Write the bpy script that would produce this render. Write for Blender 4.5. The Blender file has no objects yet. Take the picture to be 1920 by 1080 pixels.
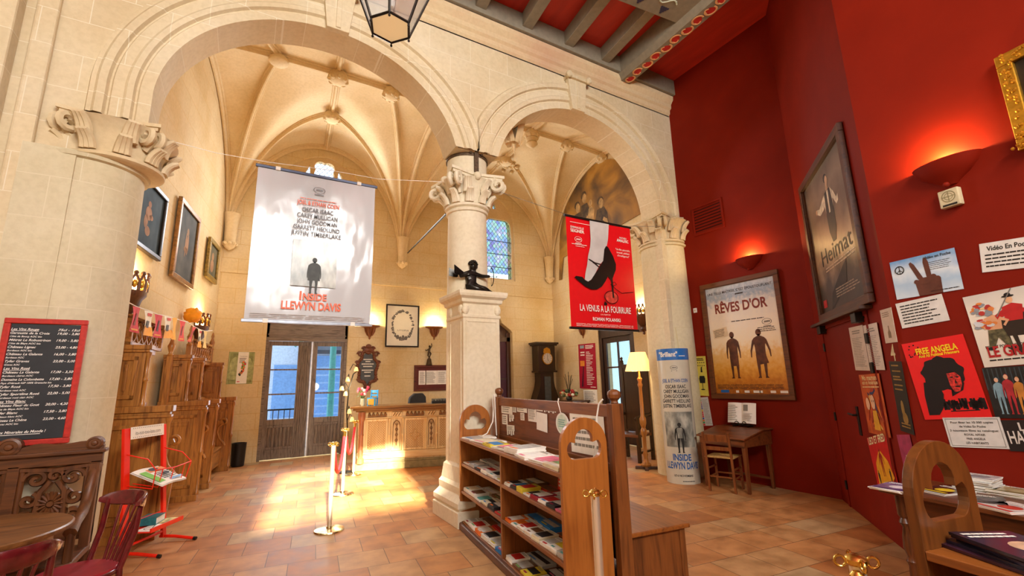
import bpy, math, random
from mathutils import Vector, Matrix, Euler
from mathutils.geometry import tessellate_polygon
R = math.radians
PI = math.pi
rng = random.Random(7)
COL = bpy.context.scene.collection
SC = bpy.context.scene

# ------------------------------------------------------------------ camera
EYE = Vector((0.0, 0.0, 1.58))
FPX = 850.0
def _basis(yaw, pitch, roll):
    f = Vector((math.sin(yaw)*math.cos(pitch), math.cos(yaw)*math.cos(pitch), math.sin(pitch)))
    r = Vector((math.cos(yaw), -math.sin(yaw), 0)); u = r.cross(f)
    return r*math.cos(roll)+u*math.sin(roll), u*math.cos(roll)-r*math.sin(roll), f
CR, CU, CF = _basis(R(30.455), R(11.56), R(-1.402))
cam = bpy.data.cameras.new('camera'); cam_o = bpy.data.objects.new('camera', cam); COL.objects.link(cam_o)
cam.sensor_width = 36.0; cam.lens = FPX*36.0/1920.0; cam.clip_start = .03; cam.clip_end = 200
m4 = Matrix((CR, CU, -CF)).transposed().to_4x4(); m4.translation = EYE
cam_o.matrix_world = m4
SC.camera = cam_o

# ------------------------------------------------------------------ exposure, sky, sun, daylight through the rear windows, added side fill
SC.view_settings.view_transform = 'Standard'; SC.view_settings.look = 'None'
SC.view_settings.exposure = 0.5; SC.view_settings.gamma = 1.0; SC.view_settings.use_curve_mapping = False
SC.cycles.max_bounces = 8; SC.cycles.diffuse_bounces = 5; SC.cycles.transparent_max_bounces = 12
SC.cycles.sample_clamp_indirect = 6.0
W = bpy.data.worlds.new('sky'); SC.world = W; W.use_nodes = True
bg = W.node_tree.nodes['Background']; bg.inputs['Color'].default_value = (.74, .86, 1, 1); bg.inputs['Strength'].default_value = 1.7

def lamp(name, kind, loc, power, color=(1, 1, 1), size=.1, sizey=None, direction=None, spread=None):
    l = bpy.data.lights.new(name, kind); l.energy = power; l.color = color
    o = bpy.data.objects.new(name, l); COL.objects.link(o); o.location = loc
    if kind == 'AREA':
        l.shape = 'RECTANGLE'; l.size = size; l.size_y = sizey or size
        if spread: l.spread = spread
    elif kind == 'SUN': l.angle = size
    else: l.shadow_soft_size = size
    if direction is not None: o.rotation_euler = Vector(direction).to_track_quat('-Z', 'Y').to_euler()
    return o
SUN_DIR = Vector((.126, .897, -.423)).normalized()
lamp('sun', 'SUN', (-2, -6, 6), 34.0, (1, .88, .66), R(1.4), direction=SUN_DIR)
lamp('daylight_rear_window', 'AREA', (.25, -2.93, 5.25), 270, (1, .97, .92), 2.4, 1.7, direction=(0, 1, -.10))
lamp('daylight_rear_blind', 'AREA', (1.75, -2.93, 5.75), 270, (1, .97, .92), 1.3, 1.5, direction=(-.12, 1, -.10))
lamp('side_fill', 'AREA', (-3.3, 1.2, 4.3), 25, (1, .97, .92), 3.0, 2.6, direction=(1, .6, -.1))  # fill lamp added to light the right-hand red wall; the left wall has no window
lamp('daylight_chapel_window', 'AREA', (1.4, 11.35, 5.6), 120, (.95, .96, 1), 1.2, 2.0, direction=(0, -1, -.25))
lamp('daylight_tracery_window', 'AREA', (5.92, 11.35, 5.6), 55, (.92, .96, 1), 1.0, 2.0, direction=(0, -1, -.25))
lamp('daylight_street_door', 'AREA', (1.25, 11.5, 1.75), 16, (.85, .93, 1), 1.3, 1.6, direction=(0, -1, -.15))
lamp('daylight_side_door', 'AREA', (7.9, 8.9, 1.6), 10, (.85, .93, 1), .9, 1.6, direction=(-1, 0, -.1))

# ------------------------------------------------------------------ pixel helper: a photo pixel to a point on a plane of the place
def ray(x, y): return CR*((x-960)/FPX) - CU*((y-540)/FPX) + CF
def on_plane(x, y, p, n):
    d = ray(x, y); n = Vector(n); return EYE + d*((Vector(p)-EYE).dot(n)/d.dot(n))

# ------------------------------------------------------------------ mesh builder
class MB:
    def __init__(s): s.v = []; s.f = []; s.m = []; s.mats = []; s.M = None; s.cur = 0
    def use(s, mat):
        if mat not in s.mats: s.mats.append(mat)
        s.cur = s.mats.index(mat); return s
    def at(s, M=None): s.M = M; return s
    def add(s, vs, fs):
        b = len(s.v)
        if s.M is not None: vs = [s.M @ Vector(p) for p in vs]
        s.v += [tuple(p) for p in vs]
        s.f += [tuple(i+b for i in q) for q in fs]; s.m += [s.cur]*len(fs)
        return s
    def box(s, x0, x1, y0, y1, z0, z1):
        vs = [(x0,y0,z0),(x1,y0,z0),(x1,y1,z0),(x0,y1,z0),(x0,y0,z1),(x1,y0,z1),(x1,y1,z1),(x0,y1,z1)]
        return s.add(vs, [(0,3,2,1),(4,5,6,7),(0,1,5,4),(1,2,6,5),(2,3,7,6),(3,0,4,7)])
    def cbox(s, cx, cy, z0, w, d, h): return s.box(cx-w/2, cx+w/2, cy-d/2, cy+d/2, z0, z0+h)
    def beam(s, a, b, w, h, up=(0,0,1)):
        a = Vector(a); b = Vector(b); t = (b-a).normalized(); sd = t.cross(Vector(up))
        if sd.length < 1e-4: sd = t.cross(Vector((0,1,0)))
        sd.normalize(); n = sd.cross(t); vs = []
        for p in (a, b):
            for i, j in ((-1,-1),(1,-1),(1,1),(-1,1)): vs.append(p+sd*(i*w/2)+n*(j*h/2))
        return s.add(vs, [(0,1,2,3),(7,6,5,4),(0,4,5,1),(1,5,6,2),(2,6,7,3),(3,7,4,0)])
    def extr(s, polys, y0, y1):
        """polygon with holes in the xz plane pushed from y0 (front) to y1"""
        P = [[Vector((a, 0, b)) for a, b in q] for q in polys]
        tri = tessellate_polygon([[Vector((v.x, v.z, 0)) for v in q] for q in P])
        flat = [v for q in P for v in q]; n = len(flat)
        vs = [(v.x, y0, v.z) for v in flat] + [(v.x, y1, v.z) for v in flat]
        fs = []
        for t in tri:
            a, b, c = (flat[i] for i in t)
            cr = (b.x-a.x)*(c.z-a.z)-(b.z-a.z)*(c.x-a.x)
            t = t if cr > 0 else t[::-1]
            fs.append(tuple(t)); fs.append(tuple(i+n for i in t[::-1]))
        o = 0
        for qi, q in enumerate(P):
            k = len(q)
            ar = sum(q[i].x*q[(i+1) % k].z-q[(i+1) % k].x*q[i].z for i in range(k))
            for i in range(k):
                a, b = o+i, o+(i+1) % k
                e = (a, a+n, b+n, b)
                if (ar < 0) != (qi > 0): e = e[::-1]
                fs.append(e if qi == 0 else e)
            o += k
        return s.add(vs, fs)
    def flat(s, poly, y=0.0): # single sided sheet in the xz plane, facing -y
        tri = tessellate_polygon([[Vector((a, b, 0)) for a, b in poly]])
        fs = []
        for t in tri:
            a, b, c = (poly[i] for i in t)
            cr = (b[0]-a[0])*(c[1]-a[1])-(b[1]-a[1])*(c[0]-a[0])
            fs.append(tuple(t) if cr > 0 else tuple(t[::-1]))
        return s.add([(a, y, b) for a, b in poly], fs)
    def rect(s, x0, x1, z0, z1, y=0.0): return s.flat([(x0,z0),(x1,z0),(x1,z1),(x0,z1)], y)
    def ell(s, cx, cz, rx, rz=None, y=0.0, n=20, a0=0.0):
        rz = rz or rx; return s.flat([(cx+rx*math.cos(2*PI*i/n+a0), cz+rz*math.sin(2*PI*i/n+a0)) for i in range(n)], y)
    def lathe(s, prof, n=16, c=(0,0,0), sx=1.0, sy=1.0, a0=0.0, a1=2*PI, cap=True):
        full = abs(a1-a0-2*PI) < 1e-6; k = n if full else n+1; vs = []; fs = []
        for r, z in prof:
            for i in range(k):
                a = a0+(a1-a0)*i/n; vs.append((c[0]+r*sx*math.cos(a), c[1]+r*sy*math.sin(a), c[2]+z))
        for j in range(len(prof)-1):
            for i in range(n):
                i2 = (i+1) % k
                fs.append((j*k+i, j*k+i2, (j+1)*k+i2, (j+1)*k+i))
        if cap and full:
            if prof[0][0] > 1e-5: fs.append(tuple(range(k))[::-1])
            if prof[-1][0] > 1e-5: fs.append(tuple((len(prof)-1)*k+i for i in range(k)))
        return s.add(vs, fs)
    def tube(s, pts, r=.01, n=8, closed=False, flatten=1.0):
        pts = [Vector(p) for p in pts]; m = len(pts); vs = []; fs = []; prev = None
        for i, p in enumerate(pts):
            if closed: t = pts[(i+1) % m]-pts[i-1]
            else: t = pts[min(i+1, m-1)]-pts[max(i-1, 0)]
            t.normalize()
            if prev is None:
                a = Vector((0,0,1)) if abs(t.z) < .9 else Vector((1,0,0)); nn = (a-t*a.dot(t)).normalized()
            else:
                nn = prev-t*prev.dot(t); nn = nn.normalized() if nn.length > 1e-6 else t.orthogonal().normalized()
            prev = nn; b = t.cross(nn); rr = r[i] if isinstance(r, (list, tuple)) else r
            for k in range(n):
                a = 2*PI*k/n; vs.append(p+nn*(rr*math.cos(a)*flatten)+b*(rr*math.sin(a)))
        for i in range(m if closed else m-1):
            j = (i+1) % m
            for k in range(n):
                k2 = (k+1) % n; fs.append((i*n+k, i*n+k2, j*n+k2, j*n+k))
        if not closed: fs.append(tuple(range(n))[::-1]); fs.append(tuple((m-1)*n+k for k in range(n)))
        return s.add(vs, fs)
    def sph(s, c, rx, ry=None, rz=None, n=12, m=8):
        ry = ry or rx; rz = rz or rx
        prof = [(max(1e-5, math.sin(PI*j/m)), -math.cos(PI*j/m)) for j in range(m+1)]
        vs = []; fs = []
        for q, z in prof:
            for i in range(n): vs.append((c[0]+rx*q*math.cos(2*PI*i/n), c[1]+ry*q*math.sin(2*PI*i/n), c[2]+rz*z))
        for j in range(m):
            for i in range(n): fs.append((j*n+i, j*n+(i+1) % n, (j+1)*n+(i+1) % n, (j+1)*n+i))
        return s.add(vs, fs)
    def grid(s, fn, nu, nv, flip=False):
        vs = [fn(i/nu, j/nv) for j in range(nv+1) for i in range(nu+1)]; k = nu+1
        fs = [(j*k+i, j*k+i+1, (j+1)*k+i+1, (j+1)*k+i) for j in range(nv) for i in range(nu)]
        return s.add(vs, [q[::-1] for q in fs] if flip else fs)
    def sweep(s, prof, path, up=(0,0,1), closed=False, fix=None):
        """profile points (side, up) carried along a path"""
        path = [Vector(p) for p in path]; m = len(path); k = len(prof); vs = []; fs = []; up = Vector(up)
        for i, p in enumerate(path):
            t = (path[(i+1) % m]-path[i-1]) if closed else path[min(i+1, m-1)]-path[max(i-1, 0)]
            t.normalize(); sd = fix if fix else t.cross(up)
            sd = Vector(sd); sd.normalize(); n = sd.cross(t)
            for a, b in prof: vs.append(p+sd*a+n*b)
        for i in range(m if closed else m-1):
            j = (i+1) % m
            for q in range(k-1): fs.append((i*k+q, i*k+q+1, j*k+q+1, j*k+q))
        if not closed: fs.append(tuple(range(k))); fs.append(tuple((m-1)*k+q for q in range(k))[::-1])
        return s.add(vs, fs)
    def text(s, st, x, z, h=None, w=None, y=0.0, align='C', bold=0.0, shear=0.0, space=1.0, M=None):
        """lettering: cap height h and/or width w, baseline at z"""
        vs, fs, bw, bh = glyphs(st, bold, shear, space)
        if not fs: return s
        kx = (w/bw) if w else h/.73; kz = h/.73 if h else kx
        if w and not h: kz = kx
        x0 = x-(bw*kx/2 if align == 'C' else (bw*kx if align == 'R' else 0))
        return s.add([(x0+a*kx, y, z+b*kz) for a, b in vs], fs)
    def build(s, name, mat=None, parent=None, smooth=None, bevel=0.0, seg=2):
        me = bpy.data.meshes.new(name); me.from_pydata(s.v, [], s.f); me.update()
        mats = s.mats or [mat]
        for q in mats: me.materials.append(q)
        if len(mats) > 1: me.polygons.foreach_set('material_index', s.m)
        if smooth is not None:
            me.polygons.foreach_set('use_smooth', [True]*len(me.polygons)); me.set_sharp_from_angle(angle=R(smooth))
        o = bpy.data.objects.new(name, me); COL.objects.link(o)
        if parent is not None: o.parent = parent
        if bevel:
            b = o.modifiers.new('bevel', 'BEVEL'); b.width = bevel; b.segments = seg; b.limit_method = 'ANGLE'; b.angle_limit = R(40)
        return o
_gc = {}
def glyphs(st, bold, shear, space):
    key = (st, bold, shear, space)
    if key not in _gc:
        c = bpy.data.curves.new('t', 'FONT'); c.body = st; c.size = 1.0; c.offset = bold; c.shear = shear; c.space_character = space; c.resolution_u = 3
        o = bpy.data.objects.new('t', c); COL.objects.link(o)
        bpy.context.view_layer.update()
        me = o.to_mesh()
        vs = [(v.co.x, v.co.y) for v in me.vertices]; fs = []
        for p in me.polygons:
            q = list(p.vertices); a, b, d = (vs[i] for i in q[:3])
            fs.append(tuple(q) if p.normal.z > 0 else tuple(q[::-1]))
        x0 = min((v[0] for v in vs), default=0); x1 = max((v[0] for v in vs), default=1)
        vs = [(a-x0, b) for a, b in vs]
        o.to_mesh_clear(); bpy.data.objects.remove(o); bpy.data.curves.remove(c)
        _gc[key] = (vs, fs, max(x1-x0, 1e-4), 1)
    return _gc[key]

# ------------------------------------------------------------------ things, parts, setting
def tag(o, label, cat, group=None):
    o['label'] = label; o['category'] = cat
    if group: o['group'] = group
    return o
def thing(name, label, cat, loc=(0,0,0), rz=0.0, group=None, roll=0.0):
    o = bpy.data.objects.new(name, None); COL.objects.link(o); o.empty_display_size = .1
    o.location = loc; o.rotation_euler = (0, roll, rz)
    return tag(o, label, cat, group)
def struct(name, mb, mat=None, parent=None, smooth=None, bevel=0.0, label=None):
    o = mb.build(name, mat, parent, smooth, bevel)
    if parent is None: o['kind'] = 'structure'
    return o
def copy_tree(o, parent=None):
    c = o.copy(); COL.objects.link(c); c.parent = parent
    for ch in list(o.children): copy_tree(ch, c)
    return c

# ------------------------------------------------------------------ materials
def lin(c):
    if isinstance(c, str): c = tuple(int(c[i:i+2], 16)/255 for i in (0, 2, 4))
    return tuple((v/12.92 if v <= .04045 else ((v+.055)/1.055)**2.4) for v in c) + (1.0,)
_mc = {}
def _new(name):
    m = bpy.data.materials.new(name); m.use_nodes = True; nt = m.node_tree
    return m, nt, nt.nodes['Principled BSDF']
def N(nt, t, **kw):
    n = nt.nodes.new(t)
    for k, v in kw.items():
        if k in n.inputs: n.inputs[k].default_value = v
        else: setattr(n, k, v)
    return n
def coords(nt, kind='Object', scale=(1,1,1), rot=(0,0,0), loc=(0,0,0)):
    mp = N(nt, 'ShaderNodeMapping'); mp.inputs['Scale'].default_value = scale; mp.inputs['Rotation'].default_value = rot; mp.inputs['Location'].default_value = loc
    if kind == 'World': nt.links.new(N(nt, 'ShaderNodeNewGeometry').outputs['Position'], mp.inputs['Vector'])
    else: nt.links.new(N(nt, 'ShaderNodeTexCoord').outputs[kind], mp.inputs['Vector'])
    return mp.outputs['Vector']
def ramp(nt, fac, stops):
    r = N(nt, 'ShaderNodeValToRGB'); e = r.color_ramp.elements
    while len(e) < len(stops): e.new(.5)
    for i, (p, c) in enumerate(stops): e[i].position = p; e[i].color = lin(c) if not (isinstance(c, tuple) and len(c) == 4) else c
    nt.links.new(fac, r.inputs['Fac']); return r.outputs['Color']
def mix(nt, a, b, fac, mode='MIX'):
    m = N(nt, 'ShaderNodeMix'); m.data_type = 'RGBA'; m.blend_type = mode
    for sock, v in ((m.inputs[0], fac), (m.inputs[6], a), (m.inputs[7], b)):
        if hasattr(v, 'links') or hasattr(v, 'is_linked'): nt.links.new(v, sock)
        else: sock.default_value = v
    return m.outputs[2]
def bump(nt, bs, h, strength=.3, dist=.01):
    b = N(nt, 'ShaderNodeBump'); b.inputs['Strength'].default_value = strength; b.inputs['Distance'].default_value = dist
    nt.links.new(h, b.inputs['Height']); nt.links.new(b.outputs['Normal'], bs.inputs['Normal'])
def plain(col, rough=.55, metal=0.0, var=.08, scale=14.0, bmp=0.0, spec=.4, coat=0.0):
    key = ('p', col, rough, metal, var, scale, bmp, spec, coat)
    if key in _mc: return _mc[key]
    m, nt, bs = _new('paint_'+str(col)); c = lin(col)
    bs.inputs['Roughness'].default_value = rough; bs.inputs['Metallic'].default_value = metal; bs.inputs['Specular IOR Level'].default_value = spec
    bs.inputs['Coat Weight'].default_value = coat
    no = N(nt, 'ShaderNodeTexNoise'); no.inputs['Scale'].default_value = scale; no.inputs['Detail'].default_value = 4
    nt.links.new(coords(nt), no.inputs['Vector'])
    lo = tuple(max(0, v*(1-var*2)) for v in c[:3])+(1,); hi = tuple(min(1, v*(1+var*2)) for v in c[:3])+(1,)
    nt.links.new(ramp(nt, no.outputs['Fac'], [(.25, lo), (.75, hi)]), bs.inputs['Base Color'])
    if bmp: bump(nt, bs, no.outputs['Fac'], bmp, .01)
    _mc[key] = m; return m
def wood(dark, light, axis='z', rough=.42, scale=1.0, coat=.0, bmp=.15):
    key = ('w', dark, light, axis, rough, scale, coat)
    if key in _mc: return _mc[key]
    m, nt, bs = _new('wood_'+dark); bs.inputs['Roughness'].default_value = rough; bs.inputs['Coat Weight'].default_value = coat
    sc = {'x': (1.2, 14, 14), 'y': (14, 1.2, 14), 'z': (14, 14, 1.2)}[axis]
    v = coords(nt, 'Object', tuple(k*scale for k in sc))
    no = N(nt, 'ShaderNodeTexNoise'); no.inputs['Scale'].default_value = 1.6; no.inputs['Detail'].default_value = 6; no.inputs['Distortion'].default_value = .6
    nt.links.new(v, no.inputs['Vector'])
    n2 = N(nt, 'ShaderNodeTexNoise'); n2.inputs['Scale'].default_value = 2.2*scale; nt.links.new(coords(nt), n2.inputs['Vector'])
    c = ramp(nt, no.outputs['Fac'], [(.28, dark), (.55, light), (.8, dark)])
    c2 = mix(nt, c, (.55, .5, .45, 1), n2.outputs['Fac'], 'MULTIPLY'); cc = mix(nt, c, c2, .45)
    nt.links.new(cc, bs.inputs['Base Color']); bump(nt, bs, no.outputs['Fac'], bmp, .004)
    _mc[key] = m; return m
def stone(name, base, light, dark, plane='xz', bw=.62, bh=.33, mortar='d8cba8', joint=.007, stain=None, blocks=True, bmp=.22):
    m, nt, bs = _new(name); bs.inputs['Roughness'].default_value = .85; bs.inputs['Specular IOR Level'].default_value = .2
    pos = N(nt, 'ShaderNodeNewGeometry').outputs['Position']
    n1 = N(nt, 'ShaderNodeTexNoise'); n1.inputs['Scale'].default_value = 1.1; n1.inputs['Detail'].default_value = 5; nt.links.new(pos, n1.inputs['Vector'])
    n2 = N(nt, 'ShaderNodeTexNoise'); n2.inputs['Scale'].default_value = 22; n2.inputs['Detail'].default_value = 5; nt.links.new(pos, n2.inputs['Vector'])
    c = ramp(nt, n1.outputs['Fac'], [(.18, dark), (.5, base), (.82, light)])
    c = mix(nt, c, ramp(nt, n2.outputs['Fac'], [(.3, 'c8c0b0'), (.6, 'ffffff')]), .2, 'MULTIPLY')
    if stain:
        n3 = N(nt, 'ShaderNodeTexNoise'); n3.inputs['Scale'].default_value = .7; n3.inputs['Detail'].default_value = 7; nt.links.new(pos, n3.inputs['Vector'])
        f = N(nt, 'ShaderNodeMath', operation='MULTIPLY_ADD'); nt.links.new(n3.outputs['Fac'], f.inputs[0]); f.inputs[1].default_value = 5; f.inputs[2].default_value = -2.75; f.use_clamp = True
        c = mix(nt, c, lin(stain), f.outputs[0])
    h = n2.outputs['Fac']
    if blocks:
        sp = N(nt, 'ShaderNodeSeparateXYZ'); nt.links.new(pos, sp.inputs[0]); cb = N(nt, 'ShaderNodeCombineXYZ')
        if plane == 'xz': nt.links.new(sp.outputs['X'], cb.inputs['X'])
        elif plane == 'yz': nt.links.new(sp.outputs['Y'], cb.inputs['X'])
        else:
            a = N(nt, 'ShaderNodeMath', operation='ADD'); nt.links.new(sp.outputs['X'], a.inputs[0]); nt.links.new(sp.outputs['Y'], a.inputs[1]); nt.links.new(a.outputs[0], cb.inputs['X'])
        nt.links.new(sp.outputs['Z'], cb.inputs['Y'])
        br = N(nt, 'ShaderNodeTexBrick'); br.inputs['Scale'].default_value = 1.0; br.inputs['Brick Width'].default_value = bw; br.inputs['Row Height'].default_value = bh
        br.inputs['Mortar Size'].default_value = joint; br.inputs['Mortar Smooth'].default_value = .3; br.inputs['Bias'].default_value = 0
        br.inputs['Color1'].default_value = (.93, .93, .93, 1); br.inputs['Color2'].default_value = (1, 1, 1, 1); br.inputs['Mortar'].default_value = (1, 1, 1, 1)
        nt.links.new(cb.outputs[0], br.inputs['Vector'])
        c = mix(nt, c, br.outputs['Color'], .8, 'MULTIPLY'); c = mix(nt, c, lin(mortar), br.outputs['Fac'])
        mh = N(nt, 'ShaderNodeMath', operation='MULTIPLY_ADD'); nt.links.new(br.outputs['Fac'], mh.inputs[0]); mh.inputs[1].default_value = -.6; nt.links.new(n2.outputs['Fac'], mh.inputs[2]); h = mh.outputs[0]
    nt.links.new(c, bs.inputs['Base Color']); bump(nt, bs, h, bmp, .008)
    return m
def glass(name, tint=(1,1,1,1), gloss=.12):
    m = bpy.data.materials.new(name); m.use_nodes = True; nt = m.node_tree; nt.nodes.clear()
    out = N(nt, 'ShaderNodeOutputMaterial'); tr = N(nt, 'ShaderNodeBsdfTransparent'); tr.inputs['Color'].default_value = tint
    gl = N(nt, 'ShaderNodeBsdfGlossy'); gl.inputs['Roughness'].default_value = .03
    mx = N(nt, 'ShaderNodeMixShader'); mx.inputs[0].default_value = gloss
    nt.links.new(tr.outputs[0], mx.inputs[1]); nt.links.new(gl.outputs[0], mx.inputs[2]); nt.links.new(mx.outputs[0], out.inputs[0])
    return m
def emit(name, col, strength):
    key = ('e', col, strength)
    if key in _mc: return _mc[key]
    m, nt, bs = _new(name); bs.inputs['Base Color'].default_value = lin(col); bs.inputs['Emission Color'].default_value = lin(col); bs.inputs['Emission Strength'].default_value = strength
    _mc[key] = m; return m

M_BRASS = plain('e0bc62', .26, 1.0, .03); M_IRON = plain('2c2822', .5, .6, .1); M_BLACK = plain('15120f', .4); M_WHITE = plain('eeeae0', .6, var=.02)
M_PAPER = plain('f4f1e8', .7, var=.02); M_INK = plain('1a1714', .6, var=.02); M_GREYINK = plain('8a867c', .7, var=.02)
M_OAK = wood('4e2a12', '804a20'); M_OAKX = wood('4e2a12', '804a20', 'x'); M_PINE = wood('5e3012', '92551f'); M_PINEX = wood('5e3012', '92551f', 'x'); M_PINEY = wood('5e3012', '92551f', 'y')
M_DARK = wood('2c170c', '52301a'); M_DARKX = wood('2c170c', '52301a', 'x'); M_WALNUT = wood('3d2110', '6d401f'); M_WALNUTX = wood('3d2110', '6d401f', 'x')
M_RED = plain('c8141a', .5, var=.02); M_ORANGE = plain('e8501c', .5, var=.02); M_GOLD = plain('c9952f', .35, .8, .12, 30, .3)
M_STONEW = stone('carved_stone', 'e2d8c0', 'ece4d0', 'd2c2a0', blocks=False)
# ================================================================== the setting
S_ARC = stone('arcade_stone', 'd8c8a6', 'e2d6bc', 'ccb48c', 'xz', .62, .36, 'e0d6be', .004)
S_BACK = stone('chapel_stone', 'dcc698', 'e6d6b2', 'ccac74', 'xz', .6, .34, 'c9a870', .005, stain=None)
S_SIDE = stone('chapel_side_stone', 'd8c094', 'e2d0a8', 'caa870', 'yz', .8, .42, 'caa468', .004)
S_VAULT = stone('vault_stone', 'dcc498', 'e6d4b0', 'cdb07e', 'xz', .6, .3, 'c8a060', .003, stain=None, blocks=False)
S_RIB = stone('rib_stone', 'd9c094', 'e2d0ac', 'c6a874', blocks=False)
S_CAP = stone('capital_stone', 'd6c4a0', 'e2d4b6', 'c6ae82', blocks=False)
S_PIER = stone('pier_stone', 'e0d6bc', 'e9e1cc', 'd2c4a0', blocks=False)
S_COL = stone('column_stone', 'd2c8aa', 'dcd4bc', 'c6b892', 'xy', .42, .38, 'd6ccb2', .004)

def tile_floor():
    m, nt, bs = _new('terracotta_tiles')
    v = coords(nt, 'World', (1,1,1), (0,0,R(7)), (.12,.05,0))
    br = N(nt, 'ShaderNodeTexBrick'); br.inputs['Scale'].default_value = 1; br.inputs['Brick Width'].default_value = .42; br.inputs['Row Height'].default_value = .42
    br.inputs['Mortar Size'].default_value = .004; br.inputs['Mortar Smooth'].default_value = .4; br.inputs['Bias'].default_value = 0; br.offset = .45
    br.inputs['Color1'].default_value = (0,0,0,1); br.inputs['Color2'].default_value = (1,1,1,1); br.inputs['Mortar'].default_value = (.5,.5,.5,1)
    nt.links.new(v, br.inputs['Vector'])
    c = ramp(nt, br.outputs['Color'], [(0, 'ad6f3e'), (.35, 'b87e4a'), (.65, 'c08a56'), (.88, 'ba9060'), (1, 'b09670')])
    n1 = N(nt, 'ShaderNodeTexNoise'); n1.inputs['Scale'].default_value = 5; n1.inputs['Detail'].default_value = 8; nt.links.new(v, n1.inputs['Vector'])
    c = mix(nt, c, ramp(nt, n1.outputs['Fac'], [(.3, '9c8468'), (.62, 'ffffff')]), .55, 'MULTIPLY')
    c = mix(nt, c, lin('6a4c34'), br.outputs['Fac'])
    nt.links.new(c, bs.inputs['Base Color'])
    rr = N(nt, 'ShaderNodeMapRange'); nt.links.new(n1.outputs['Fac'], rr.inputs[0]); rr.inputs[3].default_value = .36; rr.inputs[4].default_value = .6
    nt.links.new(rr.outputs[0], bs.inputs['Roughness']); bs.inputs['Specular IOR Level'].default_value = .3
    h = N(nt, 'ShaderNodeMath', operation='MULTIPLY_ADD'); nt.links.new(br.outputs['Fac'], h.inputs[0]); h.inputs[1].default_value = -1.2; nt.links.new(n1.outputs['Fac'], h.inputs[2])
    bump(nt, bs, h.outputs[0], .35, .006); return m
fl = MB().box(-3.6, 8.6, -3.2, 11.9, -.1, 0); struct('floor', fl, tile_floor())

# ---- arcade wall with its two arches
AY0, AY1, ATOP = 5.25, 5.66, 8.2
ARCHES = [(-1.0, 2.28, 4.40, 1.45), (2.86, 6.15, 4.40, 1.50)]   # x0, x1, springing, rise
def arch_z(a, x):
    c = (a[0]+a[1])/2; h = (a[1]-a[0])/2; t = max(-1, min(1, (x-c)/h)); return a[2]+a[3]*math.sqrt(max(0, 1-t*t))
def arcade():
    mb = MB(); xs = []
    def cols(x0, x1, n, fz):
        for i in range(n):
            a, b = x0+(x1-x0)*i/n, x0+(x1-x0)*(i+1)/n; za, zb = fz(a), fz(b)
            mb.add([(a,AY0,za),(b,AY0,zb),(b,AY0,ATOP),(a,AY0,ATOP),(a,AY1,za),(b,AY1,zb),(b,AY1,ATOP),(a,AY1,ATOP)],
                   [(0,1,2,3),(5,4,7,6),(4,5,1,0)])
    mb.box(-3.6, -1.0, AY0, AY1, 4.11, ATOP); mb.box(-3.6, -1.45, AY0, AY1, 0, 4.11)
    for a in ARCHES:
        c = (a[0]+a[1])/2; h = (a[1]-a[0])/2; k = 48
        for i in range(k):
            cols(c-h*math.cos(PI*i/k), c-h*math.cos(PI*(i+1)/k), 1, lambda x, a=a: max(arch_z(a, x), 4.72 if 2.1 < x < 3.05 else 0))
    mb.box(2.28, 2.86, AY0, AY1, 4.72, ATOP)
    mb.box(6.15, 8.4, AY0, AY1, 0, ATOP)
    struct('wall_arcade', mb, S_ARC)
arcade()
ARCHI = [(0, .0), (0, -.03), (.10, -.03), (.115, -.012), (.13, -.012), (.145, -.05), (.19, -.06), (.215, -.04), (.30, -.04), (.315, -.018), (.33, -.018), (.345, -.06), (.40, -.075), (.425, -.05), (.46, -.05), (.48, 0)]
for a, lo, hi in ((ARCHES[0], -9, 2.565), (ARCHES[1], 2.575, 6.69)):
    mb = MB(); c = (a[0]+a[1])/2; h = (a[1]-a[0])/2; k = 64; n = len(ARCHI); vs = []
    for i in range(k+1):
        t = PI*i/k
        for dr, dy in ARCHI:
            x = c-(h+dr)*math.cos(t); x = max(lo, min(hi, x)); z = a[2]+(a[3]+dr)*math.sin(t); vs.append((x, AY0+dy, max(z, 4.72) if 2.05 < x < 3.1 else (4.12 if i == 0 and lo < 0 else z)))
    mb.add(vs, [(i*n+j, (i+1)*n+j, (i+1)*n+j+1, i*n+j+1) for i in range(k) for j in range(n-1)])
    struct('trim_archivolt', mb, S_ARC, smooth=35)
def keystone(x, z):
    mb = MB()
    mb.extr([[(x-.13,z-.30),(x+.13,z-.30),(x+.19,z+.24),(x-.19,z+.24)]], AY0-.10, AY0-.02)
    mb.box(x-.21, x+.21, AY0-.14, AY0, z+.24, z+.30)
    mb.at(Matrix.Translation((x-.2, AY0-.12, z+.27)) @ Matrix.Rotation(PI/2, 4, 'X')).lathe([(.045,-.02),(.06,.03),(.045,.06)], 12)
    mb.at(Matrix.Translation((x+.2, AY0-.12, z+.27)) @ Matrix.Rotation(PI/2, 4, 'X')).lathe([(.045,-.02),(.06,.03),(.045,.06)], 12)
    mb.at(); mb.box(x-.03, x+.03, AY0-.115, AY0-.08, z-.28, z+.22)
    struct('trim_keystone', mb, S_ARC, bevel=.008)
keystone(.66, 6.13); keystone(4.38, 6.17)
# cornice under the ceiling plate
def cornice_mat():
    return stone('cornice_stone', 'd6c09a', 'dfcda8', 'cca888', blocks=False, stain='c49c80')
mb = MB().sweep([(0,0),(0,.02),(.03,.05),(.035,.12),(.07,.15),(.075,.22),(.13,.29),(.14,.36),(0,.36)], [(-3.6,AY0,6.48),(6.69,AY0,6.48)], fix=(0,-1,0))
struct('trim_cornice', mb, cornice_mat(), smooth=30)
# pilaster strip at the far left of the arcade wall
mb = MB().box(-3.6, -1.98, AY0-.16, AY0, 0, ATOP); mb.box(-1.9, -1.75, AY0-.07, AY0, 0, ATOP)
struct('trim_pilaster', mb, S_ARC, bevel=.02)

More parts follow.
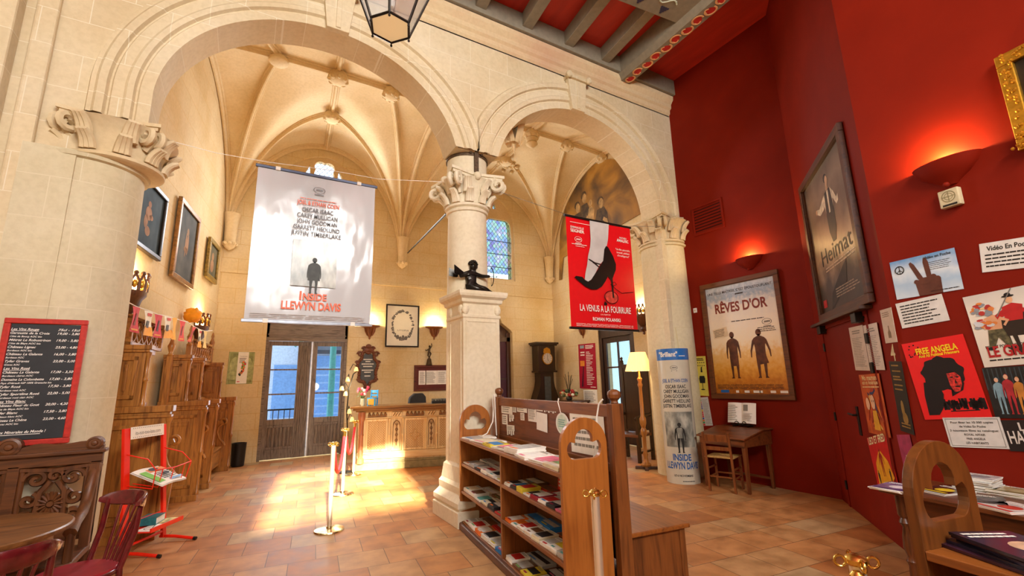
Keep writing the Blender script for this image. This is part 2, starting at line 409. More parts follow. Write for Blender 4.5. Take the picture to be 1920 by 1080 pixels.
# ---- columns
def capital(cx, cy, z0, z1, r, half, name='trim_capital'):
    """corinthian capital: bell, leaves, corner volutes, curved abacus"""
    mb = MB(); H = z1-z0
    mb.lathe([(r*1.02,0),(r*1.12,.02),(r*1.12,.05),(r*1.0,.07),(r*1.02,H*.45),(r*1.15,H*.7),(r*1.35,H*.84)], 32, (cx,cy,z0))
    for row, (zz, hh, nn, rr) in enumerate(((.06, H*.36, 10, r*1.06), (.12+H*.15, H*.42, 8, r*1.12))):
        for i in range(nn):
            a = 2*PI*(i+.5*row)/nn
            for w in (-.045, 0, .045):
                p = []
                for q in range(6):
                    t = q/5; rad = rr+.015+.11*t**2.2; z = z0+zz+hh*(t-.35*max(0, t-.75))
                    p.append((cx+rad*math.cos(a+w*(2.2-t)), cy+rad*math.sin(a+w*(2.2-t)), z))
                mb.tube(p, [.03,.032,.032,.03,.028,.02], 6)
    ab = []
    for s_ in range(4):
        a0 = PI/4+s_*PI/2; c0 = (half*math.cos(a0)*1.41, half*math.sin(a0)*1.41); a1 = a0+PI/2; c1 = (half*math.cos(a1)*1.41, half*math.sin(a1)*1.41)
        for k in range(8):
            t = k/8; x = c0[0]+(c1[0]-c0[0])*t; y = c0[1]+(c1[1]-c0[1])*t; dip = .22*half*math.sin(PI*t)
            ln = math.hypot(x, y); ab.append((x-x/ln*dip, y-y/ln*dip))
    n = len(ab)
    for za, zb, s_ in ((z1-H*.16, z1-H*.08, .94), (z1-H*.08, z1, 1.0)):
        vs = [(cx+x*s_, cy+y*s_, za) for x, y in ab]+[(cx+x*s_, cy+y*s_, zb) for x, y in ab]
        mb.add(vs, [tuple(range(n))[::-1], tuple(range(n, 2*n))]+[(i, (i+1) % n, n+(i+1) % n, n+i) for i in range(n)])
    for s_ in range(4):
        a = PI/4+s_*PI/2; d = Vector((math.cos(a), math.sin(a), 0)); sd = Vector((-d.y, d.x, 0)); c = Vector((cx, cy, z1-H*.30))+d*half*1.2
        for o in (-.05, .05):
            p = []
            for q in range(15):
                t = q/14*2.6*PI; rad = .105*(1-q/19); p.append(c+sd*o+d*(rad*math.cos(t+PI*.6))+Vector((0,0,1))*rad*math.sin(t+PI*.6))
            mb.tube(p, .032, 6)
        mb.tube([Vector((cx,cy,z0+H*.42))+d*r*1.05, Vector((cx,cy,z0+H*.62))+d*r*1.3, c+d*-.05+Vector((0,0,.08))], .035, 6)
        f = PI/2*s_; e = Vector((math.cos(f), math.sin(f), 0)); mb.sph((cx+e.x*half*.86, cy+e.y*half*.86, z1-H*.12), .06, n=8, m=6)
        for w in (-1, 1):
            g = Vector((-e.y, e.x, 0)); cc = Vector((cx, cy, z1-H*.36))+e*half*.72+g*w*.11
            mb.tube([cc+g*(.05*math.cos(t))+Vector((0,0,.05*math.sin(t))) for t in [i*.5 for i in range(10)]], .022, 5)
    return struct(name, mb, S_CAP if name == 'trim_capital_side' else S_PIER, smooth=50)
PX, PY = 2.57, 5.58
def round_shaft(cx, cy, r, z0, z1, name, mat):
    mb = MB().lathe([(r*1.0,z0),(r*1.0,z0+.5*(z1-z0)),(r*.95,z1-.06),(r*1.03,z1-.05),(r*1.05,z1-.02),(r*.97,z1)], 40, (cx,cy,0)); return struct(name, mb, mat, smooth=40)
round_shaft(PX, PY, .285, .3, 3.93, 'column_centre', S_PIER)
capital(PX, PY, 3.93, 4.42, .275, .40)
mb = MB().lathe([(.285,4.40),(.285,4.74),(.30,4.76),(.30,4.8),(.285,4.82)], 40, (PX,PY,0)); struct('column_drum', mb, S_PIER, smooth=40)
# square pedestal pier in front of the column, with moulded cap and base
def loft_rect(mb, cx, cy, levels):
    vs = []; fs = []
    for hx, hy, z in levels: vs += [(cx-hx,cy-hy,z),(cx+hx,cy-hy,z),(cx+hx,cy+hy,z),(cx-hx,cy+hy,z)]
    for j in range(len(levels)-1):
        for i in range(4): fs.append((j*4+i, j*4+(i+1) % 4, j*4+4+(i+1) % 4, j*4+4+i))
    L = len(levels)-1; fs += [(3,2,1,0), (L*4,L*4+1,L*4+2,L*4+3)]; return mb.add(vs, fs)
mb = MB(); cy = 5.36
def ped(e, z): return (.255+e, .26+e, z)
loft_rect(mb, 2.545, cy, [ped(.13,0),ped(.13,.16),ped(.10,.17),ped(.125,.20),ped(.125,.25),ped(.10,.28),ped(.07,.32),ped(.075,.40),ped(.05,.44),ped(.03,.60),ped(0,.63),ped(0,2.36),ped(.012,2.37),ped(.012,2.40),ped(0,2.41),ped(0,2.54),ped(.03,2.56),ped(.035,2.60),ped(.075,2.63),ped(.085,2.66),ped(.085,2.70)])
for sx in (-1, 1):   # shallow sunk panel edges and small carved leaves under the cap
    mb.box(2.545+sx*.21-.012, 2.545+sx*.21+.012, 5.092, 5.11, .7, 2.32)
    mb.sph((2.545+sx*.225, 5.10, 2.47), .05, .035, .07, 8, 6)
mb.box(2.33, 2.76, 5.092, 5.11, 2.31, 2.335)
for yy in (5.17, 5.5): mb.box(2.282, 2.3, yy-.012, yy+.012, .7, 2.32); mb.sph((2.29, yy, 2.47), .035, .05, .07, 8, 6)
struct('column_pedestal', mb, S_PIER, bevel=.006)
LX, LY = -1.27, 5.55
round_shaft(-1.45, 5.60, .44, 0, 3.70, 'column_left', S_COL)
mb = MB().box(-1.80, -1.45, AY0-.09, AY0+.1, 0, 3.7); struct('trim_respond', mb, S_COL)
capital(LX, LY, 3.68, 4.12, .36, .38, 'trim_capital_side')
round_shaft(6.5, 5.55, .40, 0, 3.92, 'column_right', stone('column_right_stone', 'd8cba6', 'e2d8bc', 'c8b488', 'xy', .5, .4, 'd0c298', .004))
capital(6.5, 5.55, 3.92, 4.42, .36, .44, 'trim_capital_side')

# ---- chapel walls
WL0, WL1 = Vector((-1.557, 5.6, 0)), Vector((-.62, 11.6, 0)); WR0, WR1 = Vector((8.3, 11.6, 0)), Vector((7.83, 5.6, 0))
BY = 11.6
def wall_open(x0, x1, z0, z1, holes, y0, y1):
    mb = MB(); mb.extr([[(x0,z0),(x1,z0),(x1,z1),(x0,z1)]]+holes, y0, y1); return mb
def ogive(cx, w, zs, zt, n=12):
    """points of a pointed arch from the right spring over the top to the left"""
    h = zt-zs; r = (w*w/4+h*h)/w; pts = []
    amax = math.asin(min(1, h/r))
    for i in range(n+1): a = amax*i/n; pts.append((cx+w/2-r+r*math.cos(a), zs+r*math.sin(a)))
    return pts+[(2*cx-x, z) for x, z in pts[-2::-1]]
DX0, DX1, DZ1 = .38, 2.14, 3.03
door_hole = [(DX0,.0001),(DX1,.0001),(DX1,DZ1),(DX0,DZ1)]
win1 = [(.36,4.55),(2.40,4.55)]+ogive(1.38, 2.04, 6.2, 7.32)
win2 = [(4.89,4.55),(6.95,4.55)]+ogive(5.92, 2.06, 6.2, 7.32)
hall_hole = [(5.9,.0001),(6.8,.0001),(6.8,2.98),(6.74,3.05),(6.45,3.25),(6.35,3.55),(6.3,3.88),(5.9,3.88)]
struct('wall_back', wall_open(-.9, 8.6, 0, 8.2, [door_hole, win1, win2, hall_hole], BY, BY+.45), S_BACK)
def slab_between(a, b, th, z1, sgn, name, mat, holes=()):
    L = (b-a).length; mb = MB(); d = (b-a).normalized(); ang = math.atan2(d.y, d.x)
    mb.extr([[(0,0),(L,0),(L,z1),(0,z1)]]+list(holes), 0, th); o = struct(name, mb, mat); o.location = a; o.rotation_euler = (0,0,ang); return o
slab_between(WL0, WL1, .4, 8.2, 1, 'wall_left', S_SIDE)
DR0, DR1 = 2.27, 3.68     # door opening along the right chapel wall
slab_between(WR0, WR1, .4, 8.2, 1, 'wall_right', S_SIDE, [[(DR0,.0001),(DR1,.0001),(DR1,2.85),(DR0,2.85)]])
mb = MB().box(-.70, 8.6, BY-.03, BY, 4.08, 4.16); struct('trim_string_course', mb, S_BACK, bevel=.01)

# ---- rib vault, two bays
XB, VZ, VC = 3.4, 4.95, 7.62
def bx(b, y):
    t = (y-5.6)/6.0
    xl = WL0.x+(WL1.x-WL0.x)*t; xr = WR1.x+(WR0.x-WR1.x)*t
    return (xl, XB) if b == 0 else (XB, xr)
def prof(u): u = min(1, abs(u)); return max(0, 1-u**2.15)**.62
def vpt(b, u, v):      # u, v in -1..1
    y = 8.6+3.0*v; x0, x1 = bx(b, y); x = (x0+x1)/2+u*(x1-x0)/2
    return Vector((x, y, VZ+(VC-VZ)*max(prof(u)*.985, prof(v))+.08*(1-u*u)*(1-v*v)))
for b in (0, 1):
    mb = MB()
    # finer near the edges so that the steep haunches stay smooth
    e = lambda t: math.sin((t-.5)*PI)
    mb.grid(lambda s, t: vpt(b, e(s), e(t)), 56, 56, flip=True)
    struct('ceiling_vault', mb, S_VAULT, smooth=40)
RIB = [(-.105,.06),(-.105,-.02),(-.085,-.05),(-.055,-.05),(-.05,-.09),(-.02,-.13),(.02,-.13),(.05,-.09),(.055,-.05),(.085,-.05),(.105,-.02),(.105,.06)]
def rib(b, uv, k=1.0):
    mb = MB(); pts = [vpt(b, u, v) for u, v in uv]; d = pts[-1]-pts[0]; d.z = 0
    sd = d.normalized().cross(Vector((0,0,1)))
    mb.sweep([(x*k*.78, z*k*.8) for x, z in RIB], pts, fix=sd); struct('trim_vault_rib', mb, S_RIB, smooth=40)
def line(a, b, n=26):
    out = []
    for i in range(n+1):
        t = math.sin((i/n-.5)*PI)*.5+.5; out.append((a[0]+(b[0]-a[0])*t, a[1]+(b[1]-a[1])*t))
    return out
TB = .47
for b in (0, 1):
    for su in (-1, 1):
        rib(b, line((su*.99, .0), (0, 0)), .9); rib(b, line((0, su*.99), (0, 0)), .9)
        for sv in (-1, 1):
            rib(b, line((su*.985, sv*.985), (su*TB, 0)), .85); rib(b, line((su*.985, sv*.985), (0, sv*TB)), .85)
            pass
    for s_ in (-1, 1): rib(b, [(-.985+1.97*i/40, s_*.985) for i in range(41)], .9)
rib(0, [(.985, -.985+1.97*i/40) for i in range(41)], 1.0); rib(0, [(-.985, -.985+1.97*i/40) for i in range(41)], .9); rib(1, [(.985, -.985+1.97*i/40) for i in range(41)], .9)
def boss(p, r=.17, plain_=False):
    mb = MB(); mb.lathe([(r*.75,.02),(r,-.04),(r,-.09),(r*.8,-.12),(.001,-.13)] if plain_ else [(r*.8,.04),(r,-.06),(r*1.05,-.1),(r*.85,-.15),(r*.5,-.17),(.001,-.18)], 16, p)
    if not plain_:
        for i in range(8): a = i*PI/4; mb.sph((p[0]+r*.82*math.cos(a), p[1]+r*.82*math.sin(a), p[2]-.12), .05, n=6, m=5)
    struct('trim_vault_boss', mb, S_RIB, smooth=40)
for b in (0, 1):
    for i, (u, v) in enumerate(((0,0),(TB,0),(-TB,0),(0,TB),(0,-TB),(.985,0))):
        p = vpt(b, u, v); boss((p.x, p.y, p.z-.06), .17 if i else .19, plain_=(i == 2))
p = vpt(1, 0, 0); mb = MB().lathe([(.1,0),(.16,-.08),(.12,-.16),(.15,-.22),(.06,-.3),(.001,-.32)], 12, (p.x,p.y,p.z-.16)); struct('trim_pendant_boss', mb, S_RIB, smooth=40)
# wall shafts and corbels where the ribs come down
for x, y in ((3.4, 11.5), (-.5, 11.45), (8.12, 11.45)):
    mb = MB().lathe([(.001,4.55),(.10,4.62),(.13,4.70),(.10,4.74),(.115,4.78),(.13,5.1),(.17,5.4)], 14, (x,y,0))
    for a in range(5): mb.sph((x+.12*math.cos(PI+a*PI/4), y-.12*math.sin(a*PI/4), 4.70), .045, n=6, m=5)
    struct('trim_corbel', mb, S_RIB, smooth=40)
# carved coat of arms on the right bay vault
p = vpt(1, .15, .5)
mb = MB()
for i in range(14):
    a = i*.8; rr = .04+.028*i; q = vpt(1, .12+rr*math.cos(a)*.42, .58+rr*math.sin(a)*.3); mb.sph((q.x, q.y, q.z-.05), .085-.002*i, .06, .05, 8, 5)
struct('trim_carved_arms', mb, S_RIB, smooth=50)

# ---- painted lunette on the right chapel wall
def mural_mat():
    m, nt, bs = _new('old_mural'); bs.inputs['Roughness'].default_value = .7
    no = N(nt, 'ShaderNodeTexNoise'); no.inputs['Scale'].default_value = .9; no.inputs['Detail'].default_value = 7; no.inputs['Distortion'].default_value = .6; nt.links.new(coords(nt, 'Object', (1,1,1.3)), no.inputs['Vector'])
    nt.links.new(ramp(nt, no.outputs['Fac'], [(.3, '4a3210'), (.45, '7a5418'), (.58, 'a8741f'), (.72, 'b88a3a')]), bs.inputs['Base Color']); return m
def mural():
    d = (WR1-WR0).normalized(); n = Vector((d.y, -d.x, 0)); c = WR0+d*2.55+n*.02; c.z = 0
    o = bpy.data.objects.new('mural', None); COL.objects.link(o); o.location = c; o.rotation_euler = (0,0,math.atan2(d.y, d.x))
    o['label'] = 'dark golden pointed mural of a robed family group high in the right chapel bay'; o['category'] = 'mural'
    out = [(-2.05,4.6),(-1.9,4.6),(-1.75,5.25),(1.95,5.45)]+[p for p in ogive(0, 3.9, 5.5, 7.50, 12) if p[0] < 1.95]
    m = MB(); m.extr([out], -.012, 0); m.build('painted_ground', mural_mat(), o)
    f = MB(); dk = MB(); y = -.0135
    for x, z, h in ((-.85,5.25,1.55),(-.5,5.3,1.7),(.25,5.2,1.3)):
        dk.flat([(x-.34,z-.1),(x+.34,z-.1),(x+.27,z+h*.55),(x+.14,z+h*.72),(x-.16,z+h*.72),(x-.3,z+h*.5)], y); f.ell(x+.02, z+h*.82, .105, .145, y-.001, 14); dk.ell(x-.01, z+h*.88, .14, .12, y-.0005, 14)
        f.flat([(x+.1,z+h*.5),(x+.24,z+h*.42),(x+.30,z+h*.2),(x+.22,z+h*.2),(x+.16,z+h*.36),(x+.05,z+h*.44)], y-.001)
    f.flat([(-.35,5.75),(-.12,5.8),(-.05,6.2),(-.16,6.35),(-.3,6.3),(-.38,6.0)], y-.0015); f.ell(-.2, 6.45, .08, .1, y-.0015, 12); f.flat([(-.9,5.2),(-.75,5.2),(-.62,5.7),(-.72,5.75)], y-.0012); f.flat([(.1,5.15),(.24,5.15),(.35,5.6),(.22,5.65)], y-.0012)
    dk.build('painted_robes', plain('4a3414', .7, var=.35, scale=5), o); f.build('painted_skin', plain('a8824c', .7, var=.3, scale=6), o)
mural()

# ---- tracery windows
def diamond_glass(name, cols, sc=7.0, tint=1.0):
    m = bpy.data.materials.new(name); m.use_nodes = True; nt = m.node_tree; nt.nodes.clear()
    v = coords(nt, 'World', (1,1,1)); sp = N(nt, 'ShaderNodeSeparateXYZ'); nt.links.new(v, sp.inputs[0])
    def ma(op, a, b, clamp=False):
        q = N(nt, 'ShaderNodeMath', operation=op); q.use_clamp = clamp
        for i, w in enumerate((a, b)):
            if isinstance(w, (int, float)): q.inputs[i].default_value = w
            else: nt.links.new(w, q.inputs[i])
        return q.outputs[0]
    xa = ma('MULTIPLY', sp.outputs['X'], sc); za = ma('MULTIPLY', sp.outputs['Z'], sc*.8)
    A = ma('ADD', xa, za); B = ma('SUBTRACT', xa, za)
    fa = ma('ABSOLUTE', ma('SUBTRACT', ma('FRACT', A, 0), .5), 0); fb = ma('ABSOLUTE', ma('SUBTRACT', ma('FRACT', B, 0), .5), 0)
    lead = ma('GREATER_THAN', ma('MAXIMUM', fa, fb), .455)
    cb = N(nt, 'ShaderNodeCombineXYZ'); nt.links.new(ma('FLOOR', A, 0), cb.inputs[0]); nt.links.new(ma('FLOOR', B, 0), cb.inputs[1])
    wn = N(nt, 'ShaderNodeTexWhiteNoise'); wn.noise_dimensions = '3D'; nt.links.new(cb.outputs[0], wn.inputs['Vector'])
    no = N(nt, 'ShaderNodeTexNoise'); no.inputs['Scale'].default_value = 2.2; nt.links.new(v, no.inputs['Vector'])
    fac = ma('MULTIPLY_ADD', wn.outputs['Value'], .55); nt.nodes[-1].inputs[2].default_value = 0
    fac2 = ma('ADD', ma('MULTIPLY', wn.outputs['Value'], .6), ma('MULTIPLY', ma('SUBTRACT', no.outputs['Fac'], .3), 1.0))
    c = ramp(nt, fac2, cols)
    tr = N(nt, 'ShaderNodeBsdfTransparent'); nt.links.new(c, tr.inputs['Color']); df = N(nt, 'ShaderNodeBsdfDiffuse'); df.inputs['Color'].default_value = (.05,.05,.05,1)
    mx = N(nt, 'ShaderNodeMixShader'); nt.links.new(lead, mx.inputs[0]); nt.links.new(tr.outputs[0], mx.inputs[1]); nt.links.new(df.outputs[0], mx.inputs[2])
    out = N(nt, 'ShaderNodeOutputMaterial'); nt.links.new(mx.outputs[0], out.inputs[0]); return m
def lobes(cx, cz, r, n, a0=0.0, k=.62):
    pts = []
    for i in range(n):
        a = a0+2*PI*i/n; lx, lz = cx+r*.55*math.cos(a), cz+r*.55*math.sin(a)
        for j in range(9): t = a+(-.62+1.24*j/8)*PI*.72; pts.append((lx+r*k*math.cos(t), lz+r*k*math.sin(t)))
    return pts
def tracery(idx, cx, w, z0, zs, zt, gm):
    out = [(cx-w/2,z0),(cx+w/2,z0)]+ogive(cx, w, zs, zt)
    lw = w/2-.13; holes = []
    for s_ in (-1, 1):
        c = cx+s_*w/4; hh = lw/2
        light = [(c-hh,z0+.06),(c+hh,z0+.06),(c+hh,zs-.22)]
        for k in range(7): a = -.2+1.9*k/6; light.append((c+hh*.52+hh*.44*math.cos(a), zs+.06+hh*.5*math.sin(a)))
        for k in range(7): a = PI-1.7+1.9*k/6; light.append((c-hh*.52+hh*.44*math.cos(a), zs+.06+hh*.5*math.sin(a)))
        light.append((c-hh,zs-.22)); holes.append(light)
    holes.append(lobes(cx, zt-.36, .24, 3 if idx == 2 else 4, PI/2 if idx == 2 else PI/4))
    for s_ in (-1, 1): holes.append([(cx+s_*w*.19-.07, zs+.60),(cx+s_*w*.19+.07, zs+.60),(cx+s_*w*.17, zs+.86)])
    mb = MB(); mb.extr([out]+holes, BY+.08, BY+.2)
    o = struct('window_%d' % idx, mb, S_RIB)
    g = MB(); g.add([(cx-w/2,BY+.14,z0),(cx+w/2,BY+.14,z0),(cx+w/2,BY+.14,zt),(cx-w/2,BY+.14,zt)], [(0,1,2,3)]); struct('glass', g, gm, parent=o)
    bars = MB()
    for k in range(1, 4): z = z0+(zs-z0)*k/4; bars.box(cx-w/2+.05, cx+w/2-.05, BY+.11, BY+.13, z-.008, z+.008)
    bars.build('iron_bar', M_IRON, o)
tracery(1, 1.38, 2.04, 4.55, 6.2, 7.32, diamond_glass('white_leaded_glass', [(0,'d8e4f4'),(.5,'eef4ff'),(1,'ffffff')], 9))
tracery(2, 5.92, 2.06, 4.55, 6.2, 7.32, diamond_glass('coloured_leaded_glass', [(.1,'726c98'),(.3,'7c8cac'),(.48,'80a4aa'),(.6,'90b098'),(.74,'988ca8'),(.9,'bcc8cc')], 8))

# ---- chapel street door (door_1): two leaves, fluted meeting post, panes, carved lower panels
def door1():
    W_ = wood('4a4038', '8e8074', 'z', .6, 1.6, bmp=.5); WX = wood('4a4038', '8e8074', 'x', .6, 1.6, bmp=.5); y = BY+.12
    d = MB(); d.box(DX0, DX0+.06, y-.03, y+.1, 0, DZ1); d.box(DX1-.06, DX1, y-.03, y+.1, 0, DZ1); d.box(DX0, DX1, y-.03, y+.1, 2.62, DZ1); d.box(DX0, DX1, y-.06, y-.03, 2.60, 2.68); d.box(DX0+.03, DX1-.03, y-.045, y-.03, 2.74, 2.76)
    root = struct('door_1', d, WX, bevel=.006)
    mid = (DX0+DX1)/2
    for k, (a, b) in enumerate(((DX0+.06, mid+.08), (mid+.12, DX1-.06))):
        pa, pb = (a+.08, b-.24) if k == 0 else (a+.10, b-.06)
        lf = MB(); z0, zp0, zp1, zg0, zg1, z1 = .02, .22, .74, .86, 2.50, 2.60
        lf.box(a, pa, y, y+.05, z0, z1); lf.box(pb, b, y, y+.05, z0, z1)
        for za, zb in ((z0,zp0),(zp1,zg0),(zg1,z1)): lf.box(pa, pb, y, y+.05, za, zb)
        lf.box(pa, pb, y+.015, y+.045, zp0, zp1)
        o = lf.build('leaf', W_, root, bevel=.005)
        pn = MB(); n = 7
        for i in range(n): x0 = pa+.03+(pb-pa-.06)*i/n; pn.tube([(x0+(pb-pa-.06)/n/2, y+.016, zp0+.06),(x0+(pb-pa-.06)/n/2, y+.016, zp1-.06)], (pb-pa)/n/2.6, 8)
        pn.box(pa+.01, pb-.01, y+.004, y+.02, zp0+.01, zp0+.05); pn.box(pa+.01, pb-.01, y+.004, y+.02, zp1-.05, zp1-.01)
        pn.build('linenfold_panel', W_, o, smooth=40)
        gb = MB()
        for t in (1/3, 2/3): z = zg0+(zg1-zg0)*t; gb.box(pa, pb, y+.01, y+.04, z-.016, z+.016)
        gb.build('glazing_bar', W_, o)
        g = MB(); g.add([(pa,y+.025,zg0),(pb,y+.025,zg0),(pb,y+.025,zg1),(pa,y+.025,zg1)], [(0,1,2,3)]); g.build('glass', glass('door_glass', (.46,.56,.72,1), .06), o)
        if k == 0:
            f = MB(); f.box(b-.28, b-.02, y-.02, y, z0, z1-.02)
            for i in range(5): f.tube([(b-.235+.042*i, y-.02, .1),(b-.235+.042*i, y-.02, 2.5)], .016, 8)
            f.build('fluted_post', W_, o, smooth=40)
    e = MB(); e.box(mid+.085, mid+.115, y-.01, y+.03, .02, 2.6); e.build('edge_strip', plain('d8dce4', .4, .3), root)
door1()
# ---- dark doorway beside the clock (door_4) and glazed door of the right chapel wall (door_3)
mb = MB(); y = BY+.2
mb.box(5.9, 6.02, y-.05, y+.05, 0, 3.88); mb.box(5.9, 6.8, y-.05, y+.05, 2.72, 2.85); mb.box(6.68, 6.8, y-.05, y+.05, 0, 2.98); mb.box(6.02, 6.8, y, y+.04, 2.85, 3.88)
o = struct('door_4', mb, M_DARK, bevel=.005)
g = MB(); g.box(6.02, 6.68, y, y+.03, 0, 2.72); g.build('leaf', plain('4a1c2c', .5), o)
g = MB(); g.box(6.02, 6.68, y-.02, y, 1.62, 1.66); g.box(6.34, 6.37, y-.02, y, .02, 2.7); g.build('glazing_bar', M_DARK, o)
def door3():
    d = (WR1-WR0).normalized(); ang = math.atan2(d.y, d.x)
    root = MB(); L0, L1 = DR0, DR1
    root.box(L0, L0+.12, .02, .16, 0, 2.85); root.box(L1-.12, L1, .02, .16, 0, 2.85); root.box(L0, L1, .02, .16, 2.62, 2.85)
    o = struct('door_3', root, wood('22120a', '3e2416'), bevel=.006); o.location = WR0; o.rotation_euler = (0,0,ang)
    a, b = L0+.12, L1-.12; lf = MB(); pa, pb = a+.12, b-.12
    lf.box(a, pa, .06, .11, .02, 2.62); lf.box(pb, b, .06, .11, .02, 2.62); lf.box(pa, pb, .06, .11, .02, .60); lf.box(pa, pb, .06, .11, 2.48, 2.62)
    q = lf.build('leaf', wood('22120a', '3e2416'), o, bevel=.005)
    gb = MB(); gb.box((pa+pb)/2-.02, (pa+pb)/2+.02, .06, .1, .6, 2.48)
    for t in (1/3, 2/3): z = .6+1.88*t; gb.box(pa, pb, .06, .1, z-.02, z+.02)
    gb.build('glazing_bar', M_DARK, q)
    g = MB(); g.add([(pa,.085,.6),(pb,.085,.6),(pb,.085,2.48),(pa,.085,2.48)], [(0,1,2,3)]); g.build('glass', glass('side_door_glass', (.55,.64,.70,1), .08), q)
    h = MB(); h.tube([(pb+.05,.05,1.15),(pb+.05,.02,1.15),(pb-.06,.02,1.15)], .012, 8); h.build('handle', M_IRON, q)
door3()

# ---- red hall walls
RX = 6.7
RED = None
def red_paint():
    m, nt, bs = _new('red_wall_paint'); bs.inputs['Roughness'].default_value = .6; bs.inputs['Specular IOR Level'].default_value = .12
    no = N(nt, 'ShaderNodeTexNoise'); no.inputs['Scale'].default_value = 2.0; no.inputs['Detail'].default_value = 6; nt.links.new(coords(nt, 'World'), no.inputs['Vector'])
    nt.links.new(ramp(nt, no.outputs['Fac'], [(.3, '761807'), (.6, '7e1b09'), (.8, '86200b')]), bs.inputs['Base Color'])
    n2 = N(nt, 'ShaderNodeTexNoise'); n2.inputs['Scale'].default_value = 90; nt.links.new(coords(nt, 'World'), n2.inputs['Vector']); bump(nt, bs, n2.outputs['Fac'], .08, .004)
    return m
RED = red_paint()
CA = Vector((RX, 3.25, 0)); C2 = Vector((4.732, 1.674, 0)); D3 = Vector((-math.sin(R(12)), -math.cos(R(12)), 0)); C3 = C2+D3*5.2
mb = MB().box(RX, RX+.3, 3.25, 5.25, 0, 7.3); struct('wall_red_side', mb, RED)
def out_wall(a, b, name):
    L = (b-a).length; d = (b-a)/L; mb = MB(); mb.extr([[(0,0),(L,0),(L,7.3),(0,7.3)]], 0, .25); o = struct(name, mb, RED); o.location = a; o.rotation_euler = (0,0,math.atan2(d.y, d.x)); return o
out_wall(CA, C2, 'wall_red_diagonal'); out_wall(C2, C3, 'wall_red_front')
# hall walls that the photo does not show: left, and the rear one with the windows the daylight comes through
mb = MB(); mb.extr([[(-3.2,0),(5.25,0),(5.25,7.3),(-3.2,7.3)]], 0, .2); o = struct('wall_hall_left', mb, plain('d8c8a4', .8)); o.location = (-3.6,0,0); o.rotation_euler = (0,0,PI/2)
SILL, HEAD = 4.35, 6.1
mb = MB().box(1.08, 2.42, -3.0, -2.97, 4.95, 6.55); struct('window_4', mb, plain('f0ece0', .8))
mb = MB(); mb.extr([[(-3.6,0),(5.0,0),(5.0,7.3),(-3.6,7.3)],[(-1.05,SILL),(1.0,SILL),(1.0,HEAD),(-1.05,HEAD)]], -3.2, -3.0)
struct('wall_rear', mb, plain('c8b48c', .8))
mb = MB()
for x in (-.5, .2): mb.box(x-.035, x+.035, -3.12, -3.06, SILL, HEAD)
for z in (4.9, 5.5): mb.box(-1.05, 1.0, -3.12, -3.06, z-.03, z+.03)
struct('window_3', mb, M_DARK)
# door 2 in the diagonal wall: leaf lines, hinges, handle
dd = (C2-CA).normalized(); DA = math.atan2(dd.y, dd.x)
mb = MB(); mb.box(.30, .36, -.015, 0, 0, 2.18); mb.box(1.92, 1.98, -.015, 0, 0, 2.18); mb.box(.30, 1.98, -.015, 0, 2.12, 2.18)
o = struct('door_2', mb, RED, bevel=.004); o.location = CA; o.rotation_euler = (0,0,DA)
l = MB(); l.box(.375, 1.905, -.008, 0, .01, 2.10); l.build('leaf', RED, o, bevel=.003)
for z in (.25, 1.05, 1.9): h = MB(); h.tube([(.365,-.02,z-.05),(.365,-.02,z+.05)], .012, 8); h.build('hinge', M_BLACK, o)
h = MB(); h.box(1.19, 1.25, -.02, -.008, .92, 1.22); h.tube([(1.22,-.02,1.13),(1.22,-.06,1.13),(1.07,-.06,1.135)], .012, 8); h.build('handle', M_BLACK, o, bevel=.004)
for z in (1.62, 1.9): h = MB(); h.box(1.88, 1.945, -.035, -.008, z-.05, z+.05); h.build('latch', M_BLACK, o, bevel=.004)

# ---- hall ceiling: red boards, grey plate, rafters, painted beams
CZ = 7.16
GREY = plain('857d6c', .7, var=.06)
def ceil_boards():
    m, nt, bs = _new('red_ceiling_boards'); bs.inputs['Roughness'].default_value = .6
    no = N(nt, 'ShaderNodeTexNoise'); no.inputs['Scale'].default_value = 1.5; nt.links.new(coords(nt, 'World', (6,1,1)), no.inputs['Vector'])
    nt.links.new(ramp(nt, no.outputs['Fac'], [(.3, 'a8220f'), (.7, 'be2c16')]), bs.inputs['Base Color']); return m
mb = MB().box(-3.6, RX+.3, -3.2, 5.25, CZ, CZ+.12); struct('ceiling', mb, ceil_boards())
mb = MB().box(-3.6, RX, 5.06, 5.32, 6.85, CZ); struct('beam_plate', mb, GREY, bevel=.01)
RD = Vector((-math.sin(R(6)), -math.cos(R(6)), 0))
for x in (-2.3, -1.5, -.7, .1, .92, 1.74, 2.58, 3.38, 4.18, 4.96):
    a = Vector((x, 5.2, 7.04)); mb = MB().beam(a, a+RD*(1.15 if x > 5 else 8.3), .17, .24); struct('beam_rafter', mb, GREY, bevel=.008)
GREYW = plain('857d6c', .7, var=.06)
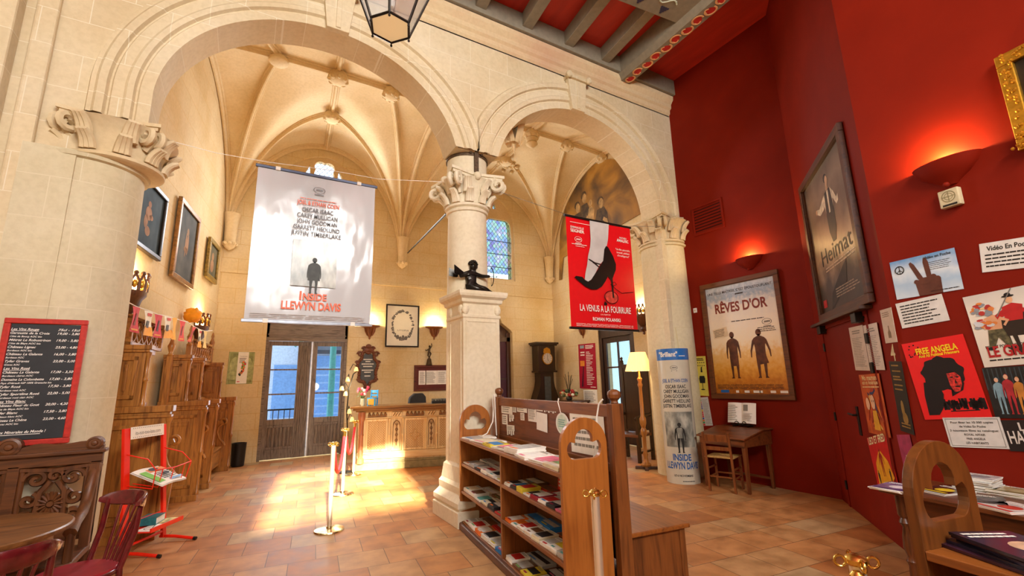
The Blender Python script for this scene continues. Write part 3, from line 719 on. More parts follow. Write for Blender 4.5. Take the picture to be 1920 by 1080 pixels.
def painted_beam():
    a = Vector((5.48, 5.35, 0)); L = 8.3; o = MB()
    pr = [(-.17,7.16),(-.17,6.84),(-.13,6.78),(-.10,6.745),(.10,6.745),(.13,6.78),(.17,6.84),(.17,7.16)]
    o.extr([pr], 0, -L); b = struct('beam_painted', o, GREY); b.location = a; b.rotation_euler = (0,0,-R(2.5))
    red = MB(); pk = MB(); z = 6.742
    for k in range(18):
        y = -.12-.21*k; s_ = 1 if k % 2 else -1
        red.at(Matrix.Translation((s_*.012, y, z)) @ Matrix.Rotation(-PI/2, 4, 'X') @ Matrix.Rotation(.7*s_, 4, 'Y'))
        red.ell(0, 0, .085, .06, 0, 14)
        pts = [(s_*.012+.07*math.cos(t)*s_, y+.085*math.sin(t), z-.003) for t in [-1.9+i*.35 for i in range(13)]]
        pk.tube(pts, .015, 5, flatten=.3)
        pk.tube([(s_*-.02+.035*math.cos(t)*s_, y+.03+.04*math.sin(t), z-.003) for t in [1+i*.4 for i in range(9)]], .011, 5, flatten=.3)
    red.build('painted_leaf', plain('b8201a', .6), b); pk.build('painted_scroll', plain('d8a06c', .6), b)
painted_beam()
def vine_beam():
    a = Vector((5.42, 3.80, 0)); o = MB(); o.extr([[(-9,6.84),(-.0,6.84),(-.0,7.16),(-9,7.16)]], -.52, 0); b = struct('beam_vine', o, GREY, bevel=.01); b.location = a; b.rotation_euler = (0,0,-R(6))
    z = 6.836; vn = MB(); gr = MB()
    for k in range(7):
        x0 = -.42-.62*k
        vn.tube([(x0-.62+.62*i/14, -.27+.05*math.sin(i/14*4*PI), z) for i in range(15)], .012, 5, flatten=.4)
        for (gx, gy) in ((-.12,-.16),(-.35,-.36),(-.55,-.18)):
            for i in range(4):
                for j in range(4-i): gr.at(Matrix.Translation((x0+gx-.05+.035*j+.017*i, gy+.03*i, z)) @ Matrix.Rotation(-PI/2, 4, 'X')).ell(0, 0, .02, .02, 0, 8)
    vn.build('painted_vine', plain('c8d4c0', .6), b); gr.build('painted_grapes', plain('34304c', .6), b)
vine_beam()

# ---- outside: pavement, a pale house front, railing, green canopy post
mb = MB().box(-6, 22, 12.05, 24, -.25, -.15); struct('street_pavement', mb, plain('c4ccd8', .8))
mb = MB().box(-6, 14, 20, 21, -.2, 7); o = struct('street_house', mb, plain('dde4ec', .8))
w = MB()
for x in (-2, 1, 3.4, 6): w.box(x, x+1, 19.96, 20, .4, 2.4); w.box(x, x+1, 19.96, 20, 3.5, 5.2)
w.build('window', plain('88b0dc', .3), o)
mb = MB().box(15, 16, 6, 20, -.2, 5); struct('side_street_house', mb, plain('7c94a4', .8))
mb = MB().box(8.6, 15, 5, 12, -.25, -.15); struct('side_street_pavement', mb, plain('5c6468', .8))
o = thing('iron_railing', 'dark iron railing outside behind the panes of the street door', 'railing', (0,14,-.15))
r_ = MB(); r_.box(-1.5, 1.75, -.02, .02, 1.10, 1.14); r_.box(-1.5, 1.75, -.02, .02, .1, .13)
for i in range(24): r_.tube([(-1.4+.135*i,0,.1),(-1.4+.135*i,0,1.12)], .011, 6)
r_.build('bars', M_IRON, o)
o = thing('canopy_post', 'green iron canopy post outside, seen through the right leaf of the street door', 'post', (2.58,16.5,-.15))
p_ = MB().lathe([(.16,0),(.16,.3),(.11,.35),(.10,3.2),(.16,3.3),(.16,3.4)], 12); p_.build('shaft', plain('4a9c94', .5), o, smooth=40)
q_ = MB(); q_.tube([(-1.2,0,3.0)]+[(-1.1*math.cos(t),0,3.0+.5*math.sin(t)) for t in [i*.3 for i in range(1,6)]]+[(0,0,3.4)], .035, 6); q_.tube([(1.2,0,3.0)]+[(1.1*math.cos(t),0,3.0+.5*math.sin(t)) for t in [i*.3 for i in range(1,6)]]+[(0,0,3.4)], .035, 6)
q_.build('bracket', plain('4a9c94', .5), o)
o = thing('cafe_shutter', 'blue painted shop shutter across the street behind the door glass', 'shutter', (3.4,19.8,-.15))
p_ = MB(); p_.box(-1.3, 1.3, 0, .1, 0, 2.9)
p_.build('board', plain('7eb0e4', .5), o); q_ = MB()
for i in range(8): q_.box(-1.2, 1.2, -.03, 0, .3+.3*i, .36+.3*i)
q_.build('slat', plain('a8cbee', .5), o)

for px, X in ((540, 1.15), (612, 2.2)):
    o = thing('terrace_chair', 'white terrace chair outside behind the %s leaf of the street door' % ('left' if px < 580 else 'right'), 'chair', (X, 13.1, -.15), .6 if px < 580 else -.5, 'terrace chairs outside')
    WC = plain('e4e8ee', .4)
    for x in (-.2, .2):
        l = MB(); l.tube([(x,-.2,0),(x,-.2,.45)], .014, 6); l.build('front_leg', WC, o); l = MB(); l.tube([(x,.2,0),(x,.2,.45),(x,.28,.9)], .014, 6); l.build('rear_leg', WC, o)
    l = MB(); l.box(-.22,.22,-.22,.22,.44,.46); l.build('seat', WC, o); l = MB()
    for i in range(4): z = .55+.09*i; l.box(-.2,.2,.215+.02*i,.23+.02*i,z,z+.05)
    l.build('back_slats', WC, o)
o = thing('terrace_awning', 'dark awning across the street, seen at the top of the right door leaf', 'awning', (3.2, 18.6, 2.9)); m = MB(); m.add([(-1.3,0,.0),(.2,0,.0),(.2,1.2,.8),(-1.3,1.2,.8),(-1.3,0,-.15),(.2,0,-.15)], [(0,1,2,3),(4,5,1,0)]); m.build('canvas', plain('3a4450', .7), o)
# ================================================================== placing things on walls
def rot_of(d): return math.atan2(d.y, d.x)
WALLS = {'left': (WL0, (WL1-WL0).normalized()), 'back': (Vector((0,BY,0)), Vector((1,0,0))), 'right': (WR0, (WR1-WR0).normalized()),
         'red': (Vector((RX,5.25,0)), Vector((0,-1,0))), 'diag': (CA, (C2-CA).normalized()), 'front': (C2, D3)}
def wpt(wall, px, py, off=0.0):
    """photo pixel -> (distance along the wall, height) on a plane 'off' in front of the wall"""
    o, d = WALLS[wall]; n = Vector((d.y, -d.x, 0)); p = on_plane(px, py, o+n*off, n); return (p-o).dot(d), p.z
def wquad(wall, tl, tr, br, bl, off=0.0):
    P = [Vector(wpt(wall, *q, off)) for q in (tl, tr, br, bl)]
    c = sum(P, Vector((0,0)))/4; e = ((P[1]-P[0])+(P[2]-P[3]))/2; f = ((P[0]-P[3])+(P[1]-P[2]))/2
    return c, e.length, f.length, math.atan2(e.y, e.x)
def wthing(name, label, cat, wall, x, z, roll=0.0, off=0.0, group=None):
    o, d = WALLS[wall]; n = Vector((d.y, -d.x, 0)); p = o+d*x+n*off; p.z = z
    return thing(name, label, cat, p, rot_of(d), group, -roll)
def sheet(mb, w, h, th=.002, y=0.0): return mb.box(-w/2, w/2, y-th, y, -h/2, h/2)
def textlines(mb, n, x0, x1, z0, z1, y, rows=.45, ragged=.3, seed=1):
    r_ = random.Random(seed); s = (z1-z0)/n
    for i in range(n):
        z = z1-s*(i+.5); xe = x1-(x1-x0)*ragged*r_.random(); xb = x0
        while xb < xe-.001:
            l = min(xe-xb, (x1-x0)*(.06+.12*r_.random())); mb.rect(xb, xb+l*.88, z-s*rows/2, z+s*rows/2, y); xb += l
def frame(mb, w, h, b, d, y=0.0, inner=0.0):
    """a mitred picture frame of bar width b, depth d"""
    for x0, x1, z0, z1 in ((-w/2,w/2,h/2-b,h/2),(-w/2,w/2,-h/2,-h/2+b),(-w/2,-w/2+b,-h/2+b,h/2-b),(w/2-b,w/2,-h/2+b,h/2-b)): mb.box(x0, x1, y-d, y, z0, z1)
    return mb

# ---- wine chalkboard on the left column
o = thing('wine_chalkboard', 'red framed blackboard wine list chalked in French on the left column', 'blackboard', (-1.42, 5.12, 1.672))
b_ = MB(); frame(b_, .50, .99, .042, .03); b_.at(); 
b_.build('frame', plain('b42a20', .5, var=.12, scale=30), o, bevel=.006)
b_ = MB(); b_.box(-.215, .215, -.014, -.004, -.45, .45); b_.build('slate', plain('2a2e33', .6, var=.15, scale=5), o)
t = MB(); y = -.0155
ROWS = [("Les Vins Rouge", "75cl - 15cl", 1), ("Garouste de la Croix", "19,00 - 3,80", 0), ("Côte de Bourg AOC bio", "", 2), ("Métrat Le Robustrinon", "19,00 - 3,80", 0), ("Côte de Blaye AOC bio", "", 2),
        ("Château Lignac", "23,00 - 4,80", 0), ("Bordeaux AOC bio", "", 2), ("Château La Galante", "16,00 - 3,80", 0), ("Bordeaux AOC", "", 2), ("Tyfer Graves", "23,00 - 5,00", 0), ("Graves AOC", "", 2),
        ("Les Vins Rosé", "", 1), ("Château La Galante", "17,00 - 3,50", 0), ("Bordeaux clairet AOC", "", 2), ("Domaine La Colombette", "17,00 - 3,80", 0), ("Pays d'Hérault IGP 100% Grenache bio", "", 2),
        ("Tyfer Rosé", "17,50 - 3,80", 0), ("Bordeaux rosé AOC", "", 2), ("Tyfer Sportline Rosé", "22,00 - 5,00", 0), ("Bordeaux rosé clair AOC", "", 2), ("Les Vins Blanc", "", 1), ("Château Fleur du Gout", "20,00 - 4,20", 0),
        ("Côte de Blaye AOC bio", "", 2), ("Tyfer Blanc", "17,50 - 3,80", 0), ("Bordeaux blanc AOC", "", 2), ("Château Le Chêne", "23,00 - 4,60", 0), ("Bergerac AOC bio", "", 2)]
z = .418
for a, p, k in ROWS:
    h = .0185 if k < 2 else .0135
    t.text(a, -.205, z-h, h, y=y, align='L', bold=.012, shear=.28, w=min(.25, .0115*len(a)) if k < 2 else min(.29, .0088*len(a)))
    if p: t.text(p, .205, z-h, .019, y=y, align='R', bold=.012, shear=.28, w=.135)
    if k == 1: t.rect(-.205, -.205+.0115*len(a), z-h-.007, z-h-.004, y)
    z -= .0305 if k < 2 else .0255
t.text("Eaux Minerales du Monde !", -.19, -.40, .021, y=y, align='L', bold=.014, shear=.28, w=.29); t.rect(-.19, .07, -.412, -.408, y)
t.build('chalk_lettering', plain('f2f0ea', .8, var=.02), o)

# ---- carved settle
def settle():
    o = thing('carved_settle', 'dark carved wooden settle with pierced back panels and scrolled crest under the blackboard', 'bench', (-1.55, 5.0, 0))
    X0, X1 = -.95, .62
    o.scale = (1, 1, .925)
    s = MB(); s.box(X0, X1, -.46, .04, .40, .45); s.box(X0, X1, -.44, -.40, .30, .40); s.build('seat', M_WALNUTX, o, bevel=.008)
    fr = MB(); fr.box(X0, X1, 0, .06, 1.10, 1.20); fr.box(X0, X1+.02, -.03, .08, 1.185, 1.215); fr.box(X0, X1, 0, .05, .50, .60)
    xs = [X0, -.42, .08, X1-.07]
    for x in xs: fr.box(x, x+.07, 0, .06, .45, 1.12)
    fr.box(X0, X1, .0, .02, .60, .62); fr.build('back_frame', M_WALNUTX, o, bevel=.006)
    for k in range(3):
        a, b = xs[k]+.07, xs[k+1]; c = (a+b)/2; p = MB()
        def spiral(cx, cz, r0, turns, sgn, ph, rr=.022):
            p.tube([(cx+sgn*r0*(1-q/26)*math.cos(ph+turns*2*PI*q/24), .03, cz+r0*(1-q/26)*math.sin(ph+turns*2*PI*q/24)) for q in range(25)], rr, 6)
        w = (b-a)
        for sg in (-1, 1):
            spiral(c+sg*w*.26, 1.0, .075, 1.3, sg, 0); spiral(c+sg*w*.33, .84, .06, 1.2, sg, 2); spiral(c+sg*w*.36, .69, .055, 1.2, -sg, 1)
            p.tube([(c+sg*w*.08,.03,.62),(c+sg*w*.2,.03,.72),(c+sg*w*.17,.03,.9),(c+sg*w*.05,.03,.98)], .026, 6)
            p.tube([(c+sg*w*.48,.03,.62),(c+sg*w*.47,.03,1.1)], .02, 6)
        spiral(c, 1.02, .05, 1, 1, 0); p.tube([(a,.03,1.085),(c,.03,1.065),(b,.03,1.085)], .025, 6); p.tube([(a,.03,.63),(b,.03,.63)], .025, 6)
        q = p.build('pierced_panel', M_WALNUT, o, smooth=60)
        f = MB(); f.at(Matrix.Translation((c, .025, .80)) @ Matrix.Rotation(PI/2, 4, 'X'))
        f.lathe([(.001,.02),(.02,.02),(.03,.0),(.08,.0),(.085,-.02)], 20)
        for i in range(16): ang = i*PI/8; f.tube([(.025*math.cos(ang),.025*math.sin(ang)*1.3,.012),(.075*math.cos(ang),.075*math.sin(ang)*1.3,.014)], .010, 5)
        f.build('rosette', M_WALNUT, q, smooth=50)
    cr = MB()
    top = []
    for i in range(41):
        t = i/40; x = X0+.02+(X1-X0-.02)*t; ph = (t*3) % 1
        top.append((x, 1.245+.045*abs(math.sin(t*3*PI))**1.5+.02*math.sin(t*9*PI)))
    cr.extr([[(X0+.02,1.215),(X1,1.215)]+top[::-1]], .005, .05)
    for cx, cz, r in ((X1-.06,1.265,.055), (X1-.55,1.275,.07), (X1-1.1,1.275,.07), (X0+.07,1.265,.055)):
        cr.at(Matrix.Translation((cx,.0275,cz)) @ Matrix.Rotation(PI/2, 4, 'X')).lathe([(r,-.03),(r,.03),(r*.75,.036),(r*.7,.03),(r*.4,.03),(r*.3,.042),(.001,.045)], 20)
    cr.at(); cr.build('crest', M_WALNUTX, o, smooth=40)
    for x in (X0+.03, X1-.03):
        a = MB(); pts = [(x,.02,1.08),(x,-.06,1.0),(x,-.10,.9),(x,-.13,.82),(x,-.22,.74),(x,-.36,.70),(x,-.45,.66)]
        a.tube(pts, [.04,.035,.035,.035,.035,.035,.04], 8); a.tube([(x,-.42,.68),(x,-.42,.42)], .028, 8)
        a.box(x-.03, x+.03, -.05, .03, .45, 1.1); a.build('arm', M_WALNUT, o, smooth=45)
        for yy in (-.42, .02):
            l = MB(); l.lathe([(.035,0),(.03,.06),(.04,.1),(.028,.14),(.035,.38),(.035,.40)], 10, (x,yy,0)); l.build('leg', M_WALNUT, o, smooth=45)
settle()

# ---- round table and two bentwood chairs
def round_table():
    o = thing('round_table', 'round brown wooden cafe table in front of the carved settle', 'table', (-1.39, 4.19, 0))
    t = MB().lathe([(.001,.72),(.49,.72),(.505,.725),(.51,.735),(.51,.75),(.50,.757),(.001,.757)], 48); t.build('top', wood('4e3018', '86592e', 'x', .38, .8), o, smooth=30)
    a = MB().lathe([(.41,.62),(.42,.62),(.42,.72),(.41,.72)], 40, cap=False); a.build('apron', wood('8a5f2c', 'b98a48', 'x', .45), o, smooth=40)
    for i in range(4):
        l = MB(); an = PI/4+i*PI/2; l.lathe([(.02,0),(.025,.3),(.03,.6),(.03,.72)], 10, (.37*math.cos(an), .37*math.sin(an), 0)); l.build('leg', M_OAK, o, smooth=40)
round_table()
M_BENT = plain('5a1418', .22, var=.2, scale=20, coat=.5); M_SEATRED = plain('8c1c26', .4, var=.12)
def bent_chair(loc, face, label):
    rz = math.atan2(face[1], face[0])-PI/2
    o = thing('bentwood_chair', label, 'chair', (loc[0], loc[1], 0), rz, 'bentwood chairs at the round table')
    s = MB().lathe([(.001,.44),(.17,.44),(.205,.45),(.21,.465),(.20,.478),(.001,.472)], 32, sy=1.02); s.build('seat', M_SEATRED, o, smooth=35)
    rim = MB(); rim.tube([(.205*math.cos(t),.21*math.sin(t),.452) for t in [2*PI*i/32 for i in range(32)]], .016, 8, closed=True); rim.build('seat_rim', M_BENT, o, smooth=60)
    def back(a, z): return (.235*math.sin(a), -.05-.215*math.cos(a)-.10*(z-.46), z)
    r_ = MB(); A = 1.12; n = 20
    for i in range(n+1): pass
    vs = []; fs = []
    for i in range(n+1):
        a = -A+2*A*i/n; hz = .05*(1-(abs(a)/A)**4*.75)
        for (dr, dz) in ((0,-hz),(.012,-hz*.8),(.014,hz*.7),(.006,hz),(-.006,hz),(-.012,hz*.7),(-.012,-hz*.8)):
            x, y, z = back(a, .84+dz*1.0); f = 1+dr/.235; vs.append((x*f, (y+.05)*f-.05, z))
    k = 7
    for i in range(n):
        for j in range(k): fs.append((i*k+j, i*k+(j+1) % k, (i+1)*k+(j+1) % k, (i+1)*k+j))
    fs += [tuple(range(k))[::-1], tuple(n*k+j for j in range(k))]
    r_.add(vs, fs); r_.build('top_rail', M_BENT, o, smooth=50)
    for sg in (-1, 1):
        l = MB(); x, y, z = back(sg*.86, .82); l.tube([(sg*.17,-.24,0),(sg*.165,-.17,.25),(sg*.165,-.15,.46),(x*1.0,y+.02,.66),(x,y,.84)], [.015,.018,.019,.018,.016], 10); l.build('rear_leg', M_BENT, o, smooth=60)
        l = MB(); l.tube([(sg*.165,.18,0),(sg*.15,.155,.25),(sg*.145,.145,.45)], [.014,.017,.019], 10); l.build('front_leg', M_BENT, o, smooth=60)
    for a in (-.5, -.25, 0, .25, .5):
        sp = MB(); x, y, z = back(a, .80); sp.tube([(x*.62,-.165-.02*math.cos(a),.46),(x,y,.80)], .009, 8); sp.build('spindle', M_BENT, o, smooth=60)
    h = MB(); h.tube([(.155*math.cos(t),.165*math.sin(t),.24) for t in [2*PI*i/24 for i in range(24)]], .009, 6, closed=True); h.build('stretcher_hoop', M_BENT, o, smooth=60)
bent_chair((-.81, 4.10), (-.78, -.62), 'dark red bentwood chair at the round table, beside the red stand')
bent_chair((-1.00, 3.33), (-.5, .86), 'dark red bentwood chair seen from behind at the bottom left corner')

# ---- red display stand
def red_stand():
    d = Vector((.49, .87, 0)).normalized()
    o = thing('display_stand', 'bright red metal newspaper stand with a white web address sign', 'stand', (-.72, 6.21, 0), rot_of(d))
    RM = plain('e8240e', .35, var=.04); w = .255; tilt = .15
    def P(x, z, y=0): return (x, y+tilt*z/1.2, z)
    for sg in (-1, 1):
        p = MB(); p.beam(P(sg*w, .04), P(sg*w, 1.2), .075 if sg < 0 else .05, .03, up=(0,1,0)); p.build('post', RM, o, bevel=.004)
        f = MB(); f.tube([(sg*w,.04,.05),(sg*w,-.12,.045),(sg*w,-.32,.02)], .016, 8); f.build('foot', RM, o, smooth=60)
        c = MB(); c.tube([(sg*w,-.315,.02),(sg*w,-.345,.017)], .018, 8); c.build('rubber_cap', M_BLACK, o)
    c = MB(); c.tube([P(-w,.10), P(w,.10)], .014, 8); c.tube([P(-w,.30), P(w,.30)], .01, 8); c.build('crossbar', RM, o, smooth=60)
    s = MB(); s.at(Matrix.Translation(P(0, 1.15, -.022)) @ Matrix.Rotation(-math.atan(tilt/1.2), 4, 'X')); s.box(-w+.03, w-.03, -.004, 0, -.06, .06); sg_ = s.build('sign', plain('e8e4da', .5, var=.02), o)
    t = MB(); t.at(s.M); t.text('its-not-too-late.com', 0, -.022, .04, y=-.006, w=.34, bold=.005)
    for i in range(16):
        for z in (-.045, .045): t.rect(-.2+.025*i, -.19+.025*i, z-.004, z+.004, -.006)
    t.build('lettering', M_GREYINK, sg_)
    b = MB()   # wire rack leaning forward
    zs = .62
    for sg in (-1, 1): b.tube([P(sg*w,.95,-.01), (sg*(w-.01),-.10,.90), (sg*w,-.20,.80), (sg*(w-.02),-.17,.62), P(sg*w,.66)], .006, 6)
    b.tube([(-w,-.20,.80),(0,-.20,.78),(w,-.20,.80)], .006, 6)
    for x in (-.16, 0, .16): b.tube([P(x,.66), (x,-.17,.62), (x,-.20,.79)], .005, 6)
    b.build('wire_rack', RM, o, smooth=60)
    tr = MB(); tr.box(-w+.03, w-.03, -.20, .10, .215, .225); tr.box(-w+.03, w-.03, -.205, -.19, .215, .255); tr.build('tray', RM, o, bevel=.002)
    base = Vector((-.72, 6.21, 0)); rz = rot_of(d)
    def on_stand(x, y, z): return base+Matrix.Rotation(rz, 3, 'Z') @ Vector((x, y, z))
    m = thing('newspaper', 'white printed newspaper with green and orange patches lying in the red wire rack', 'newspaper', on_stand(.0,-.06,.70), rz+.12)
    n_ = MB(); n_.at(Matrix.Rotation(R(24), 4, 'X')); n_.grid(lambda u, v: ((u-.5)*.44, (v-.5)*.34, .01*math.sin(u*5)), 8, 4); n_.grid(lambda u, v: ((u-.5)*.43, (v-.5)*.33, .012+.01*math.sin(u*5)), 8, 4); n_.build('pages', M_PAPER, m)
    q = MB().use(plain('7cc048', .7)); q.at(Matrix.Rotation(R(24), 4, 'X') @ Matrix.Translation((0,0,.024)) @ Matrix.Rotation(-PI/2, 4, 'X')); q.rect(-.2,-.1,-.12,.1)
    q.use(plain('e08a4c', .7)).rect(-.08,.18,.06,.12); q.use(plain('88b4e0', .7)).rect(-.02,.19,-.13,-.1); q.use(M_INK).ell(.02,.1,.07,.03,-.001); q.ell(.08,.0,.06,.02,-.001); textlines(q, 5, -.07,.19,-.09,.04,-.001, seed=4); q.build('print', None, m)
    z0 = .226
    m = thing('book', 'thick teal and white book lying on the tray of the red stand', 'book', on_stand(.05,.0,z0+.012), rz+.25)
    q = MB(); q.box(-.10,.10,-.075,.075,.004,.062); q.build('pages', plain('e4e8e6', .7, var=.05, scale=60), m); q = MB(); q.box(-.105,.105,-.08,.08,.062,.067); q.box(-.105,.105,-.08,.08,0,.004); q.box(-.108,-.102,-.08,.08,0,.067); q.build('cover', plain('1f6a70', .4, var=.2, scale=30), m)
    m = thing('leaflet', 'white leaflet with a black curl drawn on it, on the red tray', 'leaflet', on_stand(-.10,-.12,z0), rz-.05); q = MB(); q.box(-.11,.11,-.07,.07,0,.010); q.build('paper', M_PAPER, m); q = MB(); q.tube([(-.05+.03*math.cos(t),.0+.035*math.sin(t),.0108) for t in [i*.4 for i in range(13)]]+[(.06,.02,.0108)], .004, 4, flatten=.2); q.build('drawing', M_INK, m)
    m = thing('leaflet', 'yellow and brown picture leaflet at the right of the red tray', 'leaflet', on_stand(.14,-.11,z0), rz+.1); q = MB(); q.box(-.09,.09,-.07,.07,0,.012); q.build('paper', plain('c9bc84', .6, var=.4, scale=18), m)
red_stand()

# ---- choir stalls along the left chapel wall
SP0 = Vector((-.51, 7.86, 0)); SDIR = (Vector((-.05, 11.36, 0))-SP0).normalized(); SRZ = rot_of(SDIR)
ST = wood('6e3f16', 'b67a36', 'z', .34, 1.0, .15); STX = wood('6e3f16', 'b67a36', 'x', .34, 1.0, .15)
def spt(t, off, z): v = SP0+Matrix.Rotation(SRZ, 3, 'Z') @ Vector((t, off, 0)); v.z = z; return v
def colonnette(mb, x, y, z0, z1, r=.022):
    h = z1-z0; mb.lathe([(r*1.5,0),(r*1.5,.03),(r*1.0,.05),(r,h*.45),(r*1.5,h*.47),(r*1.5,h*.5),(r,h*.52),(r,h-.07),(r*1.6,h-.03),(r*1.7,h)], 10, (x,y,z0))
def partition(mb, t, D=.60, end=False):
    th = .05
    mb.box(t-th/2, t+th/2, .03, D, .06, 1.32); mb.box(t-.05, t+.05, -.0, D, 0, .08)
    mb.box(t-.04, t+.04, .0, D, 1.30, 1.33); mb.box(t-.06, t+.06, -.03, D, 1.33, 1.40); mb.box(t-.045, t+.045, -.015, D, 1.27, 1.30)
    mb.box(t-th/2, t+th/2, .30, D, 1.40, 2.02); mb.box(t-.05, t+.05, .26, D, 2.0, 2.03); mb.box(t-.065, t+.065, .24, D, 2.03, 2.08)
    for x in (t-th/2-.008, t+th/2):   # framed sunk panels
        for y0, y1, z0, z1 in ((.10,D-.06,.18,1.2),(.36,D-.04,1.48,1.95)):
            mb.box(x-.012, x+.02, y0, y1, z1-.045, z1); mb.box(x-.012, x+.02, y0, y1, z0, z0+.045); mb.box(x-.012, x+.02, y0, y0+.04, z0, z1); mb.box(x-.012, x+.02, y1-.04, y1, z0, z1)
            mb.box(x-.006, x+.014, y0+.085, y1-.085, z0+.09, z1-.09); mb.box(x-.01, x+.018, y0+.11, y1-.11, z1-.16, z1-.13)
def stall(t0, t1, label, last=False, fill=True):
    o = thing('choir_stall', label, 'choir stall', SP0, SRZ, 'carved choir stalls on the left chapel wall')
    p = MB(); partition(p, t0); p.build('partition', ST, o, bevel=.005)
    c = MB(); colonnette(c, t0, .015, .08, 1.27); colonnette(c, t0, .28, 1.40, 2.0, .02); c.build('colonnette', ST, o, smooth=40)
    if last:
        p = MB(); partition(p, t1); p.build('partition', ST, o, bevel=.005); c = MB(); colonnette(c, t1, .015, .08, 1.27); colonnette(c, t1, .28, 1.40, 2.0, .02); c.build('colonnette', ST, o, smooth=40)
    a, b = t0+.03, t1-.03
    bp = MB(); bp.box(a, b, .56, .60, .1, 2.05); n = max(2, round((b-a)/.3)); w = (b-a)/n
    for i in range(n):
        x = a+w*(i+.5); bp.box(x-w/2, x-w/2+.03, .54, .56, 1.42, 2.0); bp.tube([(x+w*.42*math.cos(q), .55, 1.66+.2*math.sin(q)) for q in [PI*k/10 for k in range(11)]], .014, 6); bp.tube([(x, .55, 1.45),(x, .55, 1.9)], .012, 6)
    bp.box(a, b, .5, .6, 1.36, 1.42); bp.box(a, b, .48, .6, 2.02, 2.08); bp.build('back_panel', ST, o, bevel=.004)
    s = MB(); s.box(a, b, .14, .56, .43, .47); s.box(a, b, .16, .19, .12, .43); s.build('seat', STX, o, bevel=.006)
    for x, sg in ((a, 1), (b, -1)):
        m = MB(); xx = x+sg*.03; A_ = [(.55,.08),(.14,.08),(.12,.40),(.10,.47),(.12,.52),(.20,.62),(.24,.74),(.22,.84),(.14,.90),(.16,.95),(.28,.96),(.42,.92),(.55,.94)]
        m.at(Matrix.Translation((xx,0,0)) @ Matrix.Rotation(PI/2, 4, 'Z')); m.extr([A_], -.022, .022); m.at()
        m.tube([(xx, .15+.05*math.cos(q), .93+.05*math.sin(q)) for q in [k*.5 for k in range(12)]], .026, 6); m.tube([(xx,.10,.47),(xx,.12,.52),(xx,.20,.62),(xx,.24,.74),(xx,.22,.84),(xx,.14,.90)], .030, 6)
        m.build('arm', ST, o, smooth=60)
    br = MB(); br.box(a, a+.16, .05, .34, 1.22, 1.27); br.box(a, a+.12, .1, .3, 1.17, 1.22); br.box(a, a+.06, .14, .26, 1.05, 1.17); br.build('bracket', ST, o, bevel=.008)
stall(-1.29, -.30, 'tall carved choir stall nearest the camera, behind the red stand', last=False)
stall(.54, 1.38, 'second carved choir stall, just past the gap hung with pennants')
stall(1.38, 3.08, 'farthest and widest carved choir stall, beside the black bin', last=True)
def cresting(t0, t1, label):
    o = thing('openwork_cresting', label, 'cresting', SP0, SRZ); zb, zt = 2.085, 2.42; y = .5
    f = MB(); f.box(t0, t1, y-.03, y+.03, zb, zb+.04); f.box(t0, t1, y-.03, y+.03, zt-.035, zt); f.box(t0, t0+.05, y-.03, y+.03, zb, zt+.02); f.box(t1-.05, t1, y-.03, y+.03, zb, zt+.02); f.build('rails', STX, o, bevel=.004)
    l = MB(); n = int((t1-t0)/.17)
    for i in range(n):
        x = t0+.05+(t1-t0-.1)*(i+.5)/n; w = (t1-t0-.1)/n*.62
        for sg in (-1, 1): l.tube([(x+sg*w*math.sin(q*PI), y, zb+.04+(zt-zb-.08)*q) for q in [k/8 for k in range(9)]], .013, 6); l.tube([(x-sg*w*math.cos(q*PI), y+.01, zb+.04+(zt-zb-.08)*q) for q in [k/8 for k in range(9)]], .011, 6)
    l.build('lattice', ST, o, smooth=60)
cresting(-1.27, -.12, 'near openwork lattice cresting on the stalls, under the red and yellow pennants')
cresting(1.45, 3.04, 'far openwork lattice cresting on the stalls, next to the far corner')
def finial(t, label, h=.45):
    o = thing('turned_finial', label, 'finial', spt(t, .5, 2.085 if t > 1 else 1.2), SRZ); z = 0 if t > 1 else .0
    H = h if t > 1 else 1.55
    f = MB(); f.box(-.035, .035, -.035, .035, 0, H*.55); f.build('post', ST, o, bevel=.004)
    g = MB(); g.lathe([(.035,0),(.045,.02),(.025,.05),(.04,.1),(.05,.15),(.03,.2),(.02,.24),(.028,.27),(.015,.33),(.001,.36)], 12, (0,0,H*.55)); g.build('turning', ST, o, smooth=50)
finial(3.12, 'turned wooden finial at the far end of the far cresting')
finial(.42, 'tall post with a turned top in the gap between the stalls')
finial(1.41, 'turned finial carrying the orange cloth between the crestings', .36)
o = thing('orange_cloth', 'bunched orange cloth stuck on top of a stall finial', 'cloth', spt(1.41, .5, 2.75)); c = MB(); c.sph((0,0,.02), .13, .12, .12, 14, 10)
for v_ in range(len(c.v)): x, y, z = c.v[v_]; k = 1+.22*math.sin(9*x*8+3*z*20)*math.cos(11*y*8+z*14); c.v[v_] = (x*k, y*k, z*k+.03)
c.build('cloth', plain('f09a18', .7), o, smooth=60)
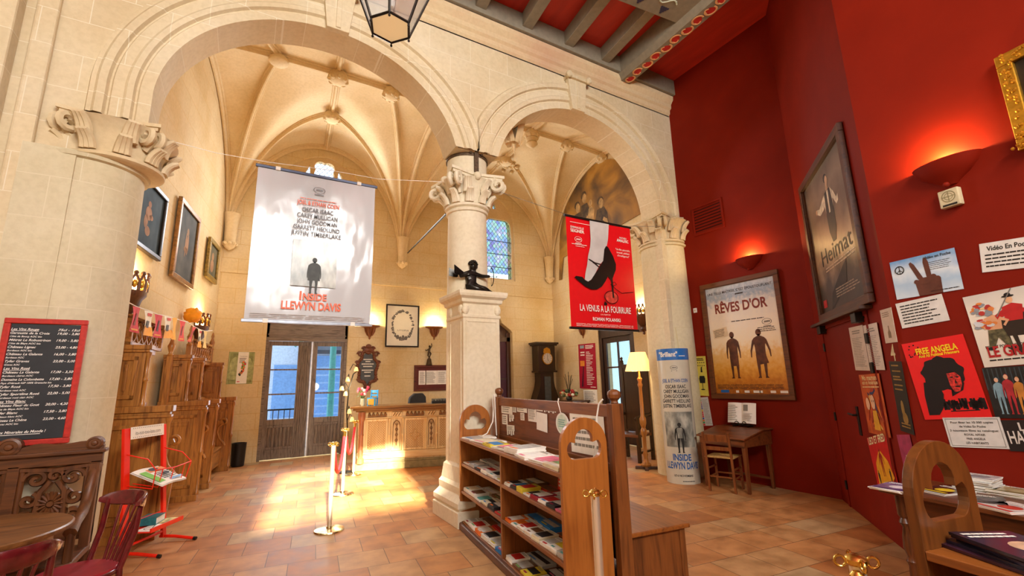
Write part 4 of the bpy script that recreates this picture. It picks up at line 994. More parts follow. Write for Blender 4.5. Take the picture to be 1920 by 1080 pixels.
# pennants on a string
def bunting():
    n = Vector((SDIR.y, -SDIR.x, 0)); pl = SP0-n*.42
    pt = lambda px, py, k=0: on_plane(px, py, pl+n*k, n)
    o = thing('pennant_string', 'white string of small red, yellow and white film pennants hung above the choir stalls', 'bunting', pt(300, 590)); inv = o.location.copy()
    st = [(241,567),(256,575),(280,583),(297,590),(314,593),(328,597),(343,602),(352,604),(364,612),(375,618),(385,621),(398,620)]
    m = MB(); m.tube([pt(*q)-inv for q in st], .006, 5); m.build('string', M_WHITE, o)
    data = [((249,574),(263,578),(259,625),(244,621),'c8242c','red pennant at the near end',0),((271,582),(287,586),(284,631),(269,628),'e8e2d0','white and yellow pennant',1),((290,589),(305,592),(302,634),(288,632),'c81c30','red pennant with a dark figure',0),
            ((308,592),(322,594),(323,634),(307,634),'e8e2d0','white and yellow pennant with a dark shape',1),((323,595),(333,597),(328,637),(322,636),'e8b040','plain yellow pennant',2),((337,601),(348,604),(344,640),(335,639),'d83c34','red pennant hung past the post',0),
            ((361,613),(368,614),(357,641),(352,640),'d8483c','slanting red pennant',0),((371,617),(379,619),(376,652),(370,651),'e8dcb8','white and yellow pennant, second from the far end',1),((382,620),(389,622),(386,653),(381,652),'e0c078','yellow pennant at the far end',2)]
    for tl, tr, br, bl, col, lab, kind in data:
        P = [pt(*q)-inv for q in (tl, tr, br, bl)]; d = (P[1]-P[0])
        m = MB(); m.use(plain(col, .6, var=.04)); m.grid(lambda u, v: P[0].lerp(P[1], u).lerp(P[3].lerp(P[2], u), v)+n*(.012*math.sin(u*3.1+v*4)), 5, 8, flip=True)
        def rect(u0, u1, v0, v1, mt, k=.004):
            m.use(mt); m.grid(lambda u, v: P[0].lerp(P[1], u0+(u1-u0)*u).lerp(P[3].lerp(P[2], u0+(u1-u0)*u), v0+(v1-v0)*v)+n*(.012*math.sin((u0+(u1-u0)*u)*3.1+(v0+(v1-v0)*v)*4)+k), 4, 4, flip=True)
        if kind == 0: rect(.35,.65,.25,.72, plain('5a2a20' if 'figure' in lab else '8a3424', .6), .005); rect(.15,.85,.86,.92, plain('e8a040', .6), .005)
        if kind == 1: rect(0,1,.62,1, plain('e8a028', .6), .005); rect(.2,.8,.08,.2, plain('c84838', .6), .006); rect(.15,.6,.4,.68, plain('4a4440', .6), .007)
        p = m.build('pennant', None, o); p['label'] = lab
bunting()

# ---- paintings on the left wall
def dark_canvas(seed, c0, c1, c2):
    m, nt, bs = _new('old_canvas'); bs.inputs['Roughness'].default_value = .75; bs.inputs['Specular IOR Level'].default_value = .15
    no = N(nt, 'ShaderNodeTexNoise'); no.inputs['Scale'].default_value = 3.0; no.inputs['Detail'].default_value = 5; nt.links.new(coords(nt, 'Object', (1,1,.8), loc=(seed, 0, seed)), no.inputs['Vector'])
    nt.links.new(ramp(nt, no.outputs['Fac'], [(.3, c0), (.55, c1), (.75, c2)]), bs.inputs['Base Color']); return m
def painting(y0, y1, z0, z1, label, fr_mat, b, cm, fig, fcol):
    t0 = (y0-WL0.y)/(WL1-WL0).normalized().y; t1 = (y1-WL0.y)/(WL1-WL0).normalized().y; w = t1-t0; h = z1-z0
    o = wthing('oil_painting', label, 'painting', 'left', (t0+t1)/2, (z0+z1)/2, off=.02, group='old paintings on the left chapel wall')
    f = MB(); frame(f, w, h, b, .06); frame(f, w-b*1.2, h-b*1.2, b*.4, .045); f.build('frame', fr_mat, o, bevel=.01)
    c = MB(); c.box(-w/2+b*.8, w/2-b*.8, -.025, -.005, -h/2+b*.8, h/2-b*.8); c.build('canvas', cm, o)
    g = MB()
    for (cx, cz, rx, rz) in fig: g.ell(cx*w, cz*h, rx*w, rz*h, -.0265, 16)
    g.build('painted_figure', dark_canvas(5, fcol, 'a8805c', '6a4a34'), o)
FIG = [(0,.18,.05,.05),(0,.05,.10,.10),(-.06,-.08,.06,.1),(.09,.02,.06,.04),(.02,-.2,.08,.07)]
painting(6.75, 7.82, 3.34, 4.28, 'black framed dark blue painting half hidden by the left column', plain('2a2018', .35, var=.2), .06, dark_canvas(1, '222c34', '35444c', '4a565a'), FIG, '8a5a40')
painting(8.37, 9.47, 3.26, 4.55, 'large gilt framed dark painting in the middle of the left chapel wall', plain('8a6030', .35, .3, .25, 20), .08, dark_canvas(2, '3a3a36', '56544c', '6c675a'), [(.03,.18,.05,.05),(.06,.02,.05,.14),(0,-.06,.09,.04),(-.02,.0,.03,.16)], '9a7a58')
painting(10.25, 11.05, 3.68, 4.48, 'small gilt framed portrait nearest the far corner of the left wall', plain('8a7030', .35, .3, .25, 20), .09, dark_canvas(3, '4c4a38', '66614a', '7a745a'), [(0,.12,.1,.1),(0,-.12,.16,.16)], '8a7450')

# ---- wall lights: carved wooden ones in the chapel
def crown_sconce(wall, x, z, label, power=22):
    o = wthing('crown_sconce', label, 'wall light', wall, x, z, group='carved wooden wall lights of the chapel')
    b = MB(); b.lathe([(.001,-.36),(.03,-.34),(.02,-.31),(.06,-.26),(.05,-.22),(.10,-.16),(.12,-.08),(.15,-.04),(.15,0),(.13,.0)], 16, a0=PI, a1=2*PI, cap=False); b.box(-.15, .15, -.01, .0, -.3, .0); b.build('bracket', M_WALNUT, o, smooth=40)
    c = MB(); k = 7
    for i in range(k):
        a = PI+PI*(i+.5)/k; p = Vector((.145*math.cos(a), .145*math.sin(a), 0)); t = Vector((-math.sin(a), math.cos(a), 0))
        c.tube([p-t*.028, p-t*.03+Vector((0,0,.09)), p+Vector((0,0,.16))], .011, 6); c.tube([p+t*.028, p+t*.03+Vector((0,0,.09)), p+Vector((0,0,.16))], .011, 6); c.sph(tuple(p+Vector((0,0,.165))), .022, n=6, m=5)
    c.build('crown', M_WALNUT, o, smooth=50)
    g = MB()
    for i in range(k): a = PI+PI*(i+.5)/k; g.sph((.14*math.cos(a), .14*math.sin(a), .06), .022, .022, .04, 8, 6)
    g.build('gilt_bead', plain('e8b848', .25, .9), o, smooth=60)
    u = MB(); u.sph((0,-.07,.05), .035, n=10, m=8); u.build('bulb', emit('warm_bulb', 'ffdca0', 14), o, smooth=60)
    o.scale = (1.3, 1.3, 1.3)
    l = lamp('crown_sconce_light', 'POINT', (0,-.08,.13), power, (1, .76, .42), .04); l.parent = o
x, z = wpt('left', 257, 547, .1); crown_sconce('left', x, z, 'carved crown wall light peeping out beside the left column', 30)
x, z = wpt('left', 381, 612, .1); crown_sconce('left', x, z, 'carved crown wall light with gilt beads above the far choir stalls', 30)
# ================================================================== chapel furnishings
BOWLW = wood('6a3414', '9a5a28', 'z', .4)
def bowl_sconce(wall, x, z, label, power=30):
    o = wthing('bowl_sconce', label, 'wall light', wall, x, z, group='shallow wooden bowl wall lights')
    b = MB(); b.lathe([(.001,-.36),(.025,-.33),(.02,-.30),(.05,-.26),(.07,-.20),(.10,-.12),(.15,-.06),(.24,-.03),(.25,0),(.235,0),(.14,-.04)], 20, sy=.72, a0=PI, a1=2*PI, cap=False); b.build('bowl', BOWLW, o, smooth=40)
    c = MB()
    for i in range(5): a = PI+PI*(i+.5)/5; c.tube([(.06*math.cos(a),.05*math.sin(a),-.26),(.115*math.cos(a),.085*math.sin(a),-.15),(.14*math.cos(a),.1*math.sin(a),-.07)], [.012,.02,.012], 6)
    c.build('carved_leaf', BOWLW, o, smooth=60)
    u = MB(); u.sph((0,-.07,.0), .03, n=10, m=8); u.build('bulb', emit('warm_bulb', 'ffdca0', 14), o, smooth=60)
    l = lamp('bowl_sconce_light', 'POINT', (0,-.09,.06), power, (1, .78, .44), .04); l.parent = o
bowl_sconce('back', 2.65, 3.03, 'wooden bowl wall light just right of the street door')
bowl_sconce('back', 4.35, 3.06, 'wooden bowl wall light right of the framed print, next to the pier', 34)
x, z = wpt('right', 1087, 614, .1); bowl_sconce('right', x, z+.05, 'wooden bowl wall light tucked behind the red banner', 26)
x, z = wpt('right', 1199, 590, .1); crown_sconce('right', x, z, 'carved crown wall light right of the red banner, by the glazed door', 26)

# ---- framed print, notice board, bell, cartouche slate
c, w, h, a = wquad('back', (723,571), (786,573), (784,652), (722,650))
o = wthing('framed_print', 'black framed engraving of a grey wreath hung between two wall lights', 'picture', 'back', c.x, c.y, off=.015)
f = MB(); frame(f, w, h, .035, .03); f.build('frame', M_BLACK, o, bevel=.004); f = MB(); sheet(f, w-.05, h-.05); f.build('print', plain('e9e4d2', .5, var=.03, scale=4), o)
g = MB(); r_ = random.Random(3)
for i in range(150):
    t = r_.random()*2*PI; k = 1+.16*(r_.random()-.5); x, z = .27*k*math.cos(t), .37*k*math.sin(t)+.02
    g.ell(x, z, .012+.02*r_.random(), .01+.016*r_.random(), -.0032-.0001*i/10, 7, t)
for x in (-.12, -.05, .02, .09): g.ell(x, -.30+.02*math.sin(x*40), .035, .045, -.0045, 10)
g.text('UTOPIA', .02, -.14, .045, y=-.004, w=.30); g.build('engraving', plain('6e6c66', .6, var=.3, scale=60), o)

c, w, h, a = wquad('back', (779,685), (860,686), (860,735), (778,733))
o = wthing('notice_board', 'dark red wooden notice board with three white sheets behind the counter', 'notice board', 'back', (3.81+4.98)/2, 1.705, off=.005)
f = MB(); w, h = 1.17, .66; frame(f, w, h, .06, .04); f.build('frame', wood('401812', '6a2c1c', 'x'), o, bevel=.006); f = MB(); sheet(f, w-.08, h-.08, .012); f.build('board', plain('5e2018', .6), o)
for x, ww in ((-.36,.20),(-.12,.32),(.19,.29)):
    p = MB(); p.box(x-ww/2, x+ww/2, -.018, -.014, -.17, .19); q = p.build('paper', M_PAPER, o); t = MB(); textlines(t, 16, x-ww/2+.03, x+ww/2-.03, -.14, .16, -.019, seed=int(x*100)+90); t.build('print', M_GREYINK, q)
o = thing('figurine_bell', 'small dark bronze figurine on a bell standing on top of the notice board', 'figurine', (4.20, BY-.06, 2.035))
b = MB(); b.lathe([(.085,0),(.075,.03),(.06,.10),(.055,.15),(.03,.18),(.02,.2),(.03,.22),(.025,.24)], 14); b.build('bell', plain('4a3a26', .35, .7), o, smooth=40)
b = MB(); b.tube([(-.03,0,.23),(-.02,0,.33),(0,0,.40),(.01,0,.46)], [.022,.026,.03,.018], 8); b.sph((.01,0,.49), .03, n=8, m=6); b.tube([(-.01,0,.42),(-.08,0,.38),(-.11,0,.40)], .012, 6); b.tube([(.02,0,.43),(.07,0,.5),(.06,0,.57)], .012, 6); b.tube([(.02,0,.24),(.05,0,.3),(.0,0,.36)], .018, 6); b.build('figure', plain('4a3a26', .35, .7), o, smooth=60)

o = wthing('cartouche_slate', 'carved walnut cartouche frame around an oval chalked slate, left of the counter back wall', 'blackboard', 'back', 2.63, 1.98, off=.01)
f = MB()
for i in range(48):
    t = 2*PI*i/48; rr = 1+.10*math.sin(7*t); f.sph((.225*rr*math.cos(t), -.02, .41*rr*math.sin(t)-.01), .042, .035, .042, 8, 6)
for sg in (-1, 1):
    for (cx, cz, r) in ((.2,.33,.07),(.25,.12,.05),(.2,-.3,.05),(.1,.46,.06)):
        f.tube([(sg*(cx+r*(1-k/22)*math.cos(k*.45)), -.03, cz+r*(1-k/22)*math.sin(k*.45)) for k in range(18)], .02, 6)
    f.tube([(sg*.03,-.03,-.40),(sg*.07,-.03,-.47),(sg*.03,-.03,-.54)], .028, 6)
f.sph((0,-.03,.52), .07, .04, .06); f.sph((0,-.03,.43), .12, .04, .06); f.build('carved_frame', wood('4a2412', '7a4220'), o, smooth=60)
s = MB(); s.extr([[(.205*math.cos(2*PI*i/32), .385*math.sin(2*PI*i/32)-.02) for i in range(32)]], -.015, .0); s.build('slate', plain('4b5054', .6, var=.1), o)
t = MB()
for i, (z, ww) in enumerate(((.20,.22),(.15,.12),(.09,.30),(.03,.22),(-.06,.28),(-.11,.16),(-.2,.14))):
    textlines(t, 1, -ww/2, ww/2, z-.018, z+.018, -.017, .7, .0, 30+i)
t.build('chalk_lettering', plain('e8e8e0', .8, var=.02), o)

# ---- green poster with a white bookmark, bin
c, w, h, a = wquad('back', (427,660), (477,660), (474,720), (427,720))
o = wthing('green_print', 'olive green print of arches under a white card, left of the street door', 'poster', 'back', c.x, c.y, off=.004, roll=a)
p = MB(); sheet(p, w, h); p.build('sheet', plain('8a9058', .6, var=.25, scale=9), o)
g = MB()
for sg in (-1, 1): g.extr([[(sg*.12-.09,-.25),(sg*.12+.09,-.25),(sg*.12+.09,.1),(sg*.12+.05,.2),(sg*.12,.24),(sg*.12-.05,.2),(sg*.12-.09,.1)]], -.0035, -.0025)
frame(g, w*.96, h*.97, .014, .001, -.0025); g.build('printed_arches', plain('aab078', .6, var=.2), o)
k = MB(); k.box(-.07,.13,-.008,-.004,-.335,.34); q = k.build('card', plain('f0eee4', .5, var=.02), o)
g = MB().use(M_INK); g.text('Vincennes', .03, .24, .022, y=-.0085, w=.14); textlines(g, 5, -.04, .10, .10, .22, -.0085, seed=8)
r_ = random.Random(5)
for i in range(26): g.use(plain(r_.choice(['c83838','e07838','4c7a34','7ab04c','2c3a24']), .6)); g.ell(-.02+.05*r_.random()+.0022*i, -.16+.011*i+.03*r_.random(), .022, .026, -.0086-.00003*i, 8)
g.use(M_RED).rect(-.05,.0,-.30,-.285,-.0085); g.build('print', None, q)
o = thing('waste_bin', 'slim black waste bin on the floor beside the last choir stall', 'bin', (.04, 11.32, 0)); b = MB().lathe([(.10,0),(.12,.02),(.135,.44),(.14,.46),(.12,.46),(.105,.03)], 24); b.build('body', M_BLACK, o, smooth=40)

# ---- reception counter
CO = Vector((1.95, 9.19, 0)); CDIR = Vector((.954, -.30, 0)).normalized(); CRZ = rot_of(CDIR)
def cpt(x, y, z): v = CO+Matrix.Rotation(CRZ, 3, 'Z') @ Vector((x, y, 0)); v.z = z; return v
def counter():
    o = thing('reception_counter', 'carved pale oak reception counter with lattice panels and brown top', 'counter', CO, CRZ); L = 2.5
    W1 = wood('cfa460', 'ecd49c', 'z', .45, .8, bmp=.1); W1X = wood('cfa460', 'ecd49c', 'x', .45, .8, bmp=.1); W2 = wood('b08444', 'd8b06c', 'z', .4, bmp=.1)
    b = MB(); b.box(0, L, .05, .55, .16, 1.10); b.build('carcass', W1, o, bevel=.004)
    b = MB(); b.box(-.02, L, 0, .6, 0, .13); b.box(-.01, L, .02, .58, .13, .17); b.build('plinth', plain('8a7c50', .6, var=.15), o, bevel=.008)
    t = MB(); t.box(-.14, L, -.10, .66, 1.13, 1.17); t.box(-.10, L, -.06, .62, 1.09, 1.13); t.box(-.05, L, -.02, .6, 1.06, 1.09); t.build('worktop', wood('6d4a22', '9a7038', 'x', .3), o, bevel=.008)
    m = MB(); m.box(0, L, .01, .05, .20, .30); m.box(0, L, .02, .05, .93, .95); m.box(0, L, .0, .05, .30, .325); m.build('moulding', W1X, o, bevel=.005)
    big = [(.15,.54),(.86,1.25),(1.50,1.90),(2.2,2.48)]; nar = [(.62,.80),(1.29,1.45),(1.97,2.13)]
    for k, (a, c_) in enumerate(big):
        p = MB(); frame_x = p
        for x0, x1, z0, z1 in ((a,c_,.88,.92),(a,c_,.33,.37),(a,a+.03,.37,.88),(c_-.03,c_,.37,.88)): p.box(x0, x1, .02, .05, z0, z1)
        q = p.build('lattice_panel', W1, o, bevel=.003)
        g = MB(); a2, c2, z0, z1 = a+.03, c_-.03, .37, .88; st = .045
        n = int((c2-a2+z1-z0)/st)+1
        for i in range(n):
            for sg in (1, -1):
                x0 = a2-(z1-z0)+i*st if sg == 1 else a2+i*st; p0 = [x0, z0]; p1 = [x0+sg*(z1-z0), z1]
                pts = [p0, p1]; lo, hi = a2, c2
                def clip(pA, pB):
                    (xa, za), (xb, zb) = pA, pB; res = []
                    ta, tb = 0.0, 1.0
                    for e0, e1 in (((lo-xa), (xb-xa)), ):
                        pass
                    dx = xb-xa; t0, t1 = 0, 1
                    for bnd, s_ in ((lo, 1), (hi, -1)):
                        va, vb = (xa-bnd)*s_, (xb-bnd)*s_
                        if va < 0 and vb < 0: return None
                        if va < 0: t0 = max(t0, va/(va-vb))
                        if vb < 0: t1 = min(t1, va/(va-vb))
                    return None if t0 >= t1 else ((xa+dx*t0, za+(zb-za)*t0), (xa+dx*t1, za+(zb-za)*t1))
                r_ = clip(p0, p1)
                if r_: g.beam((r_[0][0],.046,r_[0][1]), (r_[1][0],.046,r_[1][1]), .010, .012, up=(0,1,0))
        if k == 1:
            g.tube([(1.055+.07*math.cos(t)*(1+.35*math.cos(4*t)), .035, .60+.08*math.sin(t)*(1+.35*math.cos(4*t))) for t in [2*PI*i/40 for i in range(40)]], .010, 6, closed=True)
        g.build('lattice', W2, q)
        f = MB(); f.box(a+.02, c_-.02, .03, .05, .955, .99)
        for i in range(5): x = a+.05+(c_-a-.1)*i/4; f.sph((x, .035, 1.015), .02, .02, .032, 8, 6); f.sph((x-.016, .035, 1.0), .015, .02, .015, 6, 5); f.sph((x+.016, .035, 1.0), .015, .02, .015, 6, 5)
        f.build('carved_frieze', plain('7d5626', .45, var=.2), q, smooth=50)
    for a, c_ in nar:
        p = MB(); cx = (a+c_)/2
        for x0, x1, z0, z1 in ((a,c_,.33,.36),(a,a+.018,.36,.90),(c_-.018,c_,.36,.90)): p.box(x0, x1, .015, .05, z0, z1)
        p.box(a, c_, .02, .05, .955, 1.04); hw = (c_-a)/2-.018
        q = p.build('arched_panel', W1, o, bevel=.003)
        g = MB(); g.tube([(cx-hw,.03,.40)]+[(cx-hw,.03,.72)]+[(cx-hw*math.cos(t), .03, .72+.16*math.sin(t)) for t in [.3*i for i in range(1,11)]]+[(cx+hw,.03,.40)], .010, 6)
        g.tube([(cx,.04,.42),(cx,.04,.82)], .008, 6)
        for z in (.48,.58,.68,.78):
            for sg in (-1, 1): g.tube([(cx,.04,z),(cx+sg*.025,.035,z+.035),(cx+sg*.01,.035,z+.06)], .007, 5)
        for i in range(3): g.tube([(a+.02+.05*i,.018,.97),(a+.06+.05*i,.018,1.03)], .008, 5)
        g.build('carving', plain('7d5626', .45, var=.2), q, smooth=50)
    for x in (.58,.83,1.27,1.475,1.94,2.16):
        c_ = MB(); colonnette(c_, x, .02, .33, .92, .016); c_.build('colonnette', W1, o, smooth=40)
    c_ = MB(); c_.lathe([(.07,.13),(.07,.22),(.05,.24),(.055,.34),(.042,.38),(.042,.62),(.05,.64),(.042,.66),(.042,.88),(.06,.92),(.07,.97),(.07,1.06)], 16, (.06,.02,0)); c_.build('corner_column', wood('8a4a30', 'b87850', 'z', .4), o, smooth=40)
counter()
o = thing('toy_chair', 'small bright blue wooden chair standing on the counter', 'model chair', cpt(.24,.14,1.17), CRZ-.35)
BL = plain('1e96e0', .4, var=.03)
for x in (-.07, .07):
    l = MB(); l.beam((x,.05,0),(x*.9,.09,.30), .02, .02); l.build('back_post', BL, o); l = MB(); l.beam((x,-.06,0),(x,-.05,.14), .02, .02); l.build('leg', BL, o)
l = MB(); l.box(-.085,.085,-.07,.07,.135,.15); l.build('seat', BL, o); l = MB(); l.beam((-.075,.085,.27),(.075,.085,.27), .05, .014, up=(0,1,0)); l.beam((-.075,.078,.20),(.075,.078,.20), .03, .014, up=(0,1,0)); l.build('back_slat', BL, o)
l = MB(); l.box(-.06,.06,-.075,-.068,.02,.13); l.build('orange_card', plain('d89030', .6, var=.2), o)
o = thing('flower_vase', 'small glass of pink and red flowers on the left end of the counter', 'flowers', cpt(.05,.2,1.17))
v = MB().lathe([(.03,0),(.045,.04),(.04,.10),(.045,.14)], 12); v.build('vase', plain('b8b8a0', .15, spec=.8), o, smooth=40)
r_ = random.Random(11); s = MB(); b = MB()
for i in range(11):
    a = i*2.4; rr = .04+.07*r_.random(); z = .2+.13*r_.random(); s.tube([(0,0,.08),(rr*.6*math.cos(a),rr*.6*math.sin(a),z*.8),(rr*math.cos(a),rr*math.sin(a),z)], .005, 5); b.use(plain(['d83c5c','e88098','f0b8b8','b83044'][i % 4], .6)); b.sph((rr*math.cos(a),rr*math.sin(a),z+.02), .032, n=8, m=6)
    s.grid(lambda u, v_: (rr*.5*math.cos(a+.5)+.1*(u-.2)*math.cos(a+1), rr*.5*math.sin(a+.5)+.1*(u-.2)*math.sin(a+1)+.03*(v_-.5), z*.6+.03*math.sin(u*3)), 4, 2)
s.build('stems', plain('4c7030', .6), o); b.build('blossoms', None, o, smooth=60)
o = thing('branch_lamp', 'curving dark branch lamp with small glowing bell shades at the counter end', 'lamp', (1.76, 9.22, 0))
st = MB().lathe([(.12,0),(.12,.02),(.02,.03)], 20); st.build('base', M_IRON, o, smooth=40)
st = MB(); st.tube([(0,0,0),(.02,0,.6),(-.02,0,1.1),(.0,0,1.5),(.07,0,1.78),(.14,0,1.84)], .012, 8)
bl = [(668,692),(652,711),(648,738),(641,728),(655,771),(660,786)]; ends = []
for px, py in bl:
    q = on_plane(px, py, (1.76,9.22,0), (.2,.98,0))-Vector((1.76,9.22,0)); ends.append(q); st.tube([(0,0,q.z-.02),(q.x*.5,q.y*.5,q.z+.10),(q.x,q.y,q.z+.05)], .007, 6)
st.build('stem', M_IRON, o, smooth=60)
for q in ends:
    s = MB(); s.lathe([(.010,.04),(.024,.03),(.034,.0),(.042,-.04)], 10, tuple(q), cap=False); sh = s.build('shade', emit('glow_shade', 'ffcf78', 1.1), o, smooth=60)
    u = MB(); u.sph((q.x,q.y,q.z-.01), .022, n=8, m=6); u.build('bulb', emit('warm_bulb', 'ffdca0', 14), sh, smooth=60)
l = lamp('branch_lamp_light', 'POINT', (.05,-.12,1.55), 14, (1,.82,.55), .1); l.parent = o
o = thing('desk_chair', 'dark grey high backed desk chair behind the reception counter', 'chair', (3.35, 9.95, 0), .3)
b = MB(); b.extr([[(-.24,.72),(.24,.72),(.25,.9),(.22,1.28),(.14,1.36),(-.08,1.36),(-.2,1.28),(-.25,.9)]], -.05, .05); b.build('backrest', plain('2e2e30', .6), o, bevel=.03, seg=3)
b = MB(); b.box(-.25,.25,-.5,.02,.46,.54); b.build('seat', plain('2e2e30', .6), o, bevel=.03); b = MB(); b.tube([(0,-.22,.06),(0,-.22,.46)], .03, 8); b.box(-.02,.02,-.04,.0,.5,.75)
for i in range(5): a = i*2*PI/5; b.tube([(0,-.22,.07),(.28*math.cos(a),-.22+.28*math.sin(a),.05)], .018, 6)
b.build('pedestal', M_BLACK, o); b = MB()
for i in range(5): a = i*2*PI/5; b.sph((.28*math.cos(a),-.22+.28*math.sin(a),.028), .028, n=8, m=6)
b.build('castors', M_BLACK, o)
o = thing('till', 'low dark till with raised keys on the counter beside the pier', 'till', cpt(1.58,.22,1.17), CRZ); b = MB(); b.box(-.2,.25,-.12,.12,0,.05); b.add([(-.2,-.12,.05),(.25,-.12,.05),(.25,.12,.09),(-.2,.12,.09)], [(0,1,2,3)]); b.build('case', M_BLACK, o, bevel=.006); b = MB()
for i in range(7): b.box(-.17+.055*i,-.13+.055*i,-.08,-.02,.055,.075)
b.build('keys', plain('4a463e', .5), o)

# ---- rope stanchions
def stanchion(x, y, label, group='polished brass rope stanchions'):
    o = thing('rope_stanchion', label, 'stanchion', (x, y, 0), 0, group)
    b = MB().lathe([(.155,0),(.16,.006),(.155,.018),(.11,.026),(.035,.032),(.03,.05)], 40); b.build('base', plain('e4d8a8', .22, 1.0, .02), o, smooth=30)
    b = MB().lathe([(.0255,.03),(.0255,.915)], 20); b.build('post', plain('f0ead8', .38, .85, .02), o, smooth=40)
    b = MB().lathe([(.03,.905),(.036,.912),(.036,.925),(.03,.932),(.02,.938),(.001,.94)], 20); b.build('cap', M_BRASS, o, smooth=30)
    for i in range(4):
        a = PI/4+i*PI/2; h = MB(); c_ = (.052*math.cos(a), .052*math.sin(a), .915); h.tube([(c_[0]+.018*math.cos(a)*math.cos(t), c_[1]+.018*math.sin(a)*math.cos(t), c_[2]+.018*math.sin(t)) for t in [2*PI*k/12 for k in range(12)]], .005, 6, closed=True); h.build('hook', M_BRASS, o, smooth=60)
    return o
S1, S2, S3 = (.96,5.765), (1.402,7.459), (1.844,8.90)
stanchion(*S1, 'brass stanchion standing alone nearest on the sunlit floor'); stanchion(*S2, 'middle brass stanchion, second from the counter, holding both red ropes'); stanchion(*S3, 'brass stanchion farthest away, against the corner of the counter')
def rope(a, b, sag, label):
    o = thing('velvet_rope', label, 'rope', (a[0], a[1], .90)); pts = []; d = Vector((b[0]-a[0], b[1]-a[1], 0)); n = d.normalized()
    for i in range(25): t = i/24; p = n*.075+(d-n*.15)*t; pts.append((p.x, p.y, -sag*4*t*(1-t)-.01))
    m = MB(); m.tube(pts, .021, 10); m.build('rope', plain('d8242c', .55, var=.06), o, smooth=60)
    m = MB(); m.tube(pts[:2], .024, 10); m.tube(pts[-2:], .024, 10); m.build('end_cap', M_BRASS, o, smooth=60)
rope(S1, S2, .42, 'red rope slung between the nearest and the middle stanchion'); rope(S2, S3, .42, 'red rope slung between the middle stanchion and the counter stanchion')

# ---- longcase clock, poster, flowers, chair and lamp of the right bay
def clock():
    o = thing('longcase_clock', 'tall dark longcase clock with a pale round dial in the chapel corner', 'clock', (7.72, 11.36, 0))
    b = MB(); b.box(-.30,.30,-.17,.17,1.84,2.58); b.box(-.34,.34,-.20,.17,1.80,1.85); b.build('hood', wood('1c100a', '36210f', 'z', .3), o, bevel=.01)
    b = MB(); b.box(-.36,.36,-.21,.19,2.58,2.62); b.box(-.40,.40,-.24,.2,2.62,2.68); b.build('cornice', wood('1c100a', '36210f', 'z', .3), o, bevel=.01)
    k = 24; L = [(.23,1.80),(.23,1.55),(.26,1.38),(.34,1.18),(.41,1.0),(.42,.8),(.40,.6),(.34,.42),(.33,.40)]
    b = MB(); b.extr([[(-x,z) for x, z in L]+[(x,z) for x, z in L[::-1]]], -.15, .17); b.build('waist', wood('1c100a', '36210f', 'z', .3), o, smooth=40)
    b = MB(); b.box(-.40,.40,-.18,.17,0,.40); b.build('plinth', wood('1c100a', '36210f', 'z', .3), o, bevel=.01)
    d = MB(); d.extr([[(.18*math.cos(t),2.2+.18*math.sin(t)) for t in [2*PI*i/32 for i in range(32)]]], -.20, -.17); d.build('bezel', M_GOLD, o, smooth=40)
    d = MB(); d.extr([[(.155*math.cos(t),2.2+.155*math.sin(t)) for t in [2*PI*i/32 for i in range(32)]]], -.207, -.2); q = d.build('dial', plain('d8d6d0', .3, var=.1), o)
    m = MB()
    for i in range(12): t = i*PI/6; m.beam((.115*math.cos(t),-.2085,2.2+.115*math.sin(t)),(.14*math.cos(t),-.2085,2.2+.14*math.sin(t)), .012, .001, up=(0,1,0))
    m.beam((0,-.21,2.2),(0,-.21,2.31), .010, .002, up=(0,1,0)); m.beam((0,-.21,2.2),(.02,-.21,2.12), .012, .002, up=(0,1,0)); m.build('hands_and_marks', M_INK, q)
    d = MB(); d.extr([[(-.13,2.36),(.13,2.36),(.11,2.48),(0,2.53),(-.11,2.48)]], -.19, -.17); d.build('dial_crest', M_GOLD, o, bevel=.01)
    g = MB(); g.box(-.11,.11,-.165,-.15,.95,1.68); g.build('door_glass', plain('46525e', .12, spec=.8), o)
clock()
c, w, h, a = wquad('right', (1084,646), (1116,643), (1120,730), (1088,728))
o = wthing('list_poster', 'crimson poster with a column of white text lines beside the glazed side door', 'poster', 'right', c.x, c.y, a, .004)
p = MB(); sheet(p, w, h); p.build('sheet', plain('a81030', .45, var=.04), o)
t = MB().use(M_WHITE); textlines(t, 3, -.06, w*.40, h*.38, h*.47, -.004, .5, .2, 1); textlines(t, 20, -.04, w*.40, -h*.42, h*.33, -.004, .4, .6, 2); textlines(t, 2, -w*.38, -w*.12, h*.22, h*.34, -.004, .5, .1, 3); t.rect(w*.15,w*.44,-h*.465,-h*.45,-.004)
t.use(plain('e08a30', .5)).rect(-w*.42,-w*.15,.0,h*.12,-.004); t.use(plain('3c1830', .5)).extr([[(-w*.36,-h*.46),(-w*.28,-h*.46),(-w*.2,-.02),(-w*.24,.0)]], -.005, -.0035); t.use(plain('8a98a0', .5)).rect(-w*.4,-w*.15,h*.4,h*.47,-.004); t.build('print', None, o)
c, w, h, a = wquad('right', (1093,731), (1119,731), (1122,757), (1096,756))
o = wthing('info_sheet', 'white printed sheet on the wall right under the crimson list poster', 'paper', 'right', c.x, c.y, a, .004); p = MB(); sheet(p, w, h); p.build('sheet', M_PAPER, o); t = MB(); textlines(t, 8, -w*.4, w*.4, -h*.4, h*.4, -.003, seed=6); t.build('print', M_GREYINK, o)
o = thing('console_table', 'small dark wooden side table under the crimson poster', 'table', (7.78, 10.15, 0)); t = MB().box(-.3,.3,-.4,.4,.98,1.02); t.build('top', M_DARK, o, bevel=.006)
for x in (-.26,.26):
    for y in (-.36,.36): t = MB().box(x-.02,x+.02,y-.02,y+.02,0,.98); t.build('leg', M_DARK, o)
